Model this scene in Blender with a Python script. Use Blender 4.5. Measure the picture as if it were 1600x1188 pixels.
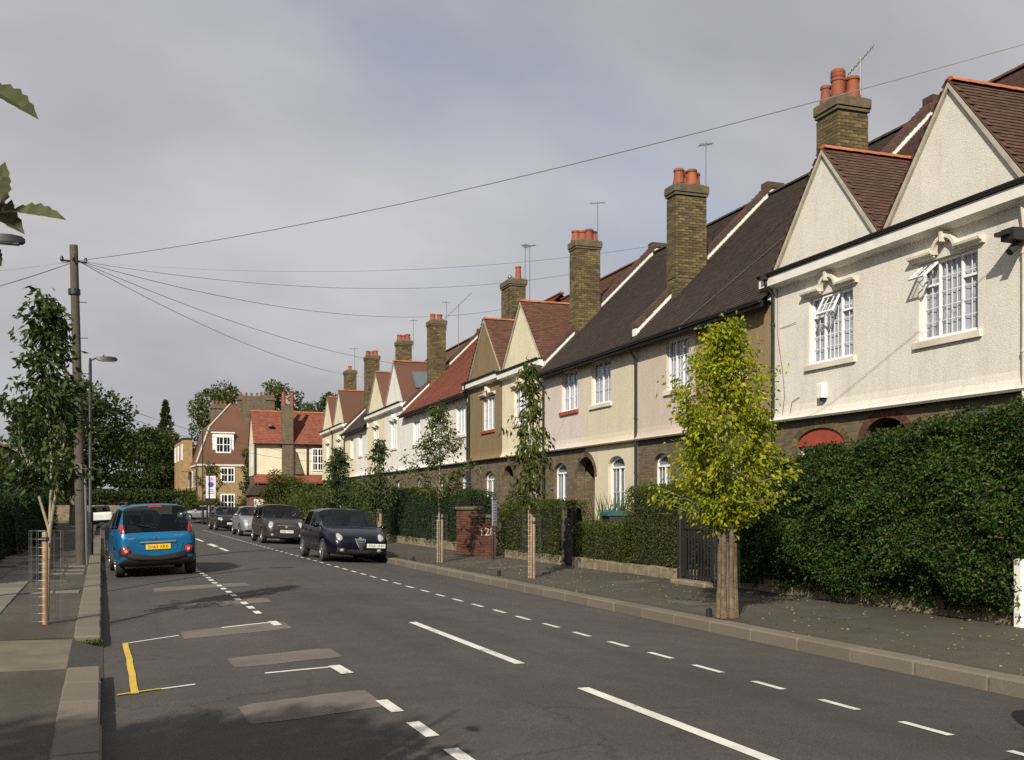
import bpy, bmesh, math, random
import numpy as np
from mathutils import Vector, Matrix
from mathutils.bvhtree import BVHTree

SC = bpy.context.scene
COL = SC.collection
R = math.radians
for o in list(bpy.data.objects):
    bpy.data.objects.remove(o)

# ------------------------------------------------------------------ camera
cam_d = bpy.data.cameras.new('camera')
cam = bpy.data.objects.new('camera', cam_d)
COL.objects.link(cam)
cam.location = (0, 0, 1.65)
cam.rotation_euler = (R(90), 0, R(-21.863))
cam_d.lens = 36.0
cam_d.sensor_width = 36.0
cam_d.sensor_fit = 'HORIZONTAL'
cam_d.shift_y = 191 / 1600
cam_d.clip_start = 0.05
cam_d.clip_end = 3000
SC.camera = cam

# ------------------------------------------------------------------ sun, sky, exposure
SUN_ELEV = R(33)
SUN_DIR = Vector((0.62 * math.cos(SUN_ELEV), 0.785 * math.cos(SUN_ELEV), -math.sin(SUN_ELEV)))  # travel of light
sun_d = bpy.data.lights.new('sun', 'SUN')
sun_d.energy = 5.0
sun_d.angle = R(0.6)
sun_d.color = (1.0, 0.925, 0.80)
sun = bpy.data.objects.new('sun', sun_d)
sun.rotation_euler = SUN_DIR.to_track_quat('-Z', 'Y').to_euler()
sun.location = (-30, -50, 40)
COL.objects.link(sun)

world = bpy.data.worlds.new('World')
SC.world = world
world.use_nodes = True
wt = world.node_tree
wt.nodes.clear()
def wn(t, **k):
    n = wt.nodes.new(t)
    for a, b in k.items():
        setattr(n, a, b)
    return n
sky = wn('ShaderNodeTexSky', sky_type='NISHITA', sun_disc=False)
sky.sun_elevation = SUN_ELEV
sky.sun_rotation = math.atan2(-SUN_DIR.x, -SUN_DIR.y)
sky.air_density = 1.0
sky.dust_density = 1.2
tc = wn('ShaderNodeTexCoord')
sep = wn('ShaderNodeSeparateXYZ')
wt.links.new(tc.outputs['Generated'], sep.inputs[0])
zc = wn('ShaderNodeMath', operation='MAXIMUM'); zc.inputs[1].default_value = 0.0
wt.links.new(sep.outputs['Z'], zc.inputs[0])
za = wn('ShaderNodeMath', operation='ADD'); za.inputs[1].default_value = 0.42
wt.links.new(zc.outputs[0], za.inputs[0])
dv = wn('ShaderNodeVectorMath', operation='DIVIDE')
cmb = wn('ShaderNodeCombineXYZ')
for i in range(3):
    wt.links.new(za.outputs[0], cmb.inputs[i])
wt.links.new(tc.outputs['Generated'], dv.inputs[0])
wt.links.new(cmb.outputs[0], dv.inputs[1])
mp = wn('ShaderNodeMapping')
mp.inputs['Location'].default_value = (6.5, 0.45, 0.0)
mp.inputs['Rotation'].default_value = (0, 0, R(-20))
mp.inputs['Scale'].default_value = (0.85, 1.25, 0.0)
wt.links.new(dv.outputs[0], mp.inputs['Vector'])
n1 = wn('ShaderNodeTexNoise'); n1.inputs['Scale'].default_value = 1.5
n1.inputs['Detail'].default_value = 5; n1.inputs['Roughness'].default_value = 0.46
wt.links.new(mp.outputs[0], n1.inputs['Vector'])
n2 = wn('ShaderNodeTexNoise'); n2.inputs['Scale'].default_value = 2.1
n2.inputs['Detail'].default_value = 4; n2.inputs['Roughness'].default_value = 0.45
wt.links.new(mp.outputs[0], n2.inputs['Vector'])
cr = wn('ShaderNodeValToRGB')                      # cloud cover
cr.color_ramp.elements[0].position = 0.28; cr.color_ramp.elements[0].color = (0.52, 0.52, 0.52, 1)
cr.color_ramp.elements[1].position = 0.48; cr.color_ramp.elements[1].color = (1.0, 1.0, 1.0, 1)
wt.links.new(n1.outputs['Fac'], cr.inputs[0])
cc = wn('ShaderNodeValToRGB')                      # cloud tone
cc.color_ramp.elements[0].position = 0.32; cc.color_ramp.elements[0].color = (4.0, 4.02, 4.3, 1)
cc.color_ramp.elements[1].position = 0.68; cc.color_ramp.elements[1].color = (5.9, 5.83, 5.95, 1)
wt.links.new(n2.outputs['Fac'], cc.inputs[0])
mx = wn('ShaderNodeMix', data_type='RGBA')
wt.links.new(cr.outputs[0], mx.inputs[0])
wt.links.new(sky.outputs[0], mx.inputs[6])
wt.links.new(cc.outputs[0], mx.inputs[7])
bg = wn('ShaderNodeBackground'); bg.inputs['Strength'].default_value = 0.083
wt.links.new(mx.outputs[2], bg.inputs['Color'])
wo = wn('ShaderNodeOutputWorld')
wt.links.new(bg.outputs[0], wo.inputs['Surface'])

vs = SC.view_settings
vs.view_transform = 'Standard'
vs.look = 'None'
vs.exposure = 0.28
vs.gamma = 1.0
vs.use_curve_mapping = False
SC.cycles.use_denoising = False
SC.cycles.max_bounces = 6
SC.cycles.transparent_max_bounces = 16
SC.cycles.caustics_reflective = False
SC.cycles.caustics_refractive = False

# ------------------------------------------------------------------ materials
MATS = {}
def nmat(name):
    m = bpy.data.materials.new(name)
    m.use_nodes = True
    nt = m.node_tree
    b = nt.nodes['Principled BSDF']
    MATS[name] = m
    return m, nt, b
def N(nt, t, **k):
    n = nt.nodes.new(t)
    for a, v in k.items():
        setattr(n, a, v)
    return n
def noise(nt, scale, detail=4, rough=0.55, coord='Object'):
    tcn = N(nt, 'ShaderNodeTexCoord')
    n = N(nt, 'ShaderNodeTexNoise')
    n.inputs['Scale'].default_value = scale
    n.inputs['Detail'].default_value = detail
    n.inputs['Roughness'].default_value = rough
    nt.links.new(tcn.outputs[coord], n.inputs['Vector'])
    return n
def ramp(nt, src, stops):
    r = N(nt, 'ShaderNodeValToRGB')
    e = r.color_ramp.elements
    while len(e) < len(stops):
        e.new(0.5)
    for i, (p, c) in enumerate(stops):
        e[i].position = p
        e[i].color = (*c, 1) if len(c) == 3 else c
    nt.links.new(src, r.inputs[0])
    return r
def mixc(nt, fac, a, b, mode='MIX'):
    m = N(nt, 'ShaderNodeMix', data_type='RGBA', blend_type=mode)
    for sock, v in ((0, fac), (6, a), (7, b)):
        if isinstance(v, (int, float)):
            m.inputs[sock].default_value = v
        elif isinstance(v, tuple):
            m.inputs[sock].default_value = (*v, 1)
        else:
            nt.links.new(v, m.inputs[sock])
    return m.outputs[2]
def bump(nt, b, h, strength=0.4, dist=0.01):
    bn = N(nt, 'ShaderNodeBump')
    bn.inputs['Strength'].default_value = strength
    bn.inputs['Distance'].default_value = dist
    nt.links.new(h, bn.inputs['Height'])
    nt.links.new(bn.outputs[0], b.inputs['Normal'])
def surf(name, c, var=0.15, s1=1.5, s2=40.0, rough=0.85, bs=0.3, bd=0.006, dirt=None, dirt_amt=0.5, coord='Object', metallic=0.0, spec=0.4):
    """plain surface: base colour with coarse + fine variation, optional stains and fine relief"""
    m, nt, b = nmat(name)
    a = noise(nt, s1, 6, 0.6, coord); f = noise(nt, s2, 3, 0.6, coord)
    lo = tuple(x * (1 - var) for x in c); hi = tuple(min(1, x * (1 + var)) for x in c)
    col = ramp(nt, a.outputs['Fac'], [(0.3, lo), (0.7, hi)]).outputs[0]
    f2 = ramp(nt, f.outputs['Fac'], [(0.25, (1 - var,) * 3), (0.75, (1 + var * 0.6,) * 3)]).outputs[0]
    col = mixc(nt, 1.0, col, f2, 'MULTIPLY')
    if dirt:
        d = noise(nt, s1 * 0.7 + 0.3, 8, 0.65, coord)
        k = ramp(nt, d.outputs['Fac'], [(0.50, (0, 0, 0)), (0.72, (dirt_amt,) * 3)]).outputs[0]
        col = mixc(nt, k, col, dirt)
    nt.links.new(col, b.inputs['Base Color'])
    b.inputs['Roughness'].default_value = rough
    b.inputs['Metallic'].default_value = metallic
    b.inputs['Specular IOR Level'].default_value = spec
    if bs:
        bump(nt, b, f.outputs['Fac'], bs, bd)
    return m
def pieces(name, c, var=0.25, hue=None, rough=0.85, s2=60, bs=0.3, bd=0.004, per_object=True, dirt=None, damt=0.5):
    """material of many alike pieces: every island / object gets its own tone"""
    m, nt, b = nmat(name)
    g = N(nt, 'ShaderNodeNewGeometry'); oi = N(nt, 'ShaderNodeObjectInfo')
    ad = N(nt, 'ShaderNodeMath', operation='ADD'); fr = N(nt, 'ShaderNodeMath', operation='FRACT')
    nt.links.new(g.outputs['Random Per Island'], ad.inputs[0]); nt.links.new(oi.outputs['Random'], ad.inputs[1])
    nt.links.new(ad.outputs[0], fr.inputs[0])
    lo = tuple(x * (1 - var) for x in c); hi = tuple(x * (1 + var) for x in c)
    stops = [(0.0, lo), (0.5, c), (1.0, hi)]
    if hue:
        stops = [(0.0, lo), (0.45, c), (0.75, hi), (1.0, hue)]
    col = ramp(nt, fr.outputs[0], stops).outputs[0]
    f = noise(nt, s2, 4, 0.6)
    f2 = ramp(nt, f.outputs['Fac'], [(0.25, (0.78,) * 3), (0.75, (1.12,) * 3)]).outputs[0]
    col = mixc(nt, 1.0, col, f2, 'MULTIPLY')
    if dirt:
        d = noise(nt, 0.9, 8, 0.65)
        k = ramp(nt, d.outputs['Fac'], [(0.45, (0, 0, 0)), (0.70, (damt,) * 3)]).outputs[0]
        col = mixc(nt, k, col, dirt)
    nt.links.new(col, b.inputs['Base Color'])
    b.inputs['Roughness'].default_value = rough
    bump(nt, b, f.outputs['Fac'], bs, bd)
    return m
def leafmat(name, cols, trans=0.35, rough=0.5):
    m, nt, b = nmat(name)
    g = N(nt, 'ShaderNodeNewGeometry'); oi = N(nt, 'ShaderNodeObjectInfo')
    ad = N(nt, 'ShaderNodeMath', operation='ADD'); fr = N(nt, 'ShaderNodeMath', operation='FRACT')
    nt.links.new(g.outputs['Random Per Island'], ad.inputs[0]); nt.links.new(oi.outputs['Random'], ad.inputs[1])
    nt.links.new(ad.outputs[0], fr.inputs[0])
    k = len(cols)
    col = ramp(nt, fr.outputs[0], [(i / (k - 1), c) for i, c in enumerate(cols)]).outputs[0]
    tn = noise(nt, 1.7, 5, 0.6); tv = ramp(nt, tn.outputs['Fac'], [(0.30, (0.55, 0.60, 0.60)), (0.52, (0.95, 0.95, 0.95)), (0.72, (1.45, 1.35, 1.15))]).outputs[0]   # older and newer growth
    col = mixc(nt, 1.0, col, tv, 'MULTIPLY')
    nt.links.new(col, b.inputs['Base Color'])
    b.inputs['Roughness'].default_value = rough
    b.inputs['Specular IOR Level'].default_value = 0.18
    t = N(nt, 'ShaderNodeBsdfTranslucent')
    tcx = mixc(nt, 1.0, col, (1.5, 1.55, 0.7), 'MULTIPLY')
    nt.links.new(tcx, t.inputs['Color'])
    ms = N(nt, 'ShaderNodeMixShader'); ms.inputs[0].default_value = trans
    out = nt.nodes['Material Output']
    nt.links.new(b.outputs[0], ms.inputs[1]); nt.links.new(t.outputs[0], ms.inputs[2])
    nt.links.new(ms.outputs[0], out.inputs['Surface'])
    return m
def plain(name, c, rough=0.5, metallic=0.0, spec=0.5, coat=0.0, emit=None):
    m, nt, b = nmat(name)
    f = noise(nt, 30, 3)
    f2 = ramp(nt, f.outputs['Fac'], [(0.3, tuple(x * 0.92 for x in c)), (0.7, tuple(min(1, x * 1.06) for x in c))]).outputs[0]
    nt.links.new(f2, b.inputs['Base Color'])
    b.inputs['Roughness'].default_value = rough
    b.inputs['Metallic'].default_value = metallic
    b.inputs['Specular IOR Level'].default_value = spec
    b.inputs['Coat Weight'].default_value = coat
    b.inputs['Coat Roughness'].default_value = 0.04
    return m
def carpaint(name, c, metallic=0.35, rough=0.35):
    m, nt, b = nmat(name)
    f = noise(nt, 1.7, 6, 0.6)
    col = ramp(nt, f.outputs['Fac'], [(0.3, tuple(x * 0.85 for x in c)), (0.7, tuple(x * 1.08 for x in c))]).outputs[0]
    nt.links.new(col, b.inputs['Base Color'])
    d = noise(nt, 9, 5, 0.6)
    rr = ramp(nt, d.outputs['Fac'], [(0.3, (rough * 0.8,) * 3), (0.75, (rough * 1.35,) * 3)]).outputs[0]
    nt.links.new(rr, b.inputs['Roughness'])
    b.inputs['Metallic'].default_value = metallic
    b.inputs['Coat Weight'].default_value = 0.18; b.inputs['Specular IOR Level'].default_value = 0.3
    b.inputs['Coat Roughness'].default_value = 0.06
    return m
def glassmat(name, tint=(0.55, 0.6, 0.62), refl=0.10, graze=0.85):
    m, nt, b = nmat(name)
    nt.nodes.remove(b)
    tr = N(nt, 'ShaderNodeBsdfTransparent'); tr.inputs['Color'].default_value = (*tint, 1)
    gl = N(nt, 'ShaderNodeBsdfGlossy'); gl.inputs['Roughness'].default_value = 0.03
    gl.inputs['Color'].default_value = (0.9, 0.93, 1.0, 1)
    lw = N(nt, 'ShaderNodeLayerWeight'); pw = N(nt, 'ShaderNodeMath', operation='POWER'); pw.inputs[1].default_value = 4.0
    nt.links.new(lw.outputs['Facing'], pw.inputs[0])
    ad = N(nt, 'ShaderNodeMath', operation='MULTIPLY_ADD'); ad.inputs[1].default_value = graze; ad.inputs[2].default_value = 0.03 + refl * 0.4; ad.use_clamp = True
    nt.links.new(pw.outputs[0], ad.inputs[0])
    ms = N(nt, 'ShaderNodeMixShader')
    nt.links.new(ad.outputs[0], ms.inputs[0])
    nt.links.new(tr.outputs[0], ms.inputs[1]); nt.links.new(gl.outputs[0], ms.inputs[2])
    nt.links.new(ms.outputs[0], nt.nodes['Material Output'].inputs['Surface'])
    return m
def brickmat(name, c1, c2, mortar, scale=1.0):
    m, nt, b = nmat(name)
    tcn = N(nt, 'ShaderNodeTexCoord')
    sp = N(nt, 'ShaderNodeSeparateXYZ'); nt.links.new(tcn.outputs['Object'], sp.inputs[0])
    ad = N(nt, 'ShaderNodeMath', operation='ADD')
    nt.links.new(sp.outputs['X'], ad.inputs[0]); nt.links.new(sp.outputs['Y'], ad.inputs[1])
    cb = N(nt, 'ShaderNodeCombineXYZ'); nt.links.new(ad.outputs[0], cb.inputs[0]); nt.links.new(sp.outputs['Z'], cb.inputs[1])
    bt = N(nt, 'ShaderNodeTexBrick'); nt.links.new(cb.outputs[0], bt.inputs['Vector'])
    bt.inputs['Color1'].default_value = (*c1, 1); bt.inputs['Color2'].default_value = (*c2, 1)
    bt.inputs['Mortar'].default_value = (*mortar, 1)
    bt.inputs['Scale'].default_value = scale
    bt.inputs['Brick Width'].default_value = 0.225; bt.inputs['Row Height'].default_value = 0.075
    bt.inputs['Mortar Size'].default_value = 0.008; bt.inputs['Bias'].default_value = -0.1
    f = noise(nt, 2.2, 7, 0.65)
    f2 = ramp(nt, f.outputs['Fac'], [(0.25, (0.62,) * 3), (0.75, (1.2,) * 3)]).outputs[0]
    nt.links.new(mixc(nt, 1.0, bt.outputs['Color'], f2, 'MULTIPLY'), b.inputs['Base Color'])
    b.inputs['Roughness'].default_value = 0.9
    inv = N(nt, 'ShaderNodeMath', operation='SUBTRACT'); inv.inputs[0].default_value = 1.0
    nt.links.new(bt.outputs['Fac'], inv.inputs[1])
    bump(nt, b, inv.outputs[0], 0.6, 0.01)
    return m

def render_mat(name, c, stain=(0.35, 0.3, 0.22), damt=0.35):
    """roughcast: pebbly relief, rain streaks and patches"""
    m, nt, b = nmat(name)
    a = noise(nt, 0.8, 7, 0.62); f = noise(nt, 55, 3, 0.7)
    col = ramp(nt, a.outputs['Fac'], [(0.28, tuple(x * 0.88 for x in c)), (0.72, tuple(min(1, x * 1.05) for x in c))]).outputs[0]
    f2 = ramp(nt, f.outputs['Fac'], [(0.3, (0.80,) * 3), (0.7, (1.08,) * 3)]).outputs[0]
    col = mixc(nt, 1.0, col, f2, 'MULTIPLY')
    tcn = N(nt, 'ShaderNodeTexCoord'); mpn = N(nt, 'ShaderNodeMapping')
    mpn.inputs['Scale'].default_value = (3.5, 3.5, 0.35)
    nt.links.new(tcn.outputs['Object'], mpn.inputs['Vector'])
    st = N(nt, 'ShaderNodeTexNoise'); st.inputs['Scale'].default_value = 1.6; st.inputs['Detail'].default_value = 7
    st.inputs['Roughness'].default_value = 0.65
    nt.links.new(mpn.outputs[0], st.inputs['Vector'])
    k = ramp(nt, st.outputs['Fac'], [(0.50, (0, 0, 0)), (0.78, (damt,) * 3)]).outputs[0]
    col = mixc(nt, k, col, stain)
    nt.links.new(col, b.inputs['Base Color'])
    b.inputs['Roughness'].default_value = 0.92
    b.inputs['Specular IOR Level'].default_value = 0.2
    bump(nt, b, f.outputs['Fac'], 0.7, 0.012)
    return m

def asphalt(name, c, var=0.16, patch=(0.07, 0.065, 0.06)):
    m, nt, b = nmat(name)
    a = noise(nt, 0.22, 8, 0.62); f = noise(nt, 85, 3, 0.8); g = noise(nt, 2.4, 6, 0.7)
    col = ramp(nt, a.outputs['Fac'], [(0.3, tuple(x * (1 - var) for x in c)), (0.7, tuple(x * (1 + var) for x in c))]).outputs[0]
    g2 = ramp(nt, g.outputs['Fac'], [(0.25, (0.84,) * 3), (0.75, (1.14,) * 3)]).outputs[0]
    col = mixc(nt, 1.0, col, g2, 'MULTIPLY')
    f2 = ramp(nt, f.outputs['Fac'], [(0.30, (0.40,) * 3), (0.70, (1.7,) * 3)]).outputs[0]
    col = mixc(nt, 1.0, col, f2, 'MULTIPLY')
    # tyre-darkened / oil streaks running along the road
    tcn = N(nt, 'ShaderNodeTexCoord'); mpn = N(nt, 'ShaderNodeMapping'); mpn.inputs['Scale'].default_value = (1.6, 0.05, 1)
    nt.links.new(tcn.outputs['Object'], mpn.inputs['Vector'])
    st = N(nt, 'ShaderNodeTexNoise'); st.inputs['Scale'].default_value = 1.0; st.inputs['Detail'].default_value = 5
    nt.links.new(mpn.outputs[0], st.inputs['Vector'])
    k = ramp(nt, st.outputs['Fac'], [(0.48, (0, 0, 0)), (0.7, (0.45,) * 3)]).outputs[0]
    col = mixc(nt, k, col, patch)
    nt.links.new(col, b.inputs['Base Color'])
    # hairline cracks, only here and there
    vo = N(nt, 'ShaderNodeTexVoronoi', feature='DISTANCE_TO_EDGE'); vo.inputs['Scale'].default_value = 0.55
    wv_ = noise(nt, 1.1, 6, 0.7); wm = N(nt, 'ShaderNodeVectorMath', operation='MULTIPLY_ADD'); wm.inputs[1].default_value = (0.9, 0.9, 0.0)
    nt.links.new(wv_.outputs['Color'], wm.inputs[0]); nt.links.new(tcn.outputs['Object'], wm.inputs[2]); nt.links.new(wm.outputs[0], vo.inputs['Vector'])
    ck = ramp(nt, vo.outputs['Distance'], [(0.0, (1, 1, 1)), (0.010, (0, 0, 0))])
    cmk = ramp(nt, noise(nt, 0.16, 3, 0.5).outputs['Fac'], [(0.50, (0, 0, 0)), (0.60, (0.75,) * 3)])
    col = mixc(nt, mixc(nt, 1.0, ck.outputs[0], cmk.outputs[0], 'MULTIPLY'), col, (0.018, 0.016, 0.014)); nt.links.new(col, b.inputs['Base Color'])
    b.inputs['Roughness'].default_value = 0.88
    b.inputs['Specular IOR Level'].default_value = 0.3
    bump(nt, b, f.outputs['Fac'], 0.5, 0.004)
    return m

asphalt('road_asphalt', (0.058, 0.053, 0.047), 0.24, (0.038, 0.035, 0.031))
asphalt('pave_asphalt', (0.062, 0.053, 0.040), 0.32, (0.034, 0.029, 0.022))
surf('concrete_tan', (0.135, 0.112, 0.080), 0.22, 2.0, 90, 0.92, 0.5, 0.006)
surf('patch_pink', (0.15, 0.127, 0.111), 0.18, 2.0, 110, 0.92, 0.4, 0.004)
def soften(name):
    # scrubbed paint fades out raggedly towards the rim of its patch
    m = MATS[name]; nt = m.node_tree; out = nt.nodes['Material Output']; b = nt.nodes['Principled BSDF']
    tcn = N(nt, 'ShaderNodeTexCoord'); sp = N(nt, 'ShaderNodeSeparateXYZ'); nt.links.new(tcn.outputs['Generated'], sp.inputs[0])
    def edge(sock, lo):
        a = N(nt, 'ShaderNodeMath', operation='SUBTRACT'); a.inputs[1].default_value = 0.5; nt.links.new(sock, a.inputs[0])
        c = N(nt, 'ShaderNodeMath', operation='ABSOLUTE'); nt.links.new(a.outputs[0], c.inputs[0])
        d = N(nt, 'ShaderNodeMapRange'); d.inputs[1].default_value = 0.5; d.inputs[2].default_value = lo; nt.links.new(c.outputs[0], d.inputs[0])
        return d.outputs[0]
    mu = N(nt, 'ShaderNodeMath', operation='MULTIPLY'); nt.links.new(edge(sp.outputs['X'], .47), mu.inputs[0]); nt.links.new(edge(sp.outputs['Y'], .43), mu.inputs[1])
    nz = noise(nt, 7, 6, .7); ad = N(nt, 'ShaderNodeMath', operation='ADD'); nt.links.new(mu.outputs[0], ad.inputs[0]); nt.links.new(nz.outputs['Fac'], ad.inputs[1])
    r = ramp(nt, ad.outputs[0], [(0.55, (0, 0, 0)), (1.1, (.85,) * 3)]); r.color_ramp.elements[1].position = 1.0
    tr = N(nt, 'ShaderNodeBsdfTransparent'); ms = N(nt, 'ShaderNodeMixShader')
    nt.links.new(r.outputs[0], ms.inputs[0]); nt.links.new(tr.outputs[0], ms.inputs[1]); nt.links.new(b.outputs[0], ms.inputs[2]); nt.links.new(ms.outputs[0], out.inputs['Surface'])
soften('patch_pink')
surf('patch_tan', (0.105, 0.088, 0.066), 0.2, 2.0, 90, 0.92, 0.4, 0.004); soften('patch_tan')
pieces('kerb_stone', (0.135, 0.115, 0.088), 0.16, None, 0.9, 45, 0.4, 0.004, dirt=(0.11, 0.095, 0.07), damt=0.5)
pieces('slab', (0.15, 0.134, 0.112), 0.22, None, 0.9, 40, 0.3, 0.003, dirt=(0.12, 0.105, 0.08), damt=0.55)
surf('ground_soil', (0.10, 0.085, 0.05), 0.3, 0.7, 25, 0.95, 0.5, 0.02, dirt=(0.05, 0.075, 0.025), dirt_amt=0.8)
surf('white_line', (0.62, 0.60, 0.55), 0.12, 3.0, 60, 0.75, 0.3, 0.003, dirt=(0.25, 0.235, 0.215), dirt_amt=0.45)
surf('yellow_line', (0.52, 0.36, 0.045), 0.12, 3.0, 60, 0.75, 0.3, 0.003, dirt=(0.28, 0.2, 0.06), dirt_amt=0.5)
def chip(name, lo=0.36, hi=0.46):
    # worn road paint: the asphalt shows through small chips
    m = MATS[name]; nt = m.node_tree; b = nt.nodes['Principled BSDF']; out = nt.nodes['Material Output']
    a = noise(nt, 28, 5, .75); c = noise(nt, 1.6, 4, .6)
    ad = N(nt, 'ShaderNodeMath', operation='MULTIPLY_ADD'); ad.inputs[1].default_value = .55; nt.links.new(c.outputs['Fac'], ad.inputs[0]); 
    sc_ = N(nt, 'ShaderNodeMath', operation='MULTIPLY'); sc_.inputs[1].default_value = .5; nt.links.new(a.outputs['Fac'], sc_.inputs[0]); nt.links.new(sc_.outputs[0], ad.inputs[2])
    r = ramp(nt, ad.outputs[0], [(lo, (.1,) * 3), (hi, (1, 1, 1))])
    tr = N(nt, 'ShaderNodeBsdfTransparent'); ms = N(nt, 'ShaderNodeMixShader')
    nt.links.new(r.outputs[0], ms.inputs[0]); nt.links.new(tr.outputs[0], ms.inputs[1]); nt.links.new(b.outputs[0], ms.inputs[2]); nt.links.new(ms.outputs[0], out.inputs['Surface'])
chip('white_line'); chip('yellow_line')
for nm, c in {'render_white': (0.70, 0.665, 0.59), 'render_brown': (0.27, 0.20, 0.115), 'render_pink': (0.56, 0.475, 0.40),
              'render_cream': (0.62, 0.56, 0.42), 'render_pale': (0.62, 0.545, 0.49), 'render_umber': (0.215, 0.155, 0.085),
              'render_bright': (0.74, 0.72, 0.68), 'render_butter': (0.70, 0.635, 0.46)}.items():
    render_mat(nm, c)
surf('paint_white', (0.74, 0.72, 0.67), 0.06, 2.0, 30, 0.55, 0.1, 0.002, dirt=(0.42, 0.38, 0.30), dirt_amt=0.4)
surf('paint_cream', (0.62, 0.57, 0.48), 0.08, 2.0, 30, 0.65, 0.2, 0.003, dirt=(0.3, 0.27, 0.2), dirt_amt=0.5)
surf('pvc_white', (0.78, 0.78, 0.77), 0.04, 2.0, 30, 0.35, 0.0, 0.0)
surf('gutter_black', (0.022, 0.02, 0.018), 0.2, 3, 30, 0.5, 0.1, 0.003)
surf('red_paint', (0.30, 0.055, 0.035), 0.15, 4, 40, 0.7, 0.2, 0.003)
surf('verge_mortar', (0.42, 0.38, 0.30), 0.2, 4, 40, 0.9, 0.4, 0.006)
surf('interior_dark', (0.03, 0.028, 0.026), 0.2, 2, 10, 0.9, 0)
surf('curtain_net', (0.40, 0.41, 0.46), 0.10, 6, 80, 0.95, 0)
surf('curtain_dark', (0.20, 0.21, 0.22), 0.2, 3, 40, 0.95, 0)
glassmat('window_glass', (0.90, 0.92, 0.94), 0.04)
brickmat('brick_stock', (0.165, 0.122, 0.07), (0.095, 0.07, 0.042), (0.105, 0.09, 0.064))
brickmat('brick_brown', (0.16, 0.075, 0.042), (0.10, 0.05, 0.03), (0.11, 0.08, 0.055))
brickmat('brick_tan', (0.36, 0.235, 0.105), (0.29, 0.185, 0.08), (0.30, 0.22, 0.13))
brickmat('brick_red', (0.21, 0.07, 0.038), (0.15, 0.05, 0.03), (0.16, 0.11, 0.085))
pieces('brick_piece', (0.135, 0.100, 0.042), 0.42, (0.05, 0.034, 0.02), 0.92, 55, 0.5, 0.006, dirt=(0.035, 0.03, 0.016), damt=0.85)
pieces('red_brick_piece', (0.105, 0.036, 0.022), 0.4, (0.10, 0.035, 0.025), 0.9, 55, 0.5, 0.005, dirt=(0.06, 0.035, 0.025), damt=0.5)
surf('mortar', (0.115, 0.095, 0.06), 0.25, 5, 60, 0.95, 0.4, 0.004)
surf('chimney_cap', (0.115, 0.092, 0.055), 0.3, 4, 40, 0.95, 0.5, 0.01, dirt=(0.05, 0.045, 0.03), dirt_amt=0.7)
pieces('tile_brown', (0.072, 0.035, 0.023), 0.2, (0.085, 0.043, 0.028), 0.85, 50, 0.3, 0.003, dirt=(0.045, 0.034, 0.024), damt=0.6)
pieces('tile_rust', (0.10, 0.042, 0.025), 0.22, (0.125, 0.055, 0.03), 0.85, 50, 0.3, 0.003, dirt=(0.06, 0.038, 0.025), damt=0.5)
pieces('tile_dark', (0.042, 0.027, 0.021), 0.22, (0.056, 0.035, 0.026), 0.85, 50, 0.3, 0.003, dirt=(0.030, 0.025, 0.02), damt=0.6)
pieces('tile_red', (0.20, 0.056, 0.031), 0.2, (0.24, 0.07, 0.038), 0.8, 50, 0.3, 0.003, dirt=(0.12, 0.045, 0.03), damt=0.5)
pieces('ridge_orange', (0.40, 0.125, 0.045), 0.18, None, 0.8, 40, 0.3, 0.004, dirt=(0.16, 0.07, 0.035), damt=0.5)
pieces('pot_clay', (0.27, 0.072, 0.028), 0.22, (0.16, 0.042, 0.026), 0.75, 30, 0.2, 0.003, dirt=(0.14, 0.05, 0.03), damt=0.5)
surf('metal_grey', (0.20, 0.20, 0.205), 0.12, 3, 30, 0.45, 0.05, 0.002, metallic=0.7)
surf('metal_black', (0.02, 0.02, 0.02), 0.15, 3, 30, 0.45, 0.05, 0.002)
surf('wood_pole', (0.075, 0.063, 0.05), 0.25, 2.0, 30, 0.9, 0.5, 0.01, dirt=(0.055, 0.05, 0.035), dirt_amt=0.6)
surf('wood_stake', (0.30, 0.20, 0.115), 0.25, 5.0, 50, 0.85, 0.4, 0.006, dirt=(0.2, 0.12, 0.07), dirt_amt=0.5)
surf('wood_old', (0.17, 0.12, 0.072), 0.4, 9.0, 60, 0.9, 0.9, 0.02, dirt=(0.06, 0.045, 0.03), dirt_amt=0.9)
surf('bark', (0.17, 0.145, 0.105), 0.3, 4, 45, 0.92, 0.6, 0.01, dirt=(0.07, 0.075, 0.045), dirt_amt=0.6)
surf('bark_pale', (0.26, 0.22, 0.155), 0.25, 4, 45, 0.9, 0.5, 0.008, dirt=(0.12, 0.10, 0.07), dirt_amt=0.5)
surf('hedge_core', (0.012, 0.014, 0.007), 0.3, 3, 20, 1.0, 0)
surf('wall_low', (0.20, 0.165, 0.11), 0.3, 3, 45, 0.95, 0.6, 0.015, dirt=(0.08, 0.07, 0.045), dirt_amt=0.7)
leafmat('leaf_hedge', [(0.006, 0.018, 0.003), (0.012, 0.034, 0.005), (0.022, 0.054, 0.008), (0.042, 0.084, 0.014), (0.060, 0.095, 0.020), (0.085, 0.065, 0.020)], 0.22, 0.5)
leafmat('leaf_hedge2', [(0.028, 0.042, 0.009), (0.050, 0.072, 0.014), (0.075, 0.098, 0.019), (0.12, 0.118, 0.03)], 0.3)
leafmat('leaf_hedge_dark', [(0.010, 0.024, 0.006), (0.018, 0.040, 0.010), (0.028, 0.06, 0.014)], 0.2)
leafmat('leaf_yellow', [(0.10, 0.14, 0.010), (0.20, 0.24, 0.014), (0.30, 0.325, 0.018), (0.42, 0.40, 0.024), (0.09, 0.13, 0.012)], 0.42)
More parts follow.
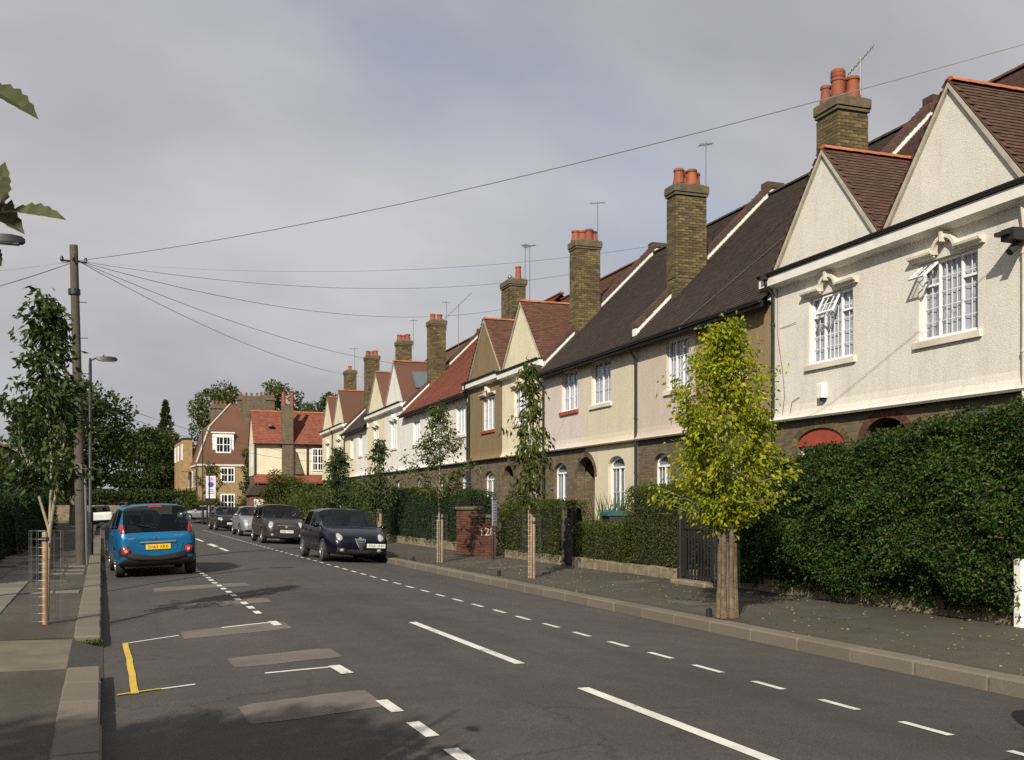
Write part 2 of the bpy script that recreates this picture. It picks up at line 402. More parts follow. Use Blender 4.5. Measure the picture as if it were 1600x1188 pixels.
leafmat('leaf_green', [(0.020, 0.036, 0.010), (0.036, 0.060, 0.016), (0.055, 0.082, 0.024), (0.075, 0.10, 0.036)], 0.3)
leafmat('leaf_mid', [(0.034, 0.054, 0.012), (0.056, 0.082, 0.018), (0.088, 0.112, 0.026), (0.13, 0.13, 0.032)], 0.38)
leafmat('leaf_far', [(0.020, 0.034, 0.010), (0.034, 0.054, 0.014), (0.052, 0.074, 0.018), (0.075, 0.09, 0.024)], 0.3)
leafmat('leaf_far_light', [(0.05, 0.065, 0.018), (0.08, 0.095, 0.026), (0.11, 0.125, 0.034)], 0.3)
leafmat('leaf_big', [(0.085, 0.095, 0.045), (0.12, 0.13, 0.06), (0.06, 0.07, 0.03)], 0.3, 0.6)
leafmat('leaf_spike', [(0.03, 0.075, 0.016), (0.05, 0.105, 0.024), (0.07, 0.13, 0.034)], 0.3)
surf('leaf_litter', (0.20, 0.16, 0.07), 0.3, 9, 30, 0.9, 0)

# ------------------------------------------------------------------ mesh helpers
def link(o, parent=None):
    COL.objects.link(o)
    if parent is not None:
        o.parent = parent
    return o
def empty(name, loc=(0, 0, 0), rz=0.0, label=None, cat=None, group=None, kind=None):
    o = bpy.data.objects.new(name, None)
    o.location = loc; o.rotation_euler = (0, 0, rz); o.empty_display_size = 0.2
    COL.objects.link(o)
    tag(o, label, cat, group, kind)
    return o
def tag(o, label=None, cat=None, group=None, kind=None):
    if label: o['label'] = label
    if cat: o['category'] = cat
    if group: o['group'] = group
    if kind: o['kind'] = kind
    return o
def smooth(me, ang=40):
    me.polygons.foreach_set('use_smooth', [True] * len(me.polygons))
    me.set_sharp_from_angle(angle=R(ang))

class MB:
    def __init__(s):
        s.v = []; s.f = []; s.m = []
    def add(s, vs, fs, mi=0):
        b = len(s.v)
        s.v.extend([tuple(v) for v in vs])
        for f in fs:
            s.f.append([b + i for i in f]); s.m.append(mi)
    def box(s, x0, x1, y0, y1, z0, z1, mi=0, bev=0.0):
        if bev > 0:
            return s.bbox(x0, x1, y0, y1, z0, z1, bev, mi)
        s.add([(x0, y0, z0), (x1, y0, z0), (x1, y1, z0), (x0, y1, z0), (x0, y0, z1), (x1, y0, z1), (x1, y1, z1), (x0, y1, z1)],
              [(0, 3, 2, 1), (4, 5, 6, 7), (0, 1, 5, 4), (1, 2, 6, 5), (2, 3, 7, 6), (3, 0, 4, 7)], mi)
    def bbox(s, x0, x1, y0, y1, z0, z1, b, mi=0):
        # box with bevelled top rim and vertical edges: three octagonal rings
        def ring(x0, x1, y0, y1, z, c):
            return [(x0 + c, y0, z), (x1 - c, y0, z), (x1, y0 + c, z), (x1, y1 - c, z), (x1 - c, y1, z), (x0 + c, y1, z), (x0, y1 - c, z), (x0, y0 + c, z)]
        r = ring(x0, x1, y0, y1, z0, b) + ring(x0, x1, y0, y1, z1 - b, b) + ring(x0 + b, x1 - b, y0 + b, y1 - b, z1, b * 0.6)
        fs = [tuple(reversed(range(8)))]
        for k in (0, 8):
            for i in range(8):
                j = (i + 1) % 8
                fs.append((k + i, k + j, k + 8 + j, k + 8 + i))
        fs.append(tuple(range(16, 24)))
        s.add(r, fs, mi)
    def quad(s, a, b, c, d, mi=0):
        s.add([a, b, c, d], [(0, 1, 2, 3)], mi)
    def poly(s, pts, mi=0):
        s.add(pts, [tuple(range(len(pts)))], mi)
    def prism(s, pts, vec, mi=0):
        """extrude a planar polygon along vec"""
        n = len(pts); v = Vector(vec)
        a = [Vector(p) for p in pts]; b = [p + v for p in a]
        fs = [tuple(reversed(range(n))), tuple(range(n, 2 * n))] + [(i, (i + 1) % n, n + (i + 1) % n, n + i) for i in range(n)]
        s.add(a + b, fs, mi)
    def tube(s, pts, rad, n=8, mi=0, cap=True):
        P = [Vector(p) for p in pts]
        if not hasattr(rad, '__len__'):
            rad = [rad] * len(P)
        rings = []
        prev = None
        for i, p in enumerate(P):
            d = (P[min(i + 1, len(P) - 1)] - P[max(i - 1, 0)])
            d = d.normalized() if d.length > 1e-9 else Vector((0, 0, 1))
            if prev is None:
                a = d.orthogonal().normalized()
            else:
                a = prev - d * prev.dot(d)
                a = a.normalized() if a.length > 1e-6 else d.orthogonal().normalized()
            prev = a
            b = d.cross(a)
            rings.append([p + (a * math.cos(2 * math.pi * k / n) + b * math.sin(2 * math.pi * k / n)) * rad[i] for k in range(n)])
        vs = [v for r in rings for v in r]
        fs = []
        for i in range(len(P) - 1):
            for k in range(n):
                k2 = (k + 1) % n
                fs.append((i * n + k, i * n + k2, (i + 1) * n + k2, (i + 1) * n + k))
        if cap:
            fs.append(tuple(reversed(range(n)))); fs.append(tuple(range((len(P) - 1) * n, len(P) * n)))
        s.add(vs, fs, mi)
    def lathe(s, prof, n=16, c=(0, 0, 0), mi=0, axis='z'):
        vs = []
        for (r, z) in prof:
            for k in range(n):
                a = 2 * math.pi * k / n
                if axis == 'z': vs.append((c[0] + r * math.cos(a), c[1] + r * math.sin(a), c[2] + z))
                elif axis == 'x': vs.append((c[0] + z, c[1] + r * math.cos(a), c[2] + r * math.sin(a)))
                else: vs.append((c[0] + r * math.sin(a), c[1] + z, c[2] + r * math.cos(a)))
        fs = []
        for i in range(len(prof) - 1):
            for k in range(n):
                k2 = (k + 1) % n
                fs.append((i * n + k, i * n + k2, (i + 1) * n + k2, (i + 1) * n + k))
        fs.append(tuple(reversed(range(n)))); fs.append(tuple(range((len(prof) - 1) * n, len(prof) * n)))
        s.add(vs, fs, mi)
    def build(s, name, mat, parent=None, sm=None, loc=None):
        me = bpy.data.meshes.new(name)
        me.from_pydata(s.v, [], s.f)
        mats = mat if isinstance(mat, (list, tuple)) else [mat]
        for q in mats:
            me.materials.append(MATS[q])
        if len(mats) > 1:
            me.polygons.foreach_set('material_index', s.m)
        me.update()
        if sm:
            smooth(me, sm)
        o = bpy.data.objects.new(name, me)
        if loc: o.location = loc
        return link(o, parent)

def npmesh(name, V, Fq, mat, parent=None):
    """fast mesh from numpy arrays, every face with the same vertex count"""
    me = bpy.data.meshes.new(name)
    V = np.asarray(V, np.float32).reshape(-1, 3); Fq = np.asarray(Fq, np.int32)
    nf, k = Fq.shape
    me.vertices.add(len(V)); me.vertices.foreach_set('co', V.ravel())
    me.loops.add(nf * k); me.loops.foreach_set('vertex_index', Fq.ravel())
    me.polygons.add(nf)
    me.polygons.foreach_set('loop_start', np.arange(0, nf * k, k, dtype=np.int32))
    me.polygons.foreach_set('loop_total', np.full(nf, k, np.int32))
    me.materials.append(MATS[mat])
    me.update(calc_edges=True)
    me.validate()
    o = bpy.data.objects.new(name, me)
    return link(o, parent)

RNG = np.random.default_rng(11)
def leaf_cloud(name, P, size, mat, parent=None, nrm=None, rnd=1.0, droop=0.0, aspect=0.5, fold=0.12, rng=None):
    """P (n,3) leaf bases; each leaf is a folded blade of 2 quads; nrm biases the facing"""
    rng = rng or RNG
    P = np.asarray(P, float); n = len(P)
    d = rng.normal(size=(n, 3))
    d[:, 2] -= droop * 1.5
    if nrm is not None:
        d = d * rnd + nrm * 1.0
    d /= np.linalg.norm(d, axis=1, keepdims=True) + 1e-9
    t = rng.normal(size=(n, 3))
    if nrm is not None:
        t = t + 0
    side = np.cross(d, t); side /= np.linalg.norm(side, axis=1, keepdims=True) + 1e-9
    up = np.cross(side, d)
    L = size * rng.uniform(0.65, 1.25, (n, 1)); W = L * aspect
    b = P; tip = P + d * L - np.array([0, 0, 1.0]) * (droop * 0.15 * L)
    mid = P + d * L * 0.5 - up * L * fold * 0.4
    l = P + d * L * 0.45 + side * W * 0.5 + up * L * fold
    r = P + d * L * 0.45 - side * W * 0.5 + up * L * fold
    V = np.stack([b, r, tip, l, mid], 1).reshape(-1, 3)
    i = np.arange(n)[:, None] * 5
    Fq = np.concatenate([i + np.array([[0, 1, 2, 4]]), i + np.array([[0, 4, 2, 3]])], 0)
    return npmesh(name, V, Fq, mat, parent)

def txt(s, size, mat, parent, M, name='lettering', ext=0.0012):
    cu = bpy.data.curves.new('t', 'FONT'); cu.body = s; cu.size = size
    cu.align_x = 'CENTER'; cu.align_y = 'CENTER'; cu.extrude = ext
    to = bpy.data.objects.new('t', cu); COL.objects.link(to)
    dg = bpy.context.evaluated_depsgraph_get()
    me = bpy.data.meshes.new_from_object(to.evaluated_get(dg))
    bpy.data.objects.remove(to)
    me.materials.clear(); me.materials.append(MATS[mat])
    o = bpy.data.objects.new(name, me)
    o.matrix_local = M
    return link(o, parent)
# ================================================================== ground, road, kerbs, pavements
KX = 7.43
def roadz(x):
    c = KX / 2
    return -0.055 + 0.10 * (1 - ((x - c) / c) ** 2)

g = MB(); g.quad((-900, -300, -0.16), (900, -300, -0.16), (900, 1500, -0.16), (-900, 1500, -0.16))
tag(g.build('ground', 'ground_soil'), kind='structure')

rd = MB()
xs = [KX * i / 14 for i in range(15)]
ys = [-22, 4, 12, 20, 30, 45, 60, 78, 94]
for j in range(len(ys) - 1):
    for i in range(14):
        rd.quad((xs[i], ys[j], roadz(xs[i])), (xs[i + 1], ys[j], roadz(xs[i + 1])), (xs[i + 1], ys[j + 1], roadz(xs[i + 1])), (xs[i], ys[j + 1], roadz(xs[i])))
rd.quad((-40, 94, -0.056), (90, 94, -0.056), (90, 104.5, -0.056), (-40, 104.5, -0.056))
road = rd.build('road', 'road_asphalt', sm=60)
tag(road, kind='structure')

def marking(pts, mat='white_line', name='road_marking', dz=0.005, nx=3):
    """pts: quad in road coordinates, sampled so that it follows the camber"""
    a, b, c, d = [Vector((*p, 0)) for p in pts]
    m = MB()
    for i in range(nx):
        u0, u1 = i / nx, (i + 1) / nx
        q = [a.lerp(b, u0), a.lerp(b, u1), d.lerp(c, u1), d.lerp(c, u0)]
        m.quad(*[(p.x, p.y, roadz(p.x) + dz) for p in q])
    return m.build(name, mat, road)
def dash(x, y0, y1, w=0.1, mat='white_line', sk=0.0):
    return marking([(x - w / 2, y0), (x + w / 2, y0 + sk), (x + w / 2, y1 + sk), (x - w / 2, y1)], mat)
rr = random.Random(5)
for y0, y1, w in [(1.2, 4.0, .11), (5.2, 7.98, .11), (9.4, 13.2, .11), (34.7, 37.2, .13), (38.2, 40.9, .2), (43.5, 47.0, .12), (50, 54, .12), (58, 62, .12)]:
    dash(3.86, y0, y1, w)
y = 15.2
while y < 60:
    dash(2.13 + rr.uniform(-.012, .012), y, y + .36 + rr.uniform(-.04, .03), .095); y += .745
for y0 in (3.2, 4.1, 5.0, 5.9, 6.78, 7.68):
    dash(2.13, y0, y0 + .5, .10)
y = 2.65
while y < 62:
    dash(5.5 + rr.uniform(-.012, .012), y, y + .47 + rr.uniform(-.04, .03), .072); y += .945
# bay end lines with their thick corners
marking([(.26, 9.64), (.80, 9.74), (.80, 9.79), (.26, 9.69)])
marking([(1.46, 9.96), (2.18, 9.99), (2.18, 10.05), (1.46, 10.02)])
marking([(2.10, 9.55), (2.22, 9.55), (2.20, 10.07), (2.08, 10.07)], dz=0.009)
marking([(.30, 13.06), (.90, 13.36), (.90, 13.42), (.30, 13.12)])
marking([(1.46, 13.8), (2.2, 14.02), (2.2, 14.1), (1.46, 13.87)])
marking([(2.10, 13.62), (2.21, 13.62), (2.21, 14.12), (2.10, 14.12)], dz=0.009)
yy = [9.6 + i * .35 for i in range(11)]
wob = [.012, .008, .010, .016, .012, .010, .016, .010, .004, .0, .002]
ym = MB()
for i in range(10):
    a, b = yy[i], yy[i + 1]
    ym.quad((.235 + wob[i], a, roadz(.25) + .009), (.298 + wob[i], a, roadz(.30) + .009), (.298 + wob[i + 1], b, roadz(.30) + .009), (.235 + wob[i + 1], b, roadz(.25) + .009))
ym.build('road_marking', 'yellow_line', road)
marking([(.13, 9.60), (.5, 9.68), (.5, 9.72), (.13, 9.65)], 'yellow_line', dz=0.011)
# scrubbed-out old markings: paler asphalt with ragged rims
def patch(x0, x1, y0, y1, sk, seed):
    r = random.Random(seed); m = MB(); nx = 8
    lo = [y0 + sk * i / nx + r.uniform(-.02, .02) for i in range(nx + 1)]; hi = [y1 + sk * i / nx + r.uniform(-.02, .02) for i in range(nx + 1)]
    lo[0] += .05; hi[0] -= .05; lo[-1] += .04; hi[-1] -= .05
    for i in range(nx):
        xa = x0 + (x1 - x0) * i / nx; xb = x0 + (x1 - x0) * (i + 1) / nx
        m.quad((xa, lo[i], roadz(xa) + .003), (xb, lo[i + 1], roadz(xb) + .003), (xb, hi[i + 1], roadz(xb) + .003), (xa, hi[i], roadz(xa) + .003))
    m.build('worn_patch', 'patch_pink', road)
patch(1.02, 2.12, 7.75, 8.55, .18, 1); patch(1.22, 2.36, 10.45, 11.15, .15, 2); patch(.92, 2.3, 12.95, 13.75, .3, 3)
patch(1.1, 2.6, 16.6, 17.4, .2, 4); patch(.9, 2.7, 20.0, 20.9, .2, 5)

def kerb(name, x0, x1, spans, seed):
    r = random.Random(seed)
    bed = MB()
    for a, b in spans:
        bed.box(x0 + .015, x1 - .015, a, b, -.19, .055)
    root = bed.build(name, 'mortar'); tag(root, kind='structure')
    xm = (x0 + x1) / 2; proto = MB(); proto.box(x0 - xm, x1 - xm, -.447, .447, -.18, 0.0, bev=.018)
    me = None
    for a, b in spans:
        n = max(1, round((b - a) / .905)); L = (b - a) / n
        for i in range(n):
            if me is None:
                o = proto.build('kerb_stone', 'kerb_stone', root); me = o.data
            else:
                o = bpy.data.objects.new('kerb_stone', me); link(o, root)
            o.location = (xm + r.uniform(-.006, .006), a + (i + .5) * L, .09 + r.uniform(-.003, .003))
            o.scale = (1, (L - .007) / .894, 1); o.rotation_euler = (0, r.uniform(-.01, .01), r.uniform(-.004, .004))
    return root
kerb('kerb_left', -.30, 0.0, [(-5, 10.55), (12.95, 52)], 1)
kerb('kerb_right', KX, KX + .25, [(-3, 66)], 2)

pl = MB()
def sheet(m, x0, x1, y0, y1, za, zb, mi=0):
    m.quad((x0, y0, za), (x1, y0, zb), (x1, y1, zb), (x0, y1, za), mi)
sheet(pl, -2.6, -.29, -20, 10.55, .10, .075)
sheet(pl, -2.6, -1.35, 10.55, 12.95, .10, .088)
sheet(pl, -2.6, -.29, 12.95, 94, .10, .075)
pl.quad((-1.35, 12.95, .088), (-1.35, 10.55, .088), (-.31, 10.55, .055), (-.31, 12.95, .055), 1)
pl.quad((-.31, 12.95, .055), (-.31, 10.55, .055), (.02, 10.55, -.047), (.02, 12.95, -.047), 2)
for yq in (12.955, 10.545):
    pl.quad((-2.6, yq, .10), (-.29, yq, .075), (-.29, yq, -.1), (-2.6, yq, -.1))
tag(pl.build('pavement_left', ['pave_asphalt', 'concrete_tan', 'road_asphalt']), kind='structure')
pr = MB()
sheet(pr, KX + .24, 10.75, -20, 94, .08, .14)
pav_r = pr.build('pavement_right', 'pave_asphalt'); tag(pav_r, kind='structure')
def pv(x): return .08 + .06 * (x - KX - .24) / (10.75 - KX - .24)
for (x0, x1, y0, y1, mt) in [(8.2, 9.6, 13.2, 14.1, 'slab'), (9.0, 10.0, 17.0, 17.6, 'slab'), (8.4, 9.9, 22.2, 22.8, 'slab'), (8.1, 9.2, 24.2, 24.6, 'slab')]:
    m = MB(); m.quad((x0, y0, pv(x0) + .004), (x1, y0 + .2, pv(x1) + .004), (x1, y1 + .2, pv(x1) + .004), (x0, y1, pv(x0) + .004)); m.build('repair_patch', 'patch_tan', pav_r)
gg = MB()
sheet(gg, 10.75, 17.5, -20, 84, .14, .16); sheet(gg, -14, -2.6, -20, 94, .10, .10)
tag(gg.build('garden_ground', 'ground_soil'), kind='structure')
# paving slabs along the back of the left pavement and a row at the crossing
pvl = bpy.data.objects['pavement_left']
sm_ = MB(); sm_.box(-.29, .29, -.44, .44, -.05, 0.0, bev=.008)
slab_me = None
for j in range(22):
    for i in range(2):
        if rr.random() < .22: continue
        yv = 12.9 + j * .9; xv = -2.2 + i * .6
        if slab_me is None:
            o = sm_.build('paving_slab', 'slab', pvl); slab_me = o.data
        else:
            o = link(bpy.data.objects.new('paving_slab', slab_me), pvl)
        o.location = (xv, yv, .106 + rr.uniform(-.004, .006)); o.rotation_euler = (0, 0, rr.uniform(-.01, .01))
for (yv, k) in [(24.4, 3), (25.6, 3), (27.2, 3), (19.5, 2)]:
    for i in range(k):
        o = link(bpy.data.objects.new('paving_slab', slab_me), pvl)
        o.location = (-.55 - i * .42, yv + rr.uniform(-.01, .01), .096 + .004 * i); o.scale = (.68, .42, 1)
# utility covers let into the footways
def cover(x, y, w, l, z, parent, n=3):
    m = MB(); m.bbox(-w / 2, w / 2, -l / 2, l / 2, -.02, .004, .003)
    o = m.build('utility_cover', 'metal_cover', parent); o.location = (x, y, z)
    for k in range(n):
        q = MB(); q.box(-w / 2 + .03, w / 2 - .03, -l / 2 + l * (k + .5) / n - l * .32 / n, -l / 2 + l * (k + .5) / n + l * .32 / n, .004, .009); q.build('cover_rib', 'metal_cover', o)
surf('metal_cover', (0.085, 0.078, 0.068), .25, 6, 60, .7, .4, .004, metallic=.3)
cover(9.3, 11.2, .6, .45, pv(9.3) + .004, pav_r); cover(8.6, 16.0, .45, .6, pv(8.6) + .004, pav_r); cover(9.1, 20.6, .6, .6, pv(9.1) + .004, pav_r); cover(-1.1, 8.6, .45, .6, .09, pvl); cover(-.9, 22.2, .6, .45, .088, pvl)
# ================================================================== the terrace
PH = math.atan(642 / 1600) - math.atan(551 / 1600)
UV = Vector((math.sin(PH), math.cos(PH), 0)); BK = Vector((math.cos(PH), -math.sin(PH), 0))
P0 = Vector((13.2416, 13.2091, 0))
HRZ = -(math.pi / 2 + PH)
def tw(t, d=0.0, z=0.0):
    p = P0 + UV * t + BK * d
    return Vector((p.x, p.y, z))
GZ = 0.14
EAVE_Y, EAVE_Z, RIDGE_Y = -.35, 6.0, 4.2

def wall_panel(mb, x0, x1, z0, z1, y, ops, depth, mi=0, rmi=None):
    """front wall at y with openings (xa, xb, za, zb, rise); reveals run back by depth"""
    rmi = mi if rmi is None else rmi
    X = sorted({x0, x1, *[o[0] for o in ops], *[o[1] for o in ops]}); Z = sorted({z0, z1, *[o[2] for o in ops], *[o[3] for o in ops]})
    for i in range(len(X) - 1):
        for j in range(len(Z) - 1):
            cx, cz = (X[i] + X[i + 1]) / 2, (Z[j] + Z[j + 1]) / 2
            if any(o[0] < cx < o[1] and o[2] < cz < o[3] for o in ops): continue
            mb.quad((X[i], y, Z[j]), (X[i + 1], y, Z[j]), (X[i + 1], y, Z[j + 1]), (X[i], y, Z[j + 1]), mi)
    for op in ops:
        xa, xb, za, zb, rise = op[:5]; half = op[5] if len(op) > 5 else 0
        zs = zb - rise; yb = y + depth
        if half >= 0: mb.quad((xa, y, za), (xa, y, zs), (xa, yb, zs), (xa, yb, za), rmi)
        if half <= 0: mb.quad((xb, y, za), (xb, yb, za), (xb, yb, zs), (xb, y, zs), rmi)
        mb.quad((xa, y, za), (xa, yb, za), (xb, yb, za), (xb, y, za), rmi)
        if rise <= 0:
            mb.quad((xa, y, zb), (xb, y, zb), (xb, yb, zb), (xa, yb, zb), rmi)
        else:
            n = 10; c = (xa + xb) / 2; hw = (xb - xa) / 2
            arc = [(c - hw * math.cos(math.pi * k / n), zs + rise * math.sin(math.pi * k / n)) for k in range(n + 1)]
            if half:     # quarter arc whose crown stands on the party line
                q_ = [math.pi / 2 * k / n for k in range(n + 1)]
                arc = [(xb - 2 * hw * math.cos(t), zs + rise * math.sin(t)) for t in q_] if half > 0 else [(xa + 2 * hw * math.sin(t), zs + rise * math.cos(t)) for t in q_]
            for k in range(n):
                (ax, az), (bx, bz) = arc[k], arc[k + 1]
                mb.quad((ax, y, az), (bx, y, bz), (bx, yb, bz), (ax, yb, az), rmi)
                mb.quad((ax, y, az), (ax, y, zb), (bx, y, zb), (bx, y, bz), mi)

def tile_arrays(org, along, up, nrm, L, S, keep, tw_=.165, gauge=.10, jit=.006, rng=None):
    """positions of plain tiles laid in courses on a slope: list of (corner, tilt)"""
    rng = rng or RNG
    out = []
    for j in range(int(S / gauge)):
        off = (j % 2) * tw_ / 2
        for i in range(-1, int(L / tw_) + 1):
            a = i * tw_ + off; s = j * gauge
            if a < -0.02 or a + tw_ * .5 > L: continue
            p = org + along * (a + tw_ / 2) + up * s
            if keep is None or keep(p):
                out.append(p)
    return out
def tile_mesh_np(pts, along, up, nrm, mat, name, parent, tw_=.165, gauge=.10, jit=.003, rng=None):
    rng = rng or RNG
    P = np.array([tuple(p) for p in pts]); n = len(P)
    if n == 0: return None
    A = np.array(along); U = np.array(up); Nn = np.array(nrm)
    hw = tw_ / 2 - .003; ln = gauge * 1.55; th = .014
    lift = rng.uniform(0, jit, (n, 1, 1)); skew = rng.uniform(-.004, .004, (n, 1, 1))
    loc = np.array([[-hw, 0, .028], [hw, 0, .028], [hw, ln, .006], [-hw, ln, .006], [-hw, 0, .012], [hw, 0, .012]])
    V = P[:, None, :] + (loc[None, :, 0:1] + skew) * A + loc[None, :, 1:2] * U + (loc[None, :, 2:3] + lift * (loc[None, :, 1:2] == 0)) * Nn
    i = np.arange(n)[:, None] * 6
    F = np.concatenate([i + np.array([[0, 1, 2, 3]]), i + np.array([[4, 5, 1, 0]])], 0)
    o = npmesh(name, V.reshape(-1, 3), F, mat, parent)
    o['kind'] = 'stuff'
    return o
def tile_objects(pts, along, up, nrm, mat, parent, limit=290, tw_=.165, gauge=.10, seed=3):
    """single tiles, one object each, sharing one mesh"""
    r = random.Random(seed)
    m = MB(); hw = tw_ / 2 - .003; ln = gauge * 1.55
    m.add([(-hw, 0, .028), (hw, 0, .028), (hw, ln, .006), (-hw, ln, .006), (-hw, 0, .012), (hw, 0, .012), (hw, ln, -.006), (-hw, ln, -.006)],
          [(0, 1, 2, 3), (4, 5, 1, 0), (5, 6, 2, 1), (7, 4, 0, 3), (7, 6, 5, 4)])
    first = m.build('roof_tile', mat, parent); me = first.data
    M3 = Matrix((along, up, nrm)).transposed()
    for k, p in enumerate(pts[:limit]):
        o = first if k == 0 else link(bpy.data.objects.new('roof_tile', me), parent)
        q = M3.to_4x4() @ Matrix.Rotation(r.uniform(-.012, .012), 4, 'X') @ Matrix.Rotation(r.uniform(-.012, .012), 4, 'Z')
        q.translation = Vector(p) + Vector(nrm) * r.uniform(0, .003)
        o.matrix_local = q
    return pts[limit:]

def window(parent, x0, x1, z0, z1, y, style='pvc3', name='window', rise=0.0, frame='pvc_white', curtain='curtain_net', detail=True):
    """casement set back at y: frame with lights, glazing bars, pane, curtain; style by photo"""
    f = MB(); fw = .055
    W = x1 - x0; zt = z1
    if rise > 0:      # arched head filled by a curved frame piece
        n = 8; c = (x0 + x1) / 2; hw = W / 2; zs = z1 - rise
        arc = [(c - hw * math.cos(math.pi * k / n), zs + rise * math.sin(math.pi * k / n)) for k in range(n + 1)]
        inn = [(c + (a - c) * (1 - 2 * fw / W), zs - fw * .4 + (b - zs) * .82) for a, b in arc]
        for k in range(n):
            f.prism([(arc[k][0], y, arc[k][1]), (arc[k + 1][0], y, arc[k + 1][1]), (inn[k + 1][0], y, inn[k + 1][1]), (inn[k][0], y, inn[k][1])], (0, .05, 0))
        zt = zs
    f.box(x0, x0 + fw, y, y + .055, z0, zt); f.box(x1 - fw, x1, y, y + .055, z0, zt)
    f.box(x0 + fw, x1 - fw, y, y + .055, z0, z0 + fw)
    f.box(x0 + fw, x1 - fw, y, y + .055, zt - fw, zt)
    lights = {'pvc3': [.29, .42, .29], 'c2': [.5, .5], 'c3': [1 / 3, 1 / 3, 1 / 3], 'one': [1.0]}[style]
    iw = W - 2 * fw; xa = x0 + fw; cells = []
    for k, fr in enumerate(lights):
        xb = xa + iw * fr
        if k < len(lights) - 1:
            f.box(xb - .017, xb + .017, y - .004, y + .05, z0 + fw, zt - fw)
        cells.append((xa + (.022 if k else 0), xb - (.022 if k < len(lights) - 1 else 0)))
        xa = xb
    ztr = z0 + (zt - z0) * .70
    vent = MB() if style == 'pvc3' else None
    for k, (a, b) in enumerate(cells):
        top = style == 'pvc3'
        if top and k != 1:
            f.box(a, b, y - .003, y + .05, ztr - .02, ztr + .02)
        nb = {'pvc3': (2, 4, 2)[k % 3], 'c2': 2, 'c3': 2, 'one': 2}[style]
        nv = 5 if style == 'pvc3' else (3 if rise == 0 else 2)
        if detail:
            for q in range(1, nb):
                xx = a + (b - a) * q / nb
                f.box(xx - .005, xx + .005, y + .018, y + .03, z0 + fw, zt - fw)
            for q in range(1, nv):
                zz = z0 + fw + (zt - z0 - 2 * fw) * q / nv
                f.box(a, b, y + .0185, y + .0295, zz - .005, zz + .005)
    o = f.build(name, frame, parent)
    gm = MB(); gm.quad((x0 + .03, y + .033, z0 + .03), (x1 - .03, y + .033, z0 + .03), (x1 - .03, y + .033, (z1 if rise > 0 else zt) - .03), (x0 + .03, y + .033, (z1 if rise > 0 else zt) - .03))
    gm.build('pane', 'window_glass', o)
    cm = MB(); n = 24
    for k in range(n):
        a = x0 + .02 + (W - .04) * k / n; b = x0 + .02 + (W - .04) * (k + 1) / n
        ya = y + .075 + .014 * math.sin(k * 2.1); yb = y + .075 + .014 * math.sin((k + 1) * 2.1)
        zq = (z1 if rise > 0 else zt) - .02; cm.quad((a, ya, z0 + .02), (b, yb, z0 + .02), (b, yb, zq), (a, ya, zq))
    cm.build('curtain', curtain, o)
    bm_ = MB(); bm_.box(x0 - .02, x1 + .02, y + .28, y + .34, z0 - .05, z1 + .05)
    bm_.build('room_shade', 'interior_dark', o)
    return o

def open_vent(win, xh0, xh1, ztop, h, y, ang):
    """top-hung vent pushed outward at its foot"""
    v = MB(); fw = .035; w = xh1 - xh0
    v.box(0, fw, -.03, 0, -h, 0); v.box(w - fw, w, -.03, 0, -h, 0); v.box(fw, w - fw, -.03, 0, -h, -h + fw); v.box(fw, w - fw, -.03, 0, -fw, 0)
    for k in (1, 2):
        v.box(w * k / 3 - .007, w * k / 3 + .007, -.022, -.008, -h + fw, -fw)
    v.box(fw, w - fw, -.0215, -.0085, -h * .5 - .007, -h * .5 + .007)
    v.box(fw, w - fw, -.017, -.014, -h + fw, -fw, mi=1)
    o = v.build('open_vent', ['pvc_white', 'window_glass'], win)
    o.matrix_local = Matrix.Translation((xh0, y - .01, ztop)) @ Matrix.Rotation(R(-ang), 4, 'X')
    return o

def hood(parent, xc, w, z, y, mat='paint_cream'):
    """swan-neck hood over the window: two short cornices and a raised half-round with keystone"""
    m = MB()
    prof = [(-.02, .02), (.07, .03), (.08, .065), (.13, .085), (.14, .125), (0.0, .15)]
    r = .235
    for s in (-1, 1):
        a, b = sorted((xc + s * (r + .02), xc + s * (w / 2 + .16)))
        m.prism([(a, y - p, z + q) for p, q in prof], (b - a, 0, 0))
    n = 12
    for k in range(n):
        t0, t1 = math.pi * k / n, math.pi * (k + 1) / n
        for (ra, rb, ya, yb) in ((r, r + .06, -.11, 0.0), (r - .035, r, -.055, 0.0)):
            q = [(xc - ra * math.cos(t0), z + .06 + ra * math.sin(t0)), (xc - ra * math.cos(t1), z + .06 + ra * math.sin(t1)),
                 (xc - rb * math.cos(t1), z + .06 + rb * math.sin(t1)), (xc - rb * math.cos(t0), z + .06 + rb * math.sin(t0))]
            m.prism([(p[0], y + ya, p[1]) for p in q], (0, yb - ya, 0))
    m.prism([(xc - .022, y - .15, z + .06 + r - .07), (xc + .022, y - .15, z + .06 + r - .07), (xc + .038, y - .15, z + .06 + r + .10), (xc - .038, y - .15, z + .06 + r + .10)], (0, .15, 0))
    return m.build('window_hood', mat, parent)

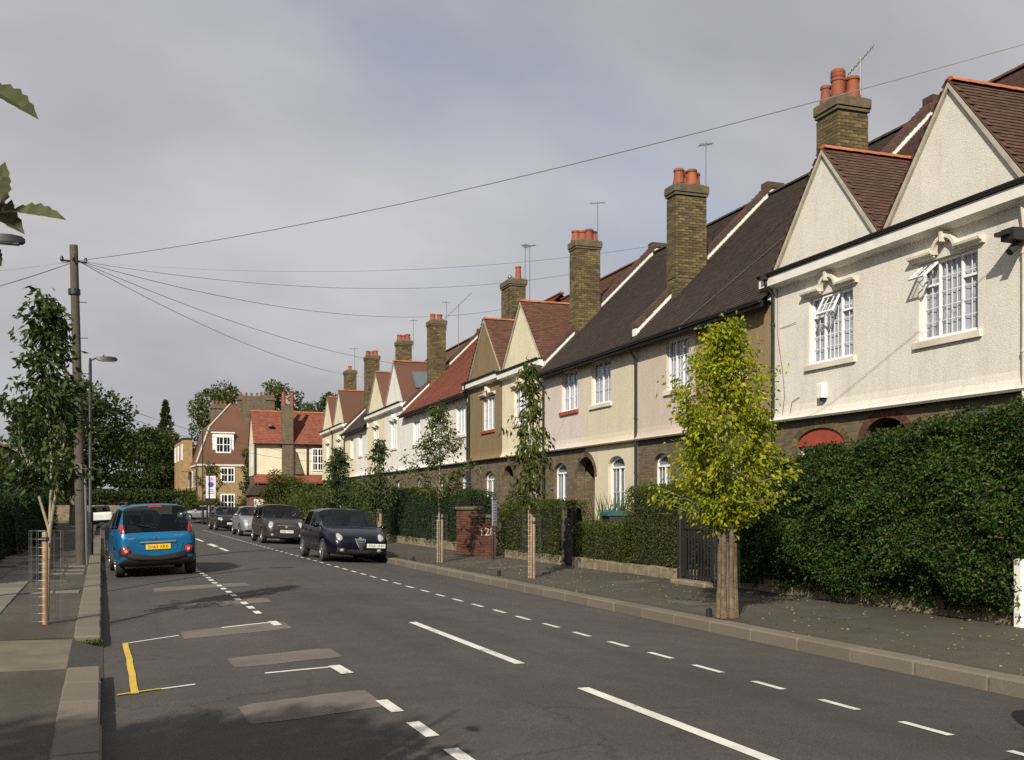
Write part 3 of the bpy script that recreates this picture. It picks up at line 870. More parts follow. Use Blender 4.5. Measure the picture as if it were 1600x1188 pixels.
def ridge_tiles(parent, a, b, mat='ridge_orange', rad=.11, joined=False):
    a = Vector(a); b = Vector(b); d = b - a; n = max(1, int(d.length / .32)); u = d.normalized()
    side = u.cross(Vector((0, 0, 1))).normalized()
    def one(m, p, L):
        k = 7
        for e, rr_ in ((0, rad), (.86, rad * .93)):
            pass
        ra = [p + side * math.cos(math.pi * i / (k - 1)) * rad + Vector((0, 0, 1)) * (math.sin(math.pi * i / (k - 1)) * rad * .8 - .03) for i in range(k)]
        rb = [q + u * (L - .008) + Vector((0, 0, -.006)) for q in ra]
        m.add(ra + rb, [(i, i + 1, k + i + 1, k + i) for i in range(k - 1)] + [tuple(range(k)), tuple(range(2 * k - 1, k - 1, -1))])
    L = d.length / n
    if joined:
        m = MB()
        for i in range(n): one(m, a + u * L * i, L)
        o = m.build('ridge', mat, parent); return
    m = MB(); one(m, Vector((0, 0, 0)), L)
    first = None
    for i in range(n):
        if first is None: o = first = m.build('ridge_tile', mat, parent, sm=35)
        else: o = link(bpy.data.objects.new('ridge_tile', first.data), parent)
        o.location = a + u * L * i

def brick_faces(parent, boxes, mat, name='brick', as_objects=True, seed=1):
    """boxes: (x,y,z,dx,dy,dz) centres; one shared unit cube scaled"""
    r = random.Random(seed)
    m = MB(); m.box(-.5, .5, -.5, .5, -.5, .5)
    if as_objects:
        first = None
        for (x, y, z, a, b, c) in boxes:
            if first is None: o = first = m.build(name, mat, parent)
            else: o = link(bpy.data.objects.new(name, first.data), parent)
            o.location = (x, y, z); o.scale = (a, b, c)
            o.rotation_euler = (r.uniform(-.012, .012), r.uniform(-.012, .012), r.uniform(-.012, .012))
    else:
        q = MB()
        for (x, y, z, a, b, c) in boxes:
            q.box(x - a / 2, x + a / 2, y - b / 2, y + b / 2, z - c / 2, z + c / 2)
        o = q.build('brickwork', mat, parent); o['kind'] = 'stuff'

def stack_bricks(x0, x1, y0, y1, z0, z1, seed=2, faces='fr'):
    """stretcher bond facing of a box: front (-y) and near side (+x), far side optional"""
    r = random.Random(seed); out = []; c = .075; j = 0; z = z0
    while z + .06 <= z1:
        off = .112 if j % 2 else 0.0
        a = x0 - off
        while a < x1:
            p, q = max(a, x0), min(a + .216, x1)
            if q - p > .03: out.append(((p + q) / 2, y0 + .03, z + .033, q - p - .006, .075 + r.uniform(-.006, .008), .066))
            a += .225
        a = y0 + .07 - (0.112 - off)
        while a < y1:
            p, q = max(a, y0 + .07), min(a + .216, y1)
            if q - p > .03:
                out.append((x1 - .03, (p + q) / 2, z + .033, .075 + r.uniform(-.006, .008), q - p - .006, .066))
                if 'l' in faces: out.append((x0 + .03, (p + q) / 2, z + .033, .075, q - p - .006, .066))
            a += .225
        z += c; j += 1
    return out

def chimney(house, hx, w, y0, y1, zb, zt, pots, objects=False, seed=1, mat='brick_piece', cowl=False):
    """hx: centre along the house frame; w: width along the row"""
    r = random.Random(seed)
    x0, x1 = hx - w / 2, hx + w / 2
    m = MB(); m.box(x0 + .012, x1 - .012, y0 + .012, y1 - .012, zb, zt)
    core = m.build('chimney', 'mortar', house)
    bx = stack_bricks(x0, x1, y0, y1, zb + (max(0, zt - zb - 2.6) if objects else 0), zt - .30, seed, 'fr')
    if objects:
        brick_faces(core, bx[-285:], 'brick_piece', seed=seed)
        if len(bx) > 285: brick_faces(core, bx[:-285], 'brick_piece', as_objects=False)
        if zt - zb > 2.6: brick_faces(core, stack_bricks(x0, x1, y0, y1, zb, zt - 2.62, seed, 'fr'), 'brick_piece', as_objects=False)
    else:
        brick_faces(core, bx, 'brick_piece', as_objects=False)
    cp = MB()
    cp.bbox(x0 - .035, x1 + .035, y0 - .035, y1 + .035, zt - .30, zt - .22, .01); cp.bbox(x0 - .065, x1 + .065, y0 - .065, y1 + .065, zt - .22, zt, .03)
    cp.prism([(x0 - .02, y0 - .02, zt - .005), (x1 + .02, y0 - .02, zt - .005), (x1 - .08, y0 + .1, zt + .06), (x0 + .08, y0 + .1, zt + .06)], (0, y1 - y0 - .1, 0))
    cp.build('chimney_cap', 'chimney_cap', core)
    for k, (px, py, hgt, rad, kind) in enumerate(pots):
        p = MB()
        if kind == 'louvre':
            p.lathe([(rad, 0), (rad, hgt * .55), (rad * 1.12, hgt * .58), (rad * 1.12, hgt * .66), (rad * 1.0, hgt * .68), (rad * 1.12, hgt * .72), (rad * 1.12, hgt * .8), (rad, hgt * .82), (rad * 1.1, hgt * .86), (rad * 1.1, hgt * .93), (rad * .85, hgt), (rad * .5, hgt)], 16, (px, py, zt + .03))
        elif kind == 'cowl':
            p.lathe([(rad * .7, 0), (rad * .7, hgt * .6), (rad * 1.2, hgt * .62), (rad * 1.2, hgt * .8), (rad * .8, hgt)], 12, (px, py, zt + .03))
        else:
            p.lathe([(rad * 1.12, 0), (rad * 1.12, .05), (rad, .09), (rad * .86, hgt - .09), (rad * 1.0, hgt - .07), (rad * 1.0, hgt - .02), (rad * .88, hgt), (rad * .7, hgt), (rad * .68, hgt - .15)], 16, (px, py, zt + .03))
        p.build('chimney_pot', 'metal_grey' if kind == 'cowl' else 'pot_clay', core, sm=35)
    return core

def parapet(house, x, w, zoff=0.0, top_y=RIDGE_Y, m_=1.0):
    """raised party wall on the roof: white flashed side and a stepped tile coping"""
    def z_at(y): return EAVE_Z + zoff + (y - EAVE_Y) * m_
    y0, y1 = -.12, top_y
    b = MB()
    prof = [(y0, z_at(y0) - .25), (y1, z_at(y1) - .25), (y1 + .35, z_at(y1) - .1), (y1 + .35, z_at(y1) + .21), (y1 - .05, z_at(y1) + .21), (y0, z_at(y0) + .21)]
    b.prism([(x - w / 2, p, q) for p, q in prof], (w, 0, 0))
    o = b.build('parapet', 'paint_white', house)
    c = MB(); n = int((y1 - y0) * 1.414 / .165); r = random.Random(9)
    for k in range(n):
        ya = y0 + (y1 - y0) * k / n; yb = y0 + (y1 - y0) * (k + 1.25) / n
        za, zb = z_at(ya) + .215, z_at(yb) + .215
        ov = .05 + r.uniform(-.008, .008)
        c.prism([(x - w / 2 - ov, ya, za + .035), (x - w / 2 - ov, yb, zb), (x - w / 2 - ov, yb, zb + .13), (x - w / 2 - ov, ya, za + .165)], (w + 2 * ov, 0, 0))
    c.box(x - w / 2 - .05, x + w / 2 + .05, y1 - .15, y1 + .42, z_at(y1) + .22, z_at(y1) + .38)
    c.build('coping', 'tile_brown', o)
    lead = MB()
    for k in range(n // 2):
        ya = y0 + .1 + (y1 - y0 - .3) * k / (n // 2); yb = ya + (y1 - y0) / (n // 2) * .92
        xx = x + w / 2 + .012
        lead.prism([(xx, ya, z_at(ya) + .06), (xx, yb, z_at(yb) + .06), (xx, yb, z_at(yb) + .16), (xx, ya, z_at(ya) + .16)], (.008, 0, 0))
    lead.build('flashing', 'paint_white', o)
    return o

def gutter(parent, x0, x1, y, z, mat='gutter_black', r=.065):
    m = MB(); n = 8
    prof = [(y + r * math.cos(math.pi + math.pi * k / n), z + r * math.sin(math.pi + math.pi * k / n)) for k in range(n + 1)]
    prof2 = [(y + (r - .012) * math.cos(2 * math.pi - math.pi * k / n), z + (r - .012) * math.sin(2 * math.pi - math.pi * k / n)) for k in range(n + 1)]
    m.prism([(x0, a, b) for a, b in prof + prof2], (x1 - x0, 0, 0))
    return m.build('gutter', mat, parent)
def downpipe(parent, x, z0, z1, y, mat='gutter_black', off=.2):
    m = MB(); m.tube([(x, y - off, z1 + .05), (x, y - off + .02, z1 - .08), (x, y, z1 - .3), (x, y, z0)], .04, 8)
    for z in np.arange(z0 + .8, z1 - .4, 1.5): m.lathe([(.05, 0), (.05, .05)], 8, (x, y, z))
    m.box(x - .07, x + .07, y - off - .06, y - off + .07, z1, z1 + .12)
    return m.build('downpipe', mat, parent, sm=40)

def arch_ring(parent, xc, hw, zs, rise, y, mat='red_brick_piece', th=.2, name='brick_arch', half=0):
    m = MB(); n = 16
    for k in (range(n) if not half else range(n // 2) if half > 0 else range(n // 2, n)):
        t0, t1 = math.pi * (k + .04) / n, math.pi * (k + .96) / n
        q = [(xc - hw * math.cos(t0), zs + rise * math.sin(t0)), (xc - hw * math.cos(t1), zs + rise * math.sin(t1)),
             (xc - (hw + th) * math.cos(t1), zs + (rise + th) * math.sin(t1)), (xc - (hw + th) * math.cos(t0), zs + (rise + th) * math.sin(t0))]
        m.prism([(a, y, b) for a, b in q], (0, .04, 0))
    return m.build(name, mat, parent)

FLARE = 3.40
def house(t0, t1, kind, label, col, gcol='brick_stock', tile='tile_brown', ffw=None, gfw=None, arch=None, zoff=0.0, near=False, group=None,
          pipe=None, sill='paint_cream', win='pvc3', hooded=True, apex=8.7, fas=6.5, parap=None, curtain='curtain_net', gable_col=None, far=False, frame='pvc_white', wtop=None, ext=(0, 0)):
    """one house of the terrace between distances t0 (near) and t1 (far) along the row. local x right, y back, z up"""
    tc_ = (t0 + t1) / 2; w = t1 - t0; hw = w / 2
    H = empty('terraced_house', tw(tc_), HRZ, label, 'house', group)
    lx = lambda t: tc_ - t                        # row distance -> local x
    # ground floor
    g = MB(); ops = []
    if gfw: ops.append((lx(gfw[1]), lx(gfw[0]), gfw[2], gfw[3], gfw[4]))
    if arch:
        a0, a1 = max(lx(arch[1]), -hw), min(lx(arch[0]), hw)
        hf = 0 if a1 - a0 > .8 else (1 if a1 > hw - .01 else -1)
        ops.append((a0, a1, GZ, arch[2], arch[3], hf))
    wall_panel(g, -hw, hw, -.15, FLARE + .12, 0.0, ops, .25 if not arch else .25)
    gw = g.build('ground_floor_wall', gcol, H)
    if gfw:
        wz = window(H, lx(gfw[1]) + .005, lx(gfw[0]) - .005, gfw[2] + .005, gfw[3] - .005, .11, 'c2', rise=gfw[4], curtain='curtain_dark' if not far else 'curtain_net')
        if near: pass
        s = MB(); s.box(lx(gfw[1]) - .08, lx(gfw[0]) + .08, -.06, .10, gfw[2] - .10, gfw[2] - .004); s.build('window_sill', 'paint_cream', H)
    if arch:
        d = MB(); zt_ = arch[2] + .1; yk = 1.75; p0, p1 = a0 - (.02 if hf >= 0 else 0), a1 + (.02 if hf <= 0 else 0)
        d.quad((p0, yk, 0), (p1, yk, 0), (p1, yk, zt_), (p0, yk, zt_)); d.quad((p0, .25, zt_), (p0, yk, zt_), (p1, yk, zt_), (p1, .25, zt_))
        if hf >= 0: d.quad((p0, .25, 0), (p0, yk, 0), (p0, yk, zt_), (p0, .25, zt_))
        if hf <= 0: d.quad((p1, yk, 0), (p1, .25, 0), (p1, .25, zt_), (p1, yk, zt_))
        d.build('porch_recess', 'brick_stock', H)
        dd = MB(); cx = (a0 + a1) / 2; dw = min(.42, (a1 - a0) / 2 - .03)
        dd.box(cx - dw, cx + dw, 1.68, 1.73, GZ, 2.2); dd.box(cx - dw + .1, cx + dw - .1, 1.665, 1.68, 1.3, 2.0); dd.box(cx - dw + .1, cx + dw - .1, 1.665, 1.68, .4, 1.15)
        dd.build('front_door', 'red_paint' if t0 < 5 else 'curtain_dark', H)
        if hf: arch_ring(H, a1 if hf > 0 else a0, a1 - a0 + .003, arch[2] - arch[3], arch[3] + .003, -.012, 'brick_piece' if t0 > 5 else 'red_brick_piece', .16, half=hf)
        else: arch_ring(H, cx, (a1 - a0) / 2 + .003, arch[2] - arch[3], arch[3] + .003, -.012, 'brick_piece' if t0 > 5 else 'red_brick_piece', .16)
    # upper wall: roughcast, flared foot
    top = fas if kind == 'gable' else EAVE_Z + zoff + .3
    up = MB(); y0 = -.06; uo = []
    wt_ = wtop
    if ffw: uo = [(lx(ffw[1]), lx(ffw[0]), ffw[2], ffw[3], 0.0)]
    wall_panel(up, -hw, hw, FLARE + .28, top, y0, uo, .17)
    fl = [(y0, FLARE + .28), (y0 - .02, FLARE + .15), (y0 - .06, FLARE + .05), (y0 - .11, FLARE - .01), (y0 - .08, FLARE - .05), (.02, FLARE - .03)]
    for a, b in zip(fl[:-1], fl[1:]):
        up.quad((-hw, b[0], b[1]), (hw, b[0], b[1]), (hw, a[0], a[1]), (-hw, a[0], a[1]))
    for s in (-1, 1):
        up.poly([(s * hw, p, q) for p, q in fl] + [(s * hw, .02, FLARE + .28)])
        up.quad((s * hw, y0, FLARE + .28), (s * hw, .2, FLARE + .28), (s * hw, .2, top), (s * hw, y0, top))
    uw = up.build('upper_wall', col, H)
    if ffw:
        a, b = lx(ffw[1]), lx(ffw[0])
        wn_ = window(H, a + .004, b - .004, ffw[2] + .004, ffw[3] - .004, .015, win, detail=not far, curtain=curtain, frame=frame)
        s = MB(); s.bbox(a - .12, b + .10, y0 - .055, .06, ffw[2] - .12, ffw[2] - .003, .012); s.build('window_sill', sill, H)
        if kind == 'gable' and hooded: hood(H, (a + b) / 2, b - a, ffw[3] + .0, y0, 'paint_cream' if not far else 'paint_white')
        if near:
            iw = b - a - .118; xs_ = a + .059 + iw * .29
            if near == 'A1': open_vent(wn_, xs_ + .0, xs_ + iw * .42, ffw[3] - .05, .42, .01, 28)
            else: open_vent(wn_, a + .05, a + .05 + iw * .30, ffw[3] - .05, .42, .01, 50)
    # back and roof
    bk = MB(); bk.box(-hw, hw, 8.1, 8.4, -.15, EAVE_Z + zoff)
    bk.build('back_wall', 'brick_stock', H)
    m_ = 1.0
    def zm(y): return EAVE_Z + zoff + (y - EAVE_Y) * m_
    rz = zm(RIDGE_Y)
    al = Vector((1, 0, 0)); upv = Vector((0, 1, 1)).normalized(); nv = Vector((0, -1, 1)).normalized()
    k = (apex - fas - .05) / hw if kind == 'gable' else 0
    gz = (lambda x: apex - abs(x) * k) if kind == 'gable' else None
    org = Vector((-hw, EAVE_Y, EAVE_Z + zoff)); S = (RIDGE_Y - EAVE_Y) * 1.4142
    under = MB()
    yst = EAVE_Y if kind != 'gable' else .25
    under.quad((-hw, yst, zm(yst) - .012), (hw, yst, zm(yst) - .012), (hw, RIDGE_Y, rz - .012), (-hw, RIDGE_Y, rz - .012))
    under.quad((-hw, RIDGE_Y, rz - .012), (hw, RIDGE_Y, rz - .012), (hw, 8.7, EAVE_Z + zoff), (-hw, 8.7, EAVE_Z + zoff))
    if kind != 'gable':
        under.quad((-hw, EAVE_Y, zm(EAVE_Y) - .02), (-hw, 0.0, zm(EAVE_Y) + .02), (hw, 0.0, zm(EAVE_Y) + .02), (hw, EAVE_Y, zm(EAVE_Y) - .02))
    rf = under.build('roof', tile, H)
    if not far or kind != 'gable':
        keep = None if kind != 'gable' else (lambda p: p.z > gz(p.x) - .06 and p.y > .2)
        gsc = 1.0 if not far else 2.0
        pts = tile_arrays(org, al, upv, nv, w, S, keep, .165 * gsc, .10 * gsc)
        tile_mesh_np(pts, al, upv, nv, tile, 'roof_tiles', rf, .165 * gsc, .10 * gsc)
    ridge_tiles(rf, (-hw, RIDGE_Y, rz + .03), (hw, RIDGE_Y, rz + .03), tile if kind != 'gable' else 'tile_rust', .12, True)
    if kind == 'gable':
        yf = y0 - .03
        gb = MB(); gb.prism([(-hw + .03, y0, fas - .02), (hw - .03, y0, fas - .02), (0, y0, apex - .06)], (0, .2, 0))
        gb.build('gable', gable_col or col, H)
        vg = MB()
        for s in (-1, 1):
            ux, uz = s * hw, fas + .05; L = math.hypot(hw, apex - uz); nx, nz = s * (apex - uz) / L, hw / L
            ux -= nx * .022; uz -= nz * .022; ap_ = apex - .03; p = [(ux, uz), (0, ap_), (0, ap_ - .09), (ux - nx * .085, uz - nz * .085)]
            vg.prism([(a, yf - .03, b) for a, b in p], (0, .15, 0))
        vg.build('verge', 'verge_mortar', H)
        # gable roof, two slopes running back into the main roof
        for s in (-1, 1):
            upg = Vector((-s * hw, 0, apex - fas - .05)).normalized(); alg = Vector((0, s, 0)); nvg = alg.cross(upg).normalized()
            if nvg.z < 0: nvg = -nvg
            S2 = math.hypot(hw, apex - fas - .05)
            st = MB(); yb = min(RIDGE_Y, EAVE_Y + (apex - EAVE_Z - zoff) + .3)
            a_ = Vector((s * hw, yf - .035, fas + .05)) + nvg * .002; b_ = Vector((0, yf - .035, apex)) + nvg * .002
            st.quad(a_, b_, b_ + Vector((0, yb - yf, 0)), a_ + Vector((0, yb - yf, 0)))
            st.build('gable_roof', tile, H)
            lim = lambda p: p.y < EAVE_Y + (p.z - EAVE_Z - zoff) / m_ + .22
            og = Vector((s * hw, yf if s > 0 else yb, fas + .05))
            if near and s > 0:
                pts = tile_arrays(og, Vector((0, 1, 0)), upg, nvg, yb - yf, S2, lim)
                rest = tile_objects(sorted(pts, key=lambda p: p.y - .3 * p.z), Vector((0, 1, 0)), upg, nvg, tile, H)
                if rest: tile_mesh_np(rest, Vector((0, 1, 0)), upg, nvg, tile, 'roof_tiles', H)
            elif not far:
                pts = tile_arrays(og, alg, upg, nvg, yb - yf, S2, lim)
                tile_mesh_np(pts, alg, upg, nvg, tile, 'roof_tiles', H)
        ridge_tiles(H, (0, yf, apex + .02), (0, yb - .1, apex + .02), 'ridge_orange', .10, joined=not near)
        # fascia cornice and gutter
        x1e = hw + (.0 if near != 'A1' else 0)
        fb = MB()
        pf = [(y0, fas - .29), (y0 - .10, fas - .27), (y0 - .17, fas - .24), (y0 - .22, fas - .235), (y0 - .22, fas - .05), (y0, fas - .05)]
        fb.prism([(-hw - ext[1], a, b) for a, b in pf], (w + ext[0] + ext[1], 0, 0))
        fb.build('fascia', 'paint_white', H)
        gutter(H, -hw - ext[1], hw + ext[0], y0 - .23, fas + .03)
        sf = MB(); sf.box(-hw - ext[1], hw + ext[0], y0 - .20, y0, fas - .045, fas + .0); sf.build('lead_flat', 'gutter_black', H)
    else:
        gutter(H, -hw, hw, EAVE_Y - .06, EAVE_Z + zoff + .0)
        fb = MB(); fb.box(-hw, hw, EAVE_Y + .0, EAVE_Y + .03, EAVE_Z + zoff - .14, EAVE_Z + zoff - .005); fb.build('fascia', 'gutter_black', H)
    for pt in (pipe or []):
        downpipe(H, lx(pt), GZ, (fas - .1 if kind == 'gable' else EAVE_Z + zoff - .1), y0 - .06)
    if parap is not None:
        parapet(H, lx(parap), .24, zoff)
    return H, lx

HH = {}
G1 = 'gabled roughcast houses of the terrace'
HH['A3'] = house(-5.2, -1.75, 'gable', 'white gabled house at the right edge, beyond the black downpipe', 'render_white', ffw=(-4.2, -2.85, 4.44, 5.79), gfw=(-4.6, -3.2, 1.5, 3.17, .3))
HH['A2'] = house(-1.75, 1.65, 'gable', 'white gabled house at far right with leftmost vent of its upper window open', 'render_white', ffw=(-.66, .70, 4.44, 5.79), gfw=(-1.2, .1, 1.5, 3.2, .3), arch=(.98, 1.65, 3.2, .5), near='A2', tile='tile_brown')
HH['A1'] = house(1.65, 5.17, 'gable', 'white gabled house with red window arch and middle vent open, behind tall hedge', 'render_white', ffw=(2.49, 3.89, 4.44, 5.79), gfw=(2.82, 4.4, 1.4, 3.15, .34), arch=(1.65, 2.3, 3.2, .5), near='A1', pipe=[5.10], parap=5.2, tile='tile_brown', ext=(0, .22))
HH['L1'] = house(5.17, 8.56, 'eave', 'brown roughcast low-eaved house beside the white gabled one, behind yellow tree', 'render_brown', ffw=(6.3, 7.6, 4.55, 5.85), gfw=(6.6, 7.7, 1.3, 2.95, .3), tile='tile_dark', win='c3')
HH['L2'] = house(8.56, 11.89, 'eave', 'pinkish rendered low-eaved house left of the yellow tree', 'render_pink', ffw=(8.9, 10.1, 4.55, 5.85), gfw=(10.0, 10.95, 1.3, 2.95, .3), tile='tile_dark', win='c3', pipe=[11.8])
HH['L3'] = house(11.89, 15.59, 'eave', 'cream rendered low-eaved house with cream ground floor and arched windows', 'render_cream', gcol='render_cream', ffw=(13.58, 15.0, 4.6, 5.9), gfw=(12.75, 13.9, 1.2, 3.0, .3), arch=(14.87, 15.59, 3.06, .62), tile='tile_dark', win='c2', parap=11.89)
HH['L4'] = house(15.59, 19.24, 'eave', 'pale pink rendered house with red window sill and dark arched porch', 'render_pale', ffw=(16.1, 17.46, 4.6, 5.9), gfw=(17.15, 18.3, 1.0, 2.95, .3), arch=(15.59, 16.27, 3.06, .62), tile='tile_dark', win='c3', sill='red_paint', parap=19.2, pipe=[19.0])
HH['B1'] = house(19.24, 23.62, 'gable', 'cream gabled house behind the slim drooping street tree', 'render_butter', ffw=(20.75, 22.25, 4.55, 5.85), gfw=(20.0, 20.9, 1.2, 2.9, .3), arch=(22.45, 23.62, 3.05, .5), tile='tile_rust', fas=6.6, apex=9.0, win='c3', ext=(.2, 0))
HH['B2'] = house(23.62, 28.09, 'gable', 'dark brown roughcast gabled house with red sill', 'render_umber', ffw=(24.6, 26.2, 4.55, 5.9), gfw=(24.8, 26.1, 1.2, 2.9, .3), tile='tile_rust', fas=6.7, apex=9.1, win='c3', sill='red_paint', pipe=[27.95], ext=(0, .25))
CW = (40.39 - 28.09) / 3
for i, (lab, c) in enumerate([('white house under red tiled roof, next to dark brown gabled house', 'render_white'), ('white house in the middle under the red tiled roof', 'render_bright'), ('white house at the far end of the red tiled roof', 'render_bright')]):
    a = 28.09 + CW * i
    HH['C%d' % i] = house(a, a + CW, 'eave', lab, c, ffw=(a + .5, a + 2.0, 4.6, 5.9), gfw=(a + .4, a + 1.5, 1.2, 2.9, .3), tile='tile_red', win='c3', parap=(40.3 if i == 2 else None), zoff=.3, pipe=([a + .1] if i == 0 else []))
HH['D1'] = house(40.39, 45.3, 'gable', 'bright white gabled house with skylight beyond the red roof', 'render_bright', ffw=(42.2, 43.7, 4.7, 6.2), gfw=(41.5, 42.6, 1.2, 2.9, .3), tile='tile_rust', fas=7.1, apex=9.6, zoff=.4, far=True, win='c3')
HH['D2'] = house(45.3, 50.6, 'gable', 'pale cream gabled house beyond the bright white one', 'render_butter', ffw=(47.2, 48.7, 4.7, 6.2), gfw=(46.5, 47.6, 1.2, 2.9, .3), tile='tile_rust', fas=7.1, apex=9.6, zoff=.4, far=True, win='c3', parap=50.5)
HH['E1'] = house(50.6, 54.8, 'eave', 'small white dark-roofed house between the far gables', 'render_bright', ffw=(52.4, 53.7, 4.7, 6.2), tile='tile_dark', zoff=.45, far=True, win='c3')
HH['E2'] = house(54.8, 59.1, 'eave', 'small cream dark-roofed house next to the farthest gables', 'render_butter', ffw=(55.6, 56.9, 4.7, 6.2), tile='tile_dark', zoff=.45, far=True, win='c3', parap=59.0, pipe=[59.0])
HH['F1'] = house(59.1, 64.2, 'gable', 'cream gabled house second from the far end of the row', 'render_butter', ffw=(61, 62.4, 4.7, 6.2), tile='tile_rust', fas=7.3, apex=9.9, zoff=.5, far=True, win='c3')
HH['F2'] = house(64.2, 69.67, 'gable', 'cream gabled house at the far end of the row', 'render_butter', ffw=(66.2, 67.6, 4.7, 6.2), tile='tile_rust', fas=7.3, apex=9.9, zoff=.5, far=True, win='c3', pipe=[64.3])

def std_pots(hx, y0, y1, n=3, h=.38, rad=.155, kinds=None):
    return [(hx + (.0 if i % 2 else .12) * (1 if i % 3 else -1), y0 + (y1 - y0) * (i + .5) / n, h * (1, .94, 1.05)[i % 3], rad, (kinds or ['p'] * 9)[i]) for i in range(n)]
H_, lx = HH['A1']
cx = lx(5.13)
chimney(H_, cx, .76, 1.28, 2.06, 7.3, 10.45, [(cx - .24, 1.42, .40, .12, 'p'), (cx + .14, 1.46, .62, .145, 'louvre'), (cx - .12, 1.74, .50, .13, 'p'), (cx + .2, 1.80, .48, .15, 'p'), (cx + .0, 1.97, .52, .13, 'p')], True, 5)
H_, lx = HH['L2']
cx = lx(11.77)
chimney(H_, cx, .54, .97, 1.93, 7.0, 10.5, [(cx + .1, 1.15, .42, .15, 'p'), (cx - .1, 1.36, .44, .15, 'p'), (cx + .1, 1.56, .44, .15, 'p'), (cx - .08, 1.76, .42, .15, 'p')], True, 6)
for key, t, w, y0, y1, zt, n in [('L4', 19.22, .64, 1.08, 1.97, 10.75, 4), ('B2', 27.6, 1.15, 1.42, 2.13, 11.1, 2), ('C2', 40.2, 1.0, 1.3, 2.1, 11.5, 2), ('D2', 46.4, .9, .9, 1.7, 11.3, 3), ('E2', 58.9, 1.1, 1.4, 2.3, 12.1, 3), ('F2', 65.2, 1.1, 1.0, 1.8, 11.8, 1)]:
    H_, lx = HH[key]; cx = lx(t)
    pts = std_pots(cx, y0 + .05, y1 - .05, n)
    if key == 'B2': pts = [(cx - .3, y0 + .3, .3, .09, 'cowl'), (cx + .35, y0 + .45, .55, .13, 'p')]
    chimney(H_, cx, w, y0, y1, 7.0, zt, pts, False, 7)
# roof light on the bright white house, alarm box and cable on the near white house
H_, lx = HH['D1']
rl = MB()
k_ = (9.6 - 7.1 - .05) / 2.455
upg = Vector((-1, 0, k_)).normalized(); nvg = Vector((k_, 0, 1)).normalized()
o0 = Vector((1.75, .75, 9.6 - 1.75 * k_ + .06))
rl.prism([o0, o0 + Vector((0, 1.1, 0)), o0 + Vector((0, 1.1, 0)) + upg * 1.45, o0 + upg * 1.45], nvg * .06, 0)
i0 = o0 + Vector((0, .1, 0)) + upg * .12 + nvg * .062
rl.quad(i0, i0 + Vector((0, .9, 0)), i0 + Vector((0, .9, 0)) + upg * 1.2, i0 + upg * 1.2, 1)
MATS['roof_glass'] = plain('roof_glass', (0.12, 0.15, 0.17), 0.08, 0.2)
rl.build('roof_light', ['metal_grey', 'roof_glass'], H_)
H_, lx = HH['A1']
bx_ = MB(); bx_.bbox(lx(3.45), lx(3.26), -.20, -.06, 3.72, 4.02, .02)
bx_.box(lx(3.41), lx(3.30), -.15, -.07, 3.66, 3.725, 1)
bx_.build('alarm_box', ['paint_white', 'metal_black'], H_)
cb = MB(); cb.tube([(lx(5.0), -.075, 6.2), (lx(4.98), -.08, 5.2), (lx(4.8), -.075, 4.4), (lx(4.72), -.08, 3.9), (lx(4.78), -.1, 3.46)], .006, 5)
cb.tube([(lx(4.9), -.075, 5.35), (lx(4.3), -.085, 5.38)], .005, 5); cb.tube([(lx(4.5), -.1, 3.5), (lx(4.45), -.08, 3.75), (lx(4.2), -.075, 3.82)], .006, 5)
cb.build('wall_cable', 'wood_pole', H_)
# red segmental head over the near ground-floor window
arch_ring(H_, (lx(4.4) + lx(2.82)) / 2, .79, 3.15 - .34, .34, -.014, 'brick_piece', .16)
rp = MB(); n = 10; c0 = (lx(4.4) + lx(2.82)) / 2
rp.poly([(c0 - .785 * math.cos(math.pi * k / n), .03, 2.80 + .34 * math.sin(math.pi * k / n)) for k in range(n + 1)])
rp.build('window_tympanum', 'red_paint', H_)
# cable lying down the brown roof
H_, lx = HH['L1']
rc = MB()
rc.tube([(lx(5.45), 4.1, 10.45), (lx(6.9), 2.0, 8.42), (lx(8.0), .5, 6.93), (lx(8.6), -.25, 6.17), (lx(8.7), -.44, 6.0), (lx(8.62), -.47, 5.9)], .013, 5)
rc.build('roof_cable', 'wood_pole', H_)
# dark bracket at the right edge
H_, lx = HH['A2']
br = MB(); br.box(lx(-1.5), lx(-1.75), -.42, -.06, 5.62, 5.80); br.box(lx(-1.45), lx(-1.7), -.50, -.40, 5.70, 5.76); br.tube([(lx(-1.6), -.12, 5.65), (lx(-1.6), -.35, 5.45)], .06, 8)
br.build('pipe_hopper', 'gutter_black', H_)
downpipe(H_, lx(-1.64), GZ, 6.2, -.10, 'paint_cream', .05)

# ------------------------------------------------------------------ aerials on the stacks
def aerial(t, d, z, h, dish, ang, label, boom=.9):
    A = empty('tv_aerial', tw(t, d, z), HRZ, label, 'aerial')
    m = MB(); m.tube([(0, 0, -.4), (0, 0, h)], .016, 6); m.build('mast', 'metal_grey', A)
    b = MB(); b.tube([(-boom / 2, 0, 0), (boom / 2, 0, 0)], .012, 5)
    for i in range(9):
        x = -boom / 2 + boom * i / 8; L = .16 - .006 * i
        b.tube([(x, -L, 0), (x, L, 0)], .006, 4)
    o = b.build('antenna', 'metal_grey', A); o.location = (0, 0, h - .08); o.rotation_euler = (0, R(dish), R(ang))
    return A
aerial(5.05, 2.1, 10.5, 1.0, -48, 60, 'tilted aerial behind the clay pots of the nearest chimney', .8)
aerial(-1.9, 2.6, 8.6, 2.2, -30, 70, 'tall aerial rising behind the rightmost white gable', .8)
aerial(11.75, 2.05, 10.5, 1.35, -10, 80, 'thin aerial on the tall chimney behind the yellow tree', .4)
aerial(19.2, 2.0, 10.75, 1.5, 0, 60, 'cross-shaped aerial on the chimney above the dark roof', .5)
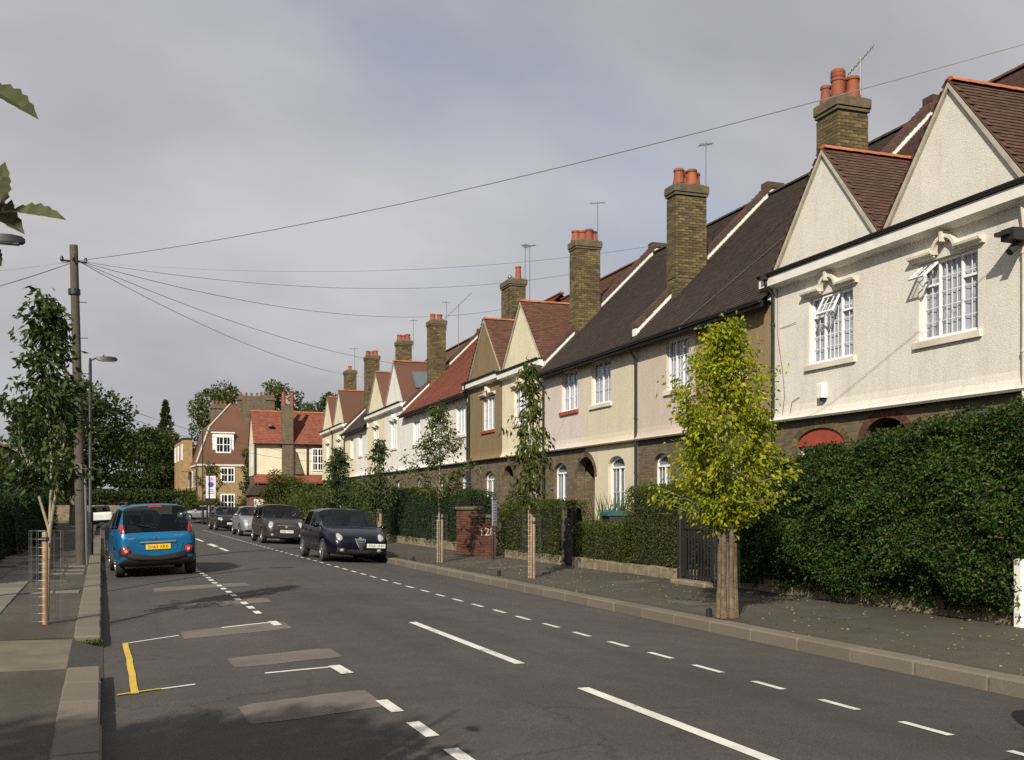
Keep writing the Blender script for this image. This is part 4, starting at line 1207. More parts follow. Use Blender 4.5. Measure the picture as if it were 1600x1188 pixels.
aerial(27.3, 2.2, 11.0, 1.7, 0, 40, 'slim mast on the chimney above the brown gable', .3)
aerial(25.9, 1.9, 9.6, 2.7, 0, 30, 'branched aerial behind the brown and cream gables', .6)
aerial(40.0, 2.2, 11.4, 1.2, 5, 70, 'small aerial on the stack above the bright white house', .4)
aerial(37.6, 2.2, 10.0, 2.0, -42, 60, 'slanting aerial over the red tiled roof', 1.9)
aerial(46.0, 1.8, 11.2, 1.4, 0, 60, 'short aerial on the chimney above the cream gables', .4)
aerial(64.9, 1.7, 11.6, 2.0, 0, 60, 'aerial on the farthest chimney of the row', .7)
# ================================================================== hedges, gates, garden fronts
def rough_box_points(n, x0, x1, y0, y1, z0, z1, rng, depth=.16, lump=.12, round_=.25, topz=None, bottom=False):
    """points just under the surface of a lumpy hedge; returns points and outward normals"""
    lx_, ly, lz = x1 - x0, y1 - y0, z1 - z0
    areas = np.array([ly * lz, ly * lz * .6, lx_ * ly, lx_ * lz, lx_ * lz]); areas = areas / areas.sum()
    f = rng.choice(5, n, p=areas); u = rng.random(n); v = rng.random(n)
    P = np.zeros((n, 3)); Nn = np.zeros((n, 3))
    for k, (ax, sgn) in enumerate(((0, -1), (0, 1), (2, 1), (1, -1), (1, 1))):
        m = f == k
        if ax == 0:
            P[m, 0] = x0 if sgn < 0 else x1; P[m, 1] = y0 + u[m] * ly; P[m, 2] = z0 + v[m] * lz
        elif ax == 2:
            P[m, 0] = x0 + u[m] * lx_; P[m, 1] = y0 + v[m] * ly; P[m, 2] = z1
        else:
            P[m, 0] = x0 + u[m] * lx_; P[m, 1] = y0 if sgn < 0 else y1; P[m, 2] = z0 + v[m] * lz
        Nn[m, ax] = sgn
    if topz is not None:
        P[:, 2] = z0 + (P[:, 2] - z0) * np.array([(topz(y) - z0) / lz for y in P[:, 1]])
    c = np.array([(x0 + x1) / 2, (y0 + y1) / 2, 0])
    # round the upper edge and undulate
    top = np.clip((P[:, 2] - z0) / lz, 0, 1.3)
    P[:, 0] += -np.sign(P[:, 0] - c[0]) * round_ * np.clip(top - .7, 0, 1) ** 2 * 4
    ph = rng.random(6) * 6
    wv = (np.sin(P[:, 1] * 2.1 + ph[0]) * np.sin(P[:, 2] * 2.7 + ph[1]) + np.sin(P[:, 1] * 4.9 + ph[2] + P[:, 2] * 3.1) * .6 + np.sin(P[:, 0] * 5.3 + ph[3] + P[:, 1] * 8.0) * .35)
    P += Nn * (wv[:, None] * lump * .5)
    P += Nn * (-np.abs(rng.normal(size=(n, 1))) * depth + .02)
    return P, Nn
def lean_profile(z):
    # undercut foot, belly at knee height, upper part leaning back
    return .30 * np.clip(1 - z / .85, 0, 1) ** 1.5 + .95 * np.clip((z - 1.05) / 1.9, 0, 1.2) ** 1.25
def hedge(label, x0, x1, y0, y1, z0, z1, mat, n, size=.05, topz=None, wall=None, lump=.12, seed=1, shoots=0, depth=.14, sprays=0, lean=False):
    rng = np.random.default_rng(seed)
    Hd = empty('hedge', ((x0 + x1) / 2, (y0 + y1) / 2, 0), 0, label, 'hedge')
    c = Vector((-(x0 + x1) / 2, -(y0 + y1) / 2, 0))
    q = np.array(c)
    P, Nn = rough_box_points(n, x0, x1, y0, y1, z0, z1, rng, depth, lump, .2, topz)
    if shoots:
        k = shoots
        sy = rng.uniform(y0 + .1, y1 - .1, k); sx = rng.uniform(x0 + .1, x1 - .1, k)
        tz = np.array([topz(y) if topz else z1 for y in sy])
        hh = rng.uniform(.05, .38, k) ** 1.2
        seg = []
        for i in range(k):
            m = 9; tt = np.linspace(0, 1, m); ln_ = rng.normal(size=2) * .12
            seg.append(np.stack([sx[i] + ln_[0] * tt, sy[i] + ln_[1] * tt, tz[i] - .05 + hh[i] * tt], 1))
        S = np.concatenate(seg); P = np.concatenate([P, S]); Nn = np.concatenate([Nn, np.tile([[0, 0, .6]], (len(S), 1))])
    if sprays:
        sg = []; sn = []
        for i in range(sprays):
            yy_ = rng.uniform(y0, y1); tz_ = (topz(yy_) if topz else z1); zz_ = rng.uniform(z0 + .05, tz_)
            end = rng.random() < .16
            b0 = np.array([x0 + rng.uniform(-.02, .12), yy_, zz_]) if not end else np.array([rng.uniform(x0, x1), y0 + .05, zz_])
            dr = np.array([-rng.uniform(.3, 1.0), rng.normal() * .5, rng.normal() * .45 + .25]) if not end else np.array([rng.normal() * .5, -rng.uniform(.3, 1.0), rng.normal() * .4 + .2])
            dr /= np.linalg.norm(dr); L_ = rng.uniform(.12, .38); m_ = int(8 + L_ * 40); tt = np.linspace(0, 1, m_)[:, None]
            sg.append(b0 + dr * L_ * tt + np.array([0, 0, -.10]) * tt ** 2 * L_ * 2 + rng.normal(size=(m_, 3)) * .018); sn.append(np.tile(dr * .5, (m_, 1)))
        S = np.concatenate(sg); P = np.concatenate([P, S]); Nn = np.concatenate([Nn, np.concatenate(sn)])
    if lean:
        fr = np.clip((x1 - P[:, 0]) / (x1 - x0), 0, 1.2); P[:, 0] += lean_profile(P[:, 2]) * fr; P[:, 0] += .10 * fr * np.sin(P[:, 2] * 6.3 + np.sin(P[:, 1] * 2.2) * 1.6)
    leaf_cloud('foliage', P + q, size, mat, Hd, Nn, .9, .1, .52, .12, rng)
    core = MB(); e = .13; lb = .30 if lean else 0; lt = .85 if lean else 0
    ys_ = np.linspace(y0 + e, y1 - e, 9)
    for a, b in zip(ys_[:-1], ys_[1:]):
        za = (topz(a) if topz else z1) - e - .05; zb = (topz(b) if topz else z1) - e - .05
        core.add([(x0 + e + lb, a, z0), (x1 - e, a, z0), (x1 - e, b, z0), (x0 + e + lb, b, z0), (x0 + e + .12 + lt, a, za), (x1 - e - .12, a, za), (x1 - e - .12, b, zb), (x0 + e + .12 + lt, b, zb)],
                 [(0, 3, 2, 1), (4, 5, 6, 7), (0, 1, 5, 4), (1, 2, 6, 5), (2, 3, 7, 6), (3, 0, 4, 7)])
    co = core.build('shade_core', 'hedge_core', Hd); co.location = c  # solid near-black core added to stop light showing through the leaves
    if wall:
        W = MB(); r = random.Random(seed)
        n_ = max(2, int((y1 - y0) / .5))
        for i in range(n_):
            a = y0 + (y1 - y0) * i / n_; b = y0 + (y1 - y0) * (i + 1) / n_
            W.bbox(wall[0], wall[0] + .22, a + .004, b - .004, -.05, wall[1] + r.uniform(-.02, .02), .02)
        Wd = W.build('low_wall', 'wall_low'); tag(Wd, wall[2], 'wall')
    return Hd

HX = 10.35
hedge('tall dark green unclipped hedge in front of the white gabled houses', HX - .12, HX + 1.65, 9.42, 15.3, .25, 2.75, 'leaf_hedge', 105000, .055,
      topz=lambda y: 3.0 - .135 * (y - 9.25) + .09 * math.sin(y * 2.3) + .05 * math.sin(y * 5.1), wall=(HX + .12, .36, 'low stone wall under the tall dark hedge'), lump=.34, seed=3, shoots=420, depth=.17, sprays=2600, lean=True)
hedge('clipped hedge left of the black gate, taller block', HX + .05, HX + 1.0, 16.95, 19.55, .38, 1.98, 'leaf_hedge2', 22000, .042, wall=(HX + .1, .36, 'low crumbling wall under the clipped hedge left of the gate'), seed=4, lump=.06)
hedge('low clipped hedge in front of the teal bin', HX + .05, HX + .75, 19.55, 22.0, .3, 1.18, 'leaf_hedge2', 12000, .042, wall=(HX + .0, .34, 'low crumbling wall under the low hedge'), seed=5, lump=.06)
hedge('square clipped hedge right of the red brick piers', HX - .1, HX + .9, 22.7, 26.5, .3, 1.68, 'leaf_hedge2', 17000, .045, wall=(HX, .34, 'low wall under the square hedge by the brick piers'), seed=6, lump=.07)
hedge('long dark clipped hedge left of the red brick piers', HX - .05, HX + 1.0, 29.3, 40.5, .3, 2.0, 'leaf_hedge_dark', 24000, .065, topz=lambda y: 1.95 + .06 * math.sin(y * 1.3) + (.18 if y > 35 else 0), wall=(HX - .02, .4, 'low pale wall under the long dark hedge'), seed=7, lump=.12)
hedge('high clipped hedge along the back of the left pavement', -3.7, -2.45, 20.5, 33.5, .1, 1.95, 'leaf_hedge_dark', 30000, .065, topz=lambda y: 1.95 - .03 * (y - 20.5) * 0 + .07 * math.sin(y * 1.1), seed=8, lump=.2)
hedge('farther dark hedge on the left behind the telegraph pole', -3.6, -2.2, 33.8, 58, .1, 2.3, 'leaf_hedge_dark', 26000, .09, topz=lambda y: 2.1 + .25 * math.sin(y * .7), seed=9, lump=.3)

def shrub(label, c, rx, ry, h, mat, n, size, seed, z0=.1, name='garden_shrub', cat='shrub', trunk=True, mound=.5):
    rng = np.random.default_rng(seed)
    S = empty(name, (c[0], c[1], z0), 0, label, cat)
    k = 26
    cl = rng.normal(size=(k, 3)); cl /= np.linalg.norm(cl, axis=1, keepdims=True); cl *= rng.uniform(.35, .85, (k, 1))
    cl = cl * np.array([rx, ry, h * .5]) + np.array([0, 0, h * .5]); cr_ = rng.uniform(.22, .42, k) * min(rx, ry, h * .6)
    i = rng.integers(0, k, n); d = rng.normal(size=(n, 3)); d /= np.linalg.norm(d, axis=1, keepdims=True)
    P = cl[i] + d * cr_[i][:, None] * rng.uniform(.6, 1.05, (n, 1)) * 1.25
    P[:, 2] = np.abs(P[:, 2])
    leaf_cloud('foliage', P, size, mat, S, d, .8, .1, .5, .12, rng)
    if trunk:
        m = MB()
        for j in range(7):
            e = cl[rng.integers(0, k)]
            m.tube([(e[0] * .1, e[1] * .1, 0), (e[0] * .5, e[1] * .5, e[2] * .55), tuple(e)], [.035, .022, .008], 5)
        m.build('stems', 'bark', S)
    return S
shrub('loose leafy shrub behind the low hedge, against the cream house', (11.9, 20.3), .75, .9, 2.1, 'leaf_green', 6000, .075, 21)
shrub('dark rounded shrub climbing beside the brown downpipe', (12.4, 18.6), .8, 1.0, 2.75, 'leaf_hedge2', 9000, .06, 22)
shrub('broad green bush mass at the end of the long hedge', (10.9, 43.5), 1.6, 2.6, 2.4, 'leaf_green', 9000, .10, 23)
shrub('light green bush above the parked dark taupe car', (11.2, 50.5), 2.0, 3.4, 2.6, 'leaf_mid', 9000, .12, 24)
shrub('brownish copper bush behind the parked navy car', (10.6, 40.2), .9, 1.3, 2.3, 'leaf_hedge2', 5000, .09, 25)
shrub('green bush beyond the light green one, towards the red roofed house', (11.2, 59.0), 2.2, 4.2, 2.5, 'leaf_mid', 8000, .14, 26)
shrub('tall bush hiding the foot of the red roofed house', (13.2, 79.0), 2.6, 1.6, 4.2, 'leaf_mid', 6000, .2, 73)
shrub('low bush at the foot of the tan building', (9.2, 105.6), 2.2, 1.4, 2.6, 'leaf_mid', 3000, .2, 27)
shrub('clipped brown hedge bush in front of the tan building', (13.0, 98.0), 1.8, 1.2, 2.3, 'leaf_hedge2', 4000, .14, 28)
shrub('small dark bush beside the red brick piers, behind the sign', (11.4, 28.2), .6, .7, 1.9, 'leaf_hedge_dark', 4000, .07, 29)
shrub('dark shrub behind the left hedge near the brick house', (-5.2, 36), 1.8, 4, 4.2, 'leaf_hedge_dark', 9000, .14, 30)
shrub('dark shrub farther along behind the left hedge', (-4.9, 47), 1.7, 5, 4.6, 'leaf_far', 8000, .18, 31)

# spiky iris-like clump
def spikes(label, c, n, h, seed, z0=.12):
    r = random.Random(seed); S = empty('spiky_plant', (c[0], c[1], z0), 0, label, 'plant')
    m = MB()
    for i in range(n):
        a = r.uniform(0, 6.28); lean = r.uniform(.05, .55); L = h * r.uniform(.6, 1.1); w = .03
        bx, by = r.uniform(-.3, .3), r.uniform(-.5, .5); dx, dy = math.cos(a) * lean, math.sin(a) * lean
        px, py = -math.sin(a), math.cos(a)
        prev = None
        for k in range(5):
            t = k / 4; ww = w * (1 - t ** 2) + .002
            c_ = (bx + dx * L * t ** 1.6, by + dy * L * t ** 1.6, L * t * (1 - .18 * lean * t * 2))
            cur = [(c_[0] - px * ww, c_[1] - py * ww, c_[2]), (c_[0] + px * ww, c_[1] + py * ww, c_[2])]
            if prev: m.quad(prev[0], prev[1], cur[1], cur[0])
            prev = cur
    m.build('blades', 'leaf_spike', S)
spikes('clump of sword-shaped green leaves behind the teal bin', (12.0, 23.0), 90, 1.9, 3)
spikes('second clump of sword leaves beside the arched porch', (12.3, 24.3), 60, 1.7, 4)

# black iron gate with two posts
GT = empty('garden_gate', (HX - .1, 16.3, .13), R(90), 'black iron picket gate between black posts behind the yellow tree', 'gate')
for s in (-1, 1):
    m = MB(); m.bbox(s * .60 - .06, s * .60 + .06, -.06, .06, -.1, 1.38 if s > 0 else 1.3, .015); m.build('post', 'metal_black', GT)
m = MB(); m.box(-.53, .53, -.02, .02, .12, .16); m.box(-.53, .53, -.02, .02, 1.02, 1.06); m.box(-.53, -.49, -.022, .022, .10, 1.1); m.box(.49, .53, -.022, .022, .10, 1.1)
m.build('frame', 'metal_black', GT)
for i in range(9):
    x = -.43 + i * .1075
    m = MB(); m.prism([(x - .016, -.012, .08), (x + .016, -.012, .08), (x + .016, -.012, 1.2), (x, -.012, 1.27), (x - .016, -.012, 1.2)], (0, .024, 0)); m.build('picket', 'metal_black', GT)
st = MB(); st.bbox(HX - .35, HX + .1, 15.7, 16.9, 0, .20, .02); tag(st.build('gate_step', 'wall_low'), 'worn stone doorstep below the black gate', 'step')
# white boarded gate post and gate at the right edge
WG = empty('white_gate', (HX + .05, 8.83, .12), R(90), 'white boarded wooden gate at the right edge beside the tall hedge', 'gate')
m = MB(); m.bbox(.36, .50, -.07, .07, -.1, .84, .02); m.build('post', 'paint_white', WG)
for i in range(6):
    m = MB(); m.bbox(-.55 + i * .15, -.41 + i * .15 - .008, -.015, .015, .02, .80, .006); m.build('board', 'paint_white', WG)
for zr in (.15, .60):
    m = MB(); m.box(-.55, .34, .016, .045, zr, zr + .09); m.build('rail', 'paint_white', WG)
# black gate in the gap left of the low hedge
BG = empty('garden_gate', (HX + .1, 22.35, .13), R(90), 'tall dark boarded gate in the gap left of the low hedge', 'gate')
m = MB(); m.bbox(-.30, -.2, -.06, .06, -.1, 1.35, .015); m.build('post', 'metal_black', BG)
m = MB(); m.bbox(.22, .32, -.06, .06, -.1, 1.4, .015); m.build('post', 'wood_pole', BG)
for i in range(4):
    m = MB(); m.box(-.195 + i * .1, -.1 + i * .1, -.012, .012, .05, 1.15); m.build('board', 'metal_black', BG)

# red brick piers
def pier(label, x0, x1, y0, y1, h, seed, number=None):
    Pp = empty('brick_pier', ((x0 + x1) / 2, (y0 + y1) / 2, .1), 0, label, 'pier')
    a, b = (x1 - x0) / 2, (y1 - y0) / 2
    m = MB(); m.box(-a + .012, a - .012, -b + .012, b - .012, -.1, h - .09); core = m.build('mortar_core', 'mortar', Pp)
    r = random.Random(seed); bx = []; z = 0; j = 0
    while z + .07 < h - .08:
        off = .112 if j % 2 else 0
        for (u0, u1, ax) in ((-a, a, 'y'), (-b + .06, b, 'x')):
            p = u0 - (off if ax == 'y' else .112 - off)
            while p < u1:
                q0, q1 = max(p, u0), min(p + .216, u1)
                if q1 - q0 > .03:
                    th = .07 + r.uniform(-.006, .006)
                    if ax == 'y': bx.append(((q0 + q1) / 2, -b + .035, z + .033, q1 - q0 - .007, th, .066))
                    else: bx.append((-a + .035, (q0 + q1) / 2, z + .033, th, q1 - q0 - .007, .066))
                p += .225
        z += .075; j += 1
    brick_faces(Pp, bx, 'red_brick_piece', seed=seed)
    c = MB(); c.bbox(-a - .04, a + .04, -b - .04, b + .04, h - .09, h, .025); c.build('capstone', 'chimney_cap', Pp)
    if number:
        MM = Matrix.Translation((.0, -b - .012, h * .60)) @ Matrix.Rotation(R(90), 4, 'X')
        txt(number, .32, 'verge_mortar', Pp, MM, 'painted_number')
    return Pp
pier('red brick pier with chalky white number, next to the parking sign', 9.68, 10.24, 26.7, 27.3, 1.2, 3, '128')
pier('taller red brick pier with grey cap left of the numbered pier', 9.95, 10.55, 28.7, 29.3, 1.42, 4)

# wheelie bin with teal lid
WB = empty('wheelie_bin', (11.25, 21.3, .13), R(80), 'wheelie bin with teal lid behind the low hedge', 'bin')
plain('bin_teal', (0.015, 0.075, 0.075), 0.45); plain('bin_dark', (0.03, 0.035, 0.035), 0.5)
m = MB()
m.add([(-.22, -.25, .05), (.22, -.25, .05), (.22, .25, .05), (-.22, .25, .05), (-.28, -.35, 1.2), (.28, -.35, 1.2), (.28, .33, 1.2), (-.28, .33, 1.2)], [(0, 3, 2, 1), (4, 5, 6, 7), (0, 1, 5, 4), (1, 2, 6, 5), (2, 3, 7, 6), (3, 0, 4, 7)])
m.build('bin_body', 'bin_dark', WB)
m = MB(); m.add([(-.31, -.40, 1.205), (.31, -.40, 1.205), (.31, .38, 1.205), (-.31, .38, 1.205), (-.30, -.38, 1.25), (.30, -.38, 1.25), (.30, .36, 1.29), (-.30, .36, 1.29), (-.2, -.2, 1.31), (.2, -.2, 1.31), (.2, .25, 1.34), (-.2, .25, 1.34)],
                [(0, 3, 2, 1), (0, 1, 5, 4), (1, 2, 6, 5), (2, 3, 7, 6), (3, 0, 4, 7), (4, 5, 9, 8), (5, 6, 10, 9), (6, 7, 11, 10), (7, 4, 8, 11), (8, 9, 10, 11)])
m.build('lid', 'bin_teal', WB, sm=50)
for s in (-1, 1):
    m = MB(); m.lathe([(.09, -.03), (.1, -.02), (.1, .02), (.09, .03)], 14, (s * .25, .3, .1), axis='x'); m.build('wheel', 'metal_black', WB)

# ================================================================== trees
def street_tree(label, base, z0, stems, crown, leafmat_, ntw, lpt, lsize, seed, bark='bark_pale', droop=.4, trunk_r=.035, aspect=.5, name='street_tree', rise=.6, lean=(0, 0), jitter=.06, irr=.5):
    """stems: list of (points) polylines from the foot; crown: list of (z, rx, ry, cx, cy) rings giving the envelope"""
    rng = np.random.default_rng(seed)
    T = empty(name, (base[0], base[1], z0), 0, label, 'tree')
    tm = MB()
    for pts, r0, r1 in stems:
        tm.tube(pts, [r0 + (r1 - r0) * i / (len(pts) - 1) for i in range(len(pts))], 8)
    zs = np.array([c[0] for c in crown]); RX = np.array([c[1] for c in crown]); RY = np.array([c[2] for c in crown]); CX = np.array([c[3] for c in crown]); CY = np.array([c[4] for c in crown])
    # sampled axis points of the stems inside the crown
    ax = []
    for pts, r0, r1 in stems:
        P = [Vector(p) for p in pts]
        for a, b in zip(P[:-1], P[1:]):
            for k in range(8): ax.append(tuple(a.lerp(b, k / 8)))
    ax = np.array(ax)
    leaves = []
    for i in range(ntw):
        z = rng.uniform(zs[0], zs[-1]); a = rng.uniform(0, 2 * math.pi); q = rng.uniform(.25, 1.0) ** .6
        q *= rng.uniform(.8, 1.12)
        q *= 1 + irr * (math.sin(2 * a + 3.1 * z + seed) + .7 * math.sin(3 * a - 5.3 * z + 2 * seed)) * .5
        tip = np.array([np.interp(z, zs, CX) + math.cos(a) * q * np.interp(z, zs, RX), np.interp(z, zs, CY) + math.sin(a) * q * np.interp(z, zs, RY), z])
        dd = np.linalg.norm(ax[:, :2] - tip[:2], axis=1)
        want = z - rise * dd
        j = np.argmin(np.abs(ax[:, 2] - want) + .35 * dd)
        s = ax[j]
        mid = (s + tip) / 2 + np.array([0, 0, .10 * np.linalg.norm(tip - s)]) + rng.normal(size=3) * .03
        tm.tube([tuple(s), tuple(mid), tuple(tip)], [.009, .006, .0025], 4, cap=False)
        tt = rng.uniform(.25, 1.05, lpt)[:, None]
        pts = s * (1 - tt) ** 2 + 2 * mid * tt * (1 - tt) + tip * tt ** 2
        leaves.append(pts + rng.normal(size=(lpt, 3)) * jitter)
    tm.build('trunk', bark, T, sm=50)
    L = np.concatenate(leaves)
    out = L - np.array([np.interp(L[:, 2], zs, CX), np.interp(L[:, 2], zs, CY), L[:, 2]]).T
    out /= np.linalg.norm(out, axis=1, keepdims=True) + 1e-6
    leaf_cloud('crown', L, lsize, leafmat_, T, out * .7, .8, droop, aspect, .10, rng)
    return T
# left street tree: forked stem, narrow upright crown
street_tree('slim upright street tree on the left pavement, forked above its stake', (-.66, 14.6), .09,
    [([(0, 0, 0), (.02, 0, .8), (.04, .02, 1.25)], .032, .03), ([(.04, .02, 1.2), (.10, .0, 1.6), (.22, -.1, 2.4), (.24, -.1, 3.2), (.12, -.1, 4.0)], .024, .008),
     ([(.03, .02, 1.2), (-.12, .05, 1.75), (-.30, .1, 2.3), (-.38, .1, 2.9)], .02, .007), ([(.04, .03, 1.3), (.06, .1, 2.1), (-.02, .15, 3.0), (-.05, .1, 3.9)], .02, .006)],
    [(1.75, .30, .3, 0, 0), (2.1, .52, .5, -.05, 0), (2.7, .60, .55, -.06, 0), (3.1, .52, .5, .0, 0), (3.5, .32, .35, .02, 0), (3.95, .18, .2, -.05, 0), (4.3, .07, .08, -.1, 0)], 'leaf_green', 125, 22, .115, 41, droop=.6, aspect=.46, irr=.9)
# yellow-green tree on the right
street_tree('bushy yellow-green street tree with weathered wooden support on the right pavement', (7.85, 11.8), .09,
    [([(.02, 0, 0), (.0, 0, 1.2), (.02, .02, 2.4), (0, 0, 3.75)], .05, .01), ([(.0, 0, 1.3), (-.25, .1, 2.0), (-.35, .1, 2.8)], .025, .007), ([(.0, 0, 1.3), (.3, -.1, 2.0), (.36, -.1, 2.8)], .025, .007), ([(0, 0, 1.4), (.05, .3, 2.1), (.1, .35, 3.0)], .022, .007)],
    [(1.34, .34, .34, 0, 0), (1.6, .70, .66, -.03, 0), (2.0, .88, .80, -.02, 0), (2.45, .90, .80, .0, 0), (2.85, .76, .68, -.03, 0), (3.2, .58, .52, .02, 0), (3.55, .42, .38, .0, 0), (3.85, .26, .24, -.03, 0), (4.05, .09, .09, .04, 0)], 'leaf_yellow', 300, 46, .070, 42, bark='bark', droop=.6, aspect=.55, jitter=.065, irr=.7)
# slender drooping tree in the middle
street_tree('slender street tree with drooping leaves in front of the cream gable', (8.2, 19.4), .09,
    [([(0, 0, 0), (.02, 0, 1.5), (-.02, .02, 2.6), (0, 0, 3.6), (-.03, 0, 4.3)], .032, .008), ([(.0, 0, 1.7), (.22, 0, 2.2), (.30, 0, 2.6)], .012, .005)],
    [(1.55, .22, .2, .02, 0), (1.9, .42, .4, 0, 0), (2.4, .46, .42, .02, 0), (3.0, .38, .35, -.03, 0), (3.5, .30, .3, -.02, 0), (4.0, .20, .2, -.03, 0), (4.45, .06, .06, -.03, 0)], 'leaf_mid', 95, 19, .115, 43, droop=1.3, aspect=.42, rise=.2, irr=.9)
# sparse spreading tree left of it
street_tree('sparse spreading street tree in front of the white houses', (8.15, 25.4), .09,
    [([(0, 0, 0), (0, 0, 1.5), (.02, 0, 2.6), (0, 0, 3.9)], .03, .008), ([(0, 0, 1.9), (-.5, .1, 2.3), (-.95, .1, 2.6)], .012, .004), ([(0, 0, 2.0), (.6, -.1, 2.35), (1.2, -.1, 2.55)], .012, .004), ([(0, 0, 2.4), (-.4, -.2, 3.0), (-.6, -.2, 3.4)], .01, .004), ([(0, 0, 2.5), (.4, .2, 3.1), (.55, .2, 3.5)], .01, .004)],
    [(1.75, .5, .5, -.1, 0), (2.1, 1.15, .9, 0, 0), (2.6, 1.0, .9, -.05, 0), (3.1, .75, .7, -.05, 0), (3.6, .5, .5, .0, 0), (4.1, .15, .15, 0, 0)], 'leaf_mid', 150, 19, .095, 44, droop=.5, rise=.3, irr=.8)
street_tree('small dark street tree behind the parked navy car', (9.4, 36.5), .09,
    [([(0, 0, 0), (0, 0, 1.5), (.0, 0, 3.6)], .04, .01)],
    [(1.2, .3, .3, 0, 0), (1.7, .75, .7, 0, 0), (2.4, .85, .8, .05, 0), (3.0, .55, .5, 0, 0), (3.9, .12, .12, .05, 0)], 'leaf_green', 170, 14, .12, 45, droop=.7)
street_tree('dense dark young tree in a garden beyond the long hedge', (10.3, 47.0), .1,
    [([(0, 0, 0), (0, 0, 1.5), (.0, 0, 3.6)], .05, .01)],
    [(.8, .6, .6, 0, 0), (1.5, 1.1, 1.0, 0, 0), (2.6, 1.0, .9, 0, 0), (3.3, .65, .6, -.1, 0), (4.1, .15, .15, -.1, 0)], 'leaf_green', 300, 16, .14, 46, droop=.4, name='garden_tree')
street_tree('thin pale street tree in front of the tan building', (8.1, 84.5), .09,
    [([(0, 0, 0), (0, 0, 2.0), (.1, 0, 4.2)], .07, .02), ([(0, 0, 2.0), (-.9, 0, 3.4)], .04, .01), ([(0, 0, 2.0), (1.0, 0, 3.5)], .04, .01)],
    [(2.4, .5, .5, 0, 0), (3.2, 1.3, 1.2, 0, 0), (4.2, 1.0, 1.0, 0, 0), (4.8, .3, .3, 0, 0)], 'leaf_mid', 70, 9, .22, 47, droop=.3)

# stakes and guards
def guard(label, base, z0, stakes, h, w, mesh=True, matw='wood_stake', rz=0.0, stub=None):
    Gd = empty('tree_guard', (base[0], base[1], z0), rz, label, 'tree guard')
    for (x, y, hh, r) in stakes:
        m = MB(); m.lathe([(r, -.1), (r, hh - .02), (r * .8, hh)], 10, (x, y, 0)); m.build('stake', matw, Gd, sm=35)
    if mesh:
        m = MB()
        for k in range(12):
            a = 2 * math.pi * k / 12; m.tube([(w * math.cos(a), w * math.sin(a), .02), (w * math.cos(a), w * math.sin(a), h)], .0022, 4)
        for z in np.arange(.04, h + .01, .105):
            m.tube([(w * math.cos(2 * math.pi * k / 16), w * math.sin(2 * math.pi * k / 16), z) for k in range(17)], .0016, 4, cap=False)
        m.build('wire_mesh', 'metal_grey', Gd)
    st_ = MB(); sx, sy, sh, sr = stakes[0]
    st_.lathe([(sr + .012, 0), (sr + .015, .02), (sr + .012, .05)], 10, (sx, sy, sh * .9)); st_.build('tie', 'metal_black', Gd)
    return Gd
guard('orange wooden stake with wire mesh guard round the left street tree', (-.66, 14.52), .09, [(-.01, -.07, 1.18, .036)], 1.2, .2)
guard('wooden stake and wire guard of the slender drooping tree', (8.2, 19.36), .09, [(.03, -.06, 1.25, .027), (-.05, .03, 1.4, .016)], 1.3, .19)
guard('wooden stake and wire guard of the sparse spreading tree', (8.15, 25.35), .09, [(.05, -.05, 1.25, .03), (-.06, .0, 1.1, .018)], 1.25, .2)
guard('pinkish stake and guard of the small tree behind the navy car', (9.4, 36.45), .09, [(.05, -.05, 1.3, .045)], 1.3, .22)
# heavy weathered stakes bound round the yellow tree
Gd = empty('tree_guard', (7.85, 11.76, .09), 0, 'bundle of thick weathered timber posts in clear plastic round the yellow tree', 'tree guard')
r = random.Random(3)
for i in range(6):
    a = i * 2 * math.pi / 6 + .55; rad = .098
    hh = (1.30, 1.36, 1.25, 1.33, 1.28, 1.38, 1.3)[i]
    m = MB(); x, y = math.cos(a) * rad, math.sin(a) * rad
    m.tube([(x * 1.12, y * 1.12, .0), (x + r.uniform(-.01, .01), y, .5), (x, y + r.uniform(-.01, .01), 1.0), (x * .95, y * .95, hh)], [.050, .034, .036, .026], 7)
    m.build('timber_post', 'wood_old', Gd, sm=50)
glassmat('clear_plastic', (0.93, 0.94, 0.95), 0.02)
m = MB(); n = 20
for k in range(n):
    a, b = 2 * math.pi * k / n, 2 * math.pi * (k + 1) / n; q = .172
    m.quad((q * math.cos(a), q * math.sin(a), .40), (q * math.cos(b), q * math.sin(b), .40), (q * math.cos(b), q * math.sin(b), 1.28), (q * math.cos(a), q * math.sin(a), 1.28))
m.build('plastic_sleeve', 'clear_plastic', Gd, sm=60)
Gd.location = (7.85, 11.76, .09)
for lab, p in [('short black stub post at the kerb by the yellow tree', (7.72, 12.0)), ('short black stub post at the kerb by the slender tree', (7.85, 20.3)), ('short black stub post at the kerb by the spreading tree', (7.75, 26.4))]:
    m = MB(); m.bbox(-.035, .035, -.035, .035, -.05, .12, .012); o = m.build('stub_post', 'metal_black'); o.location = (p[0], p[1], .085); tag(o, lab, 'post', 'stub posts at the kerb')

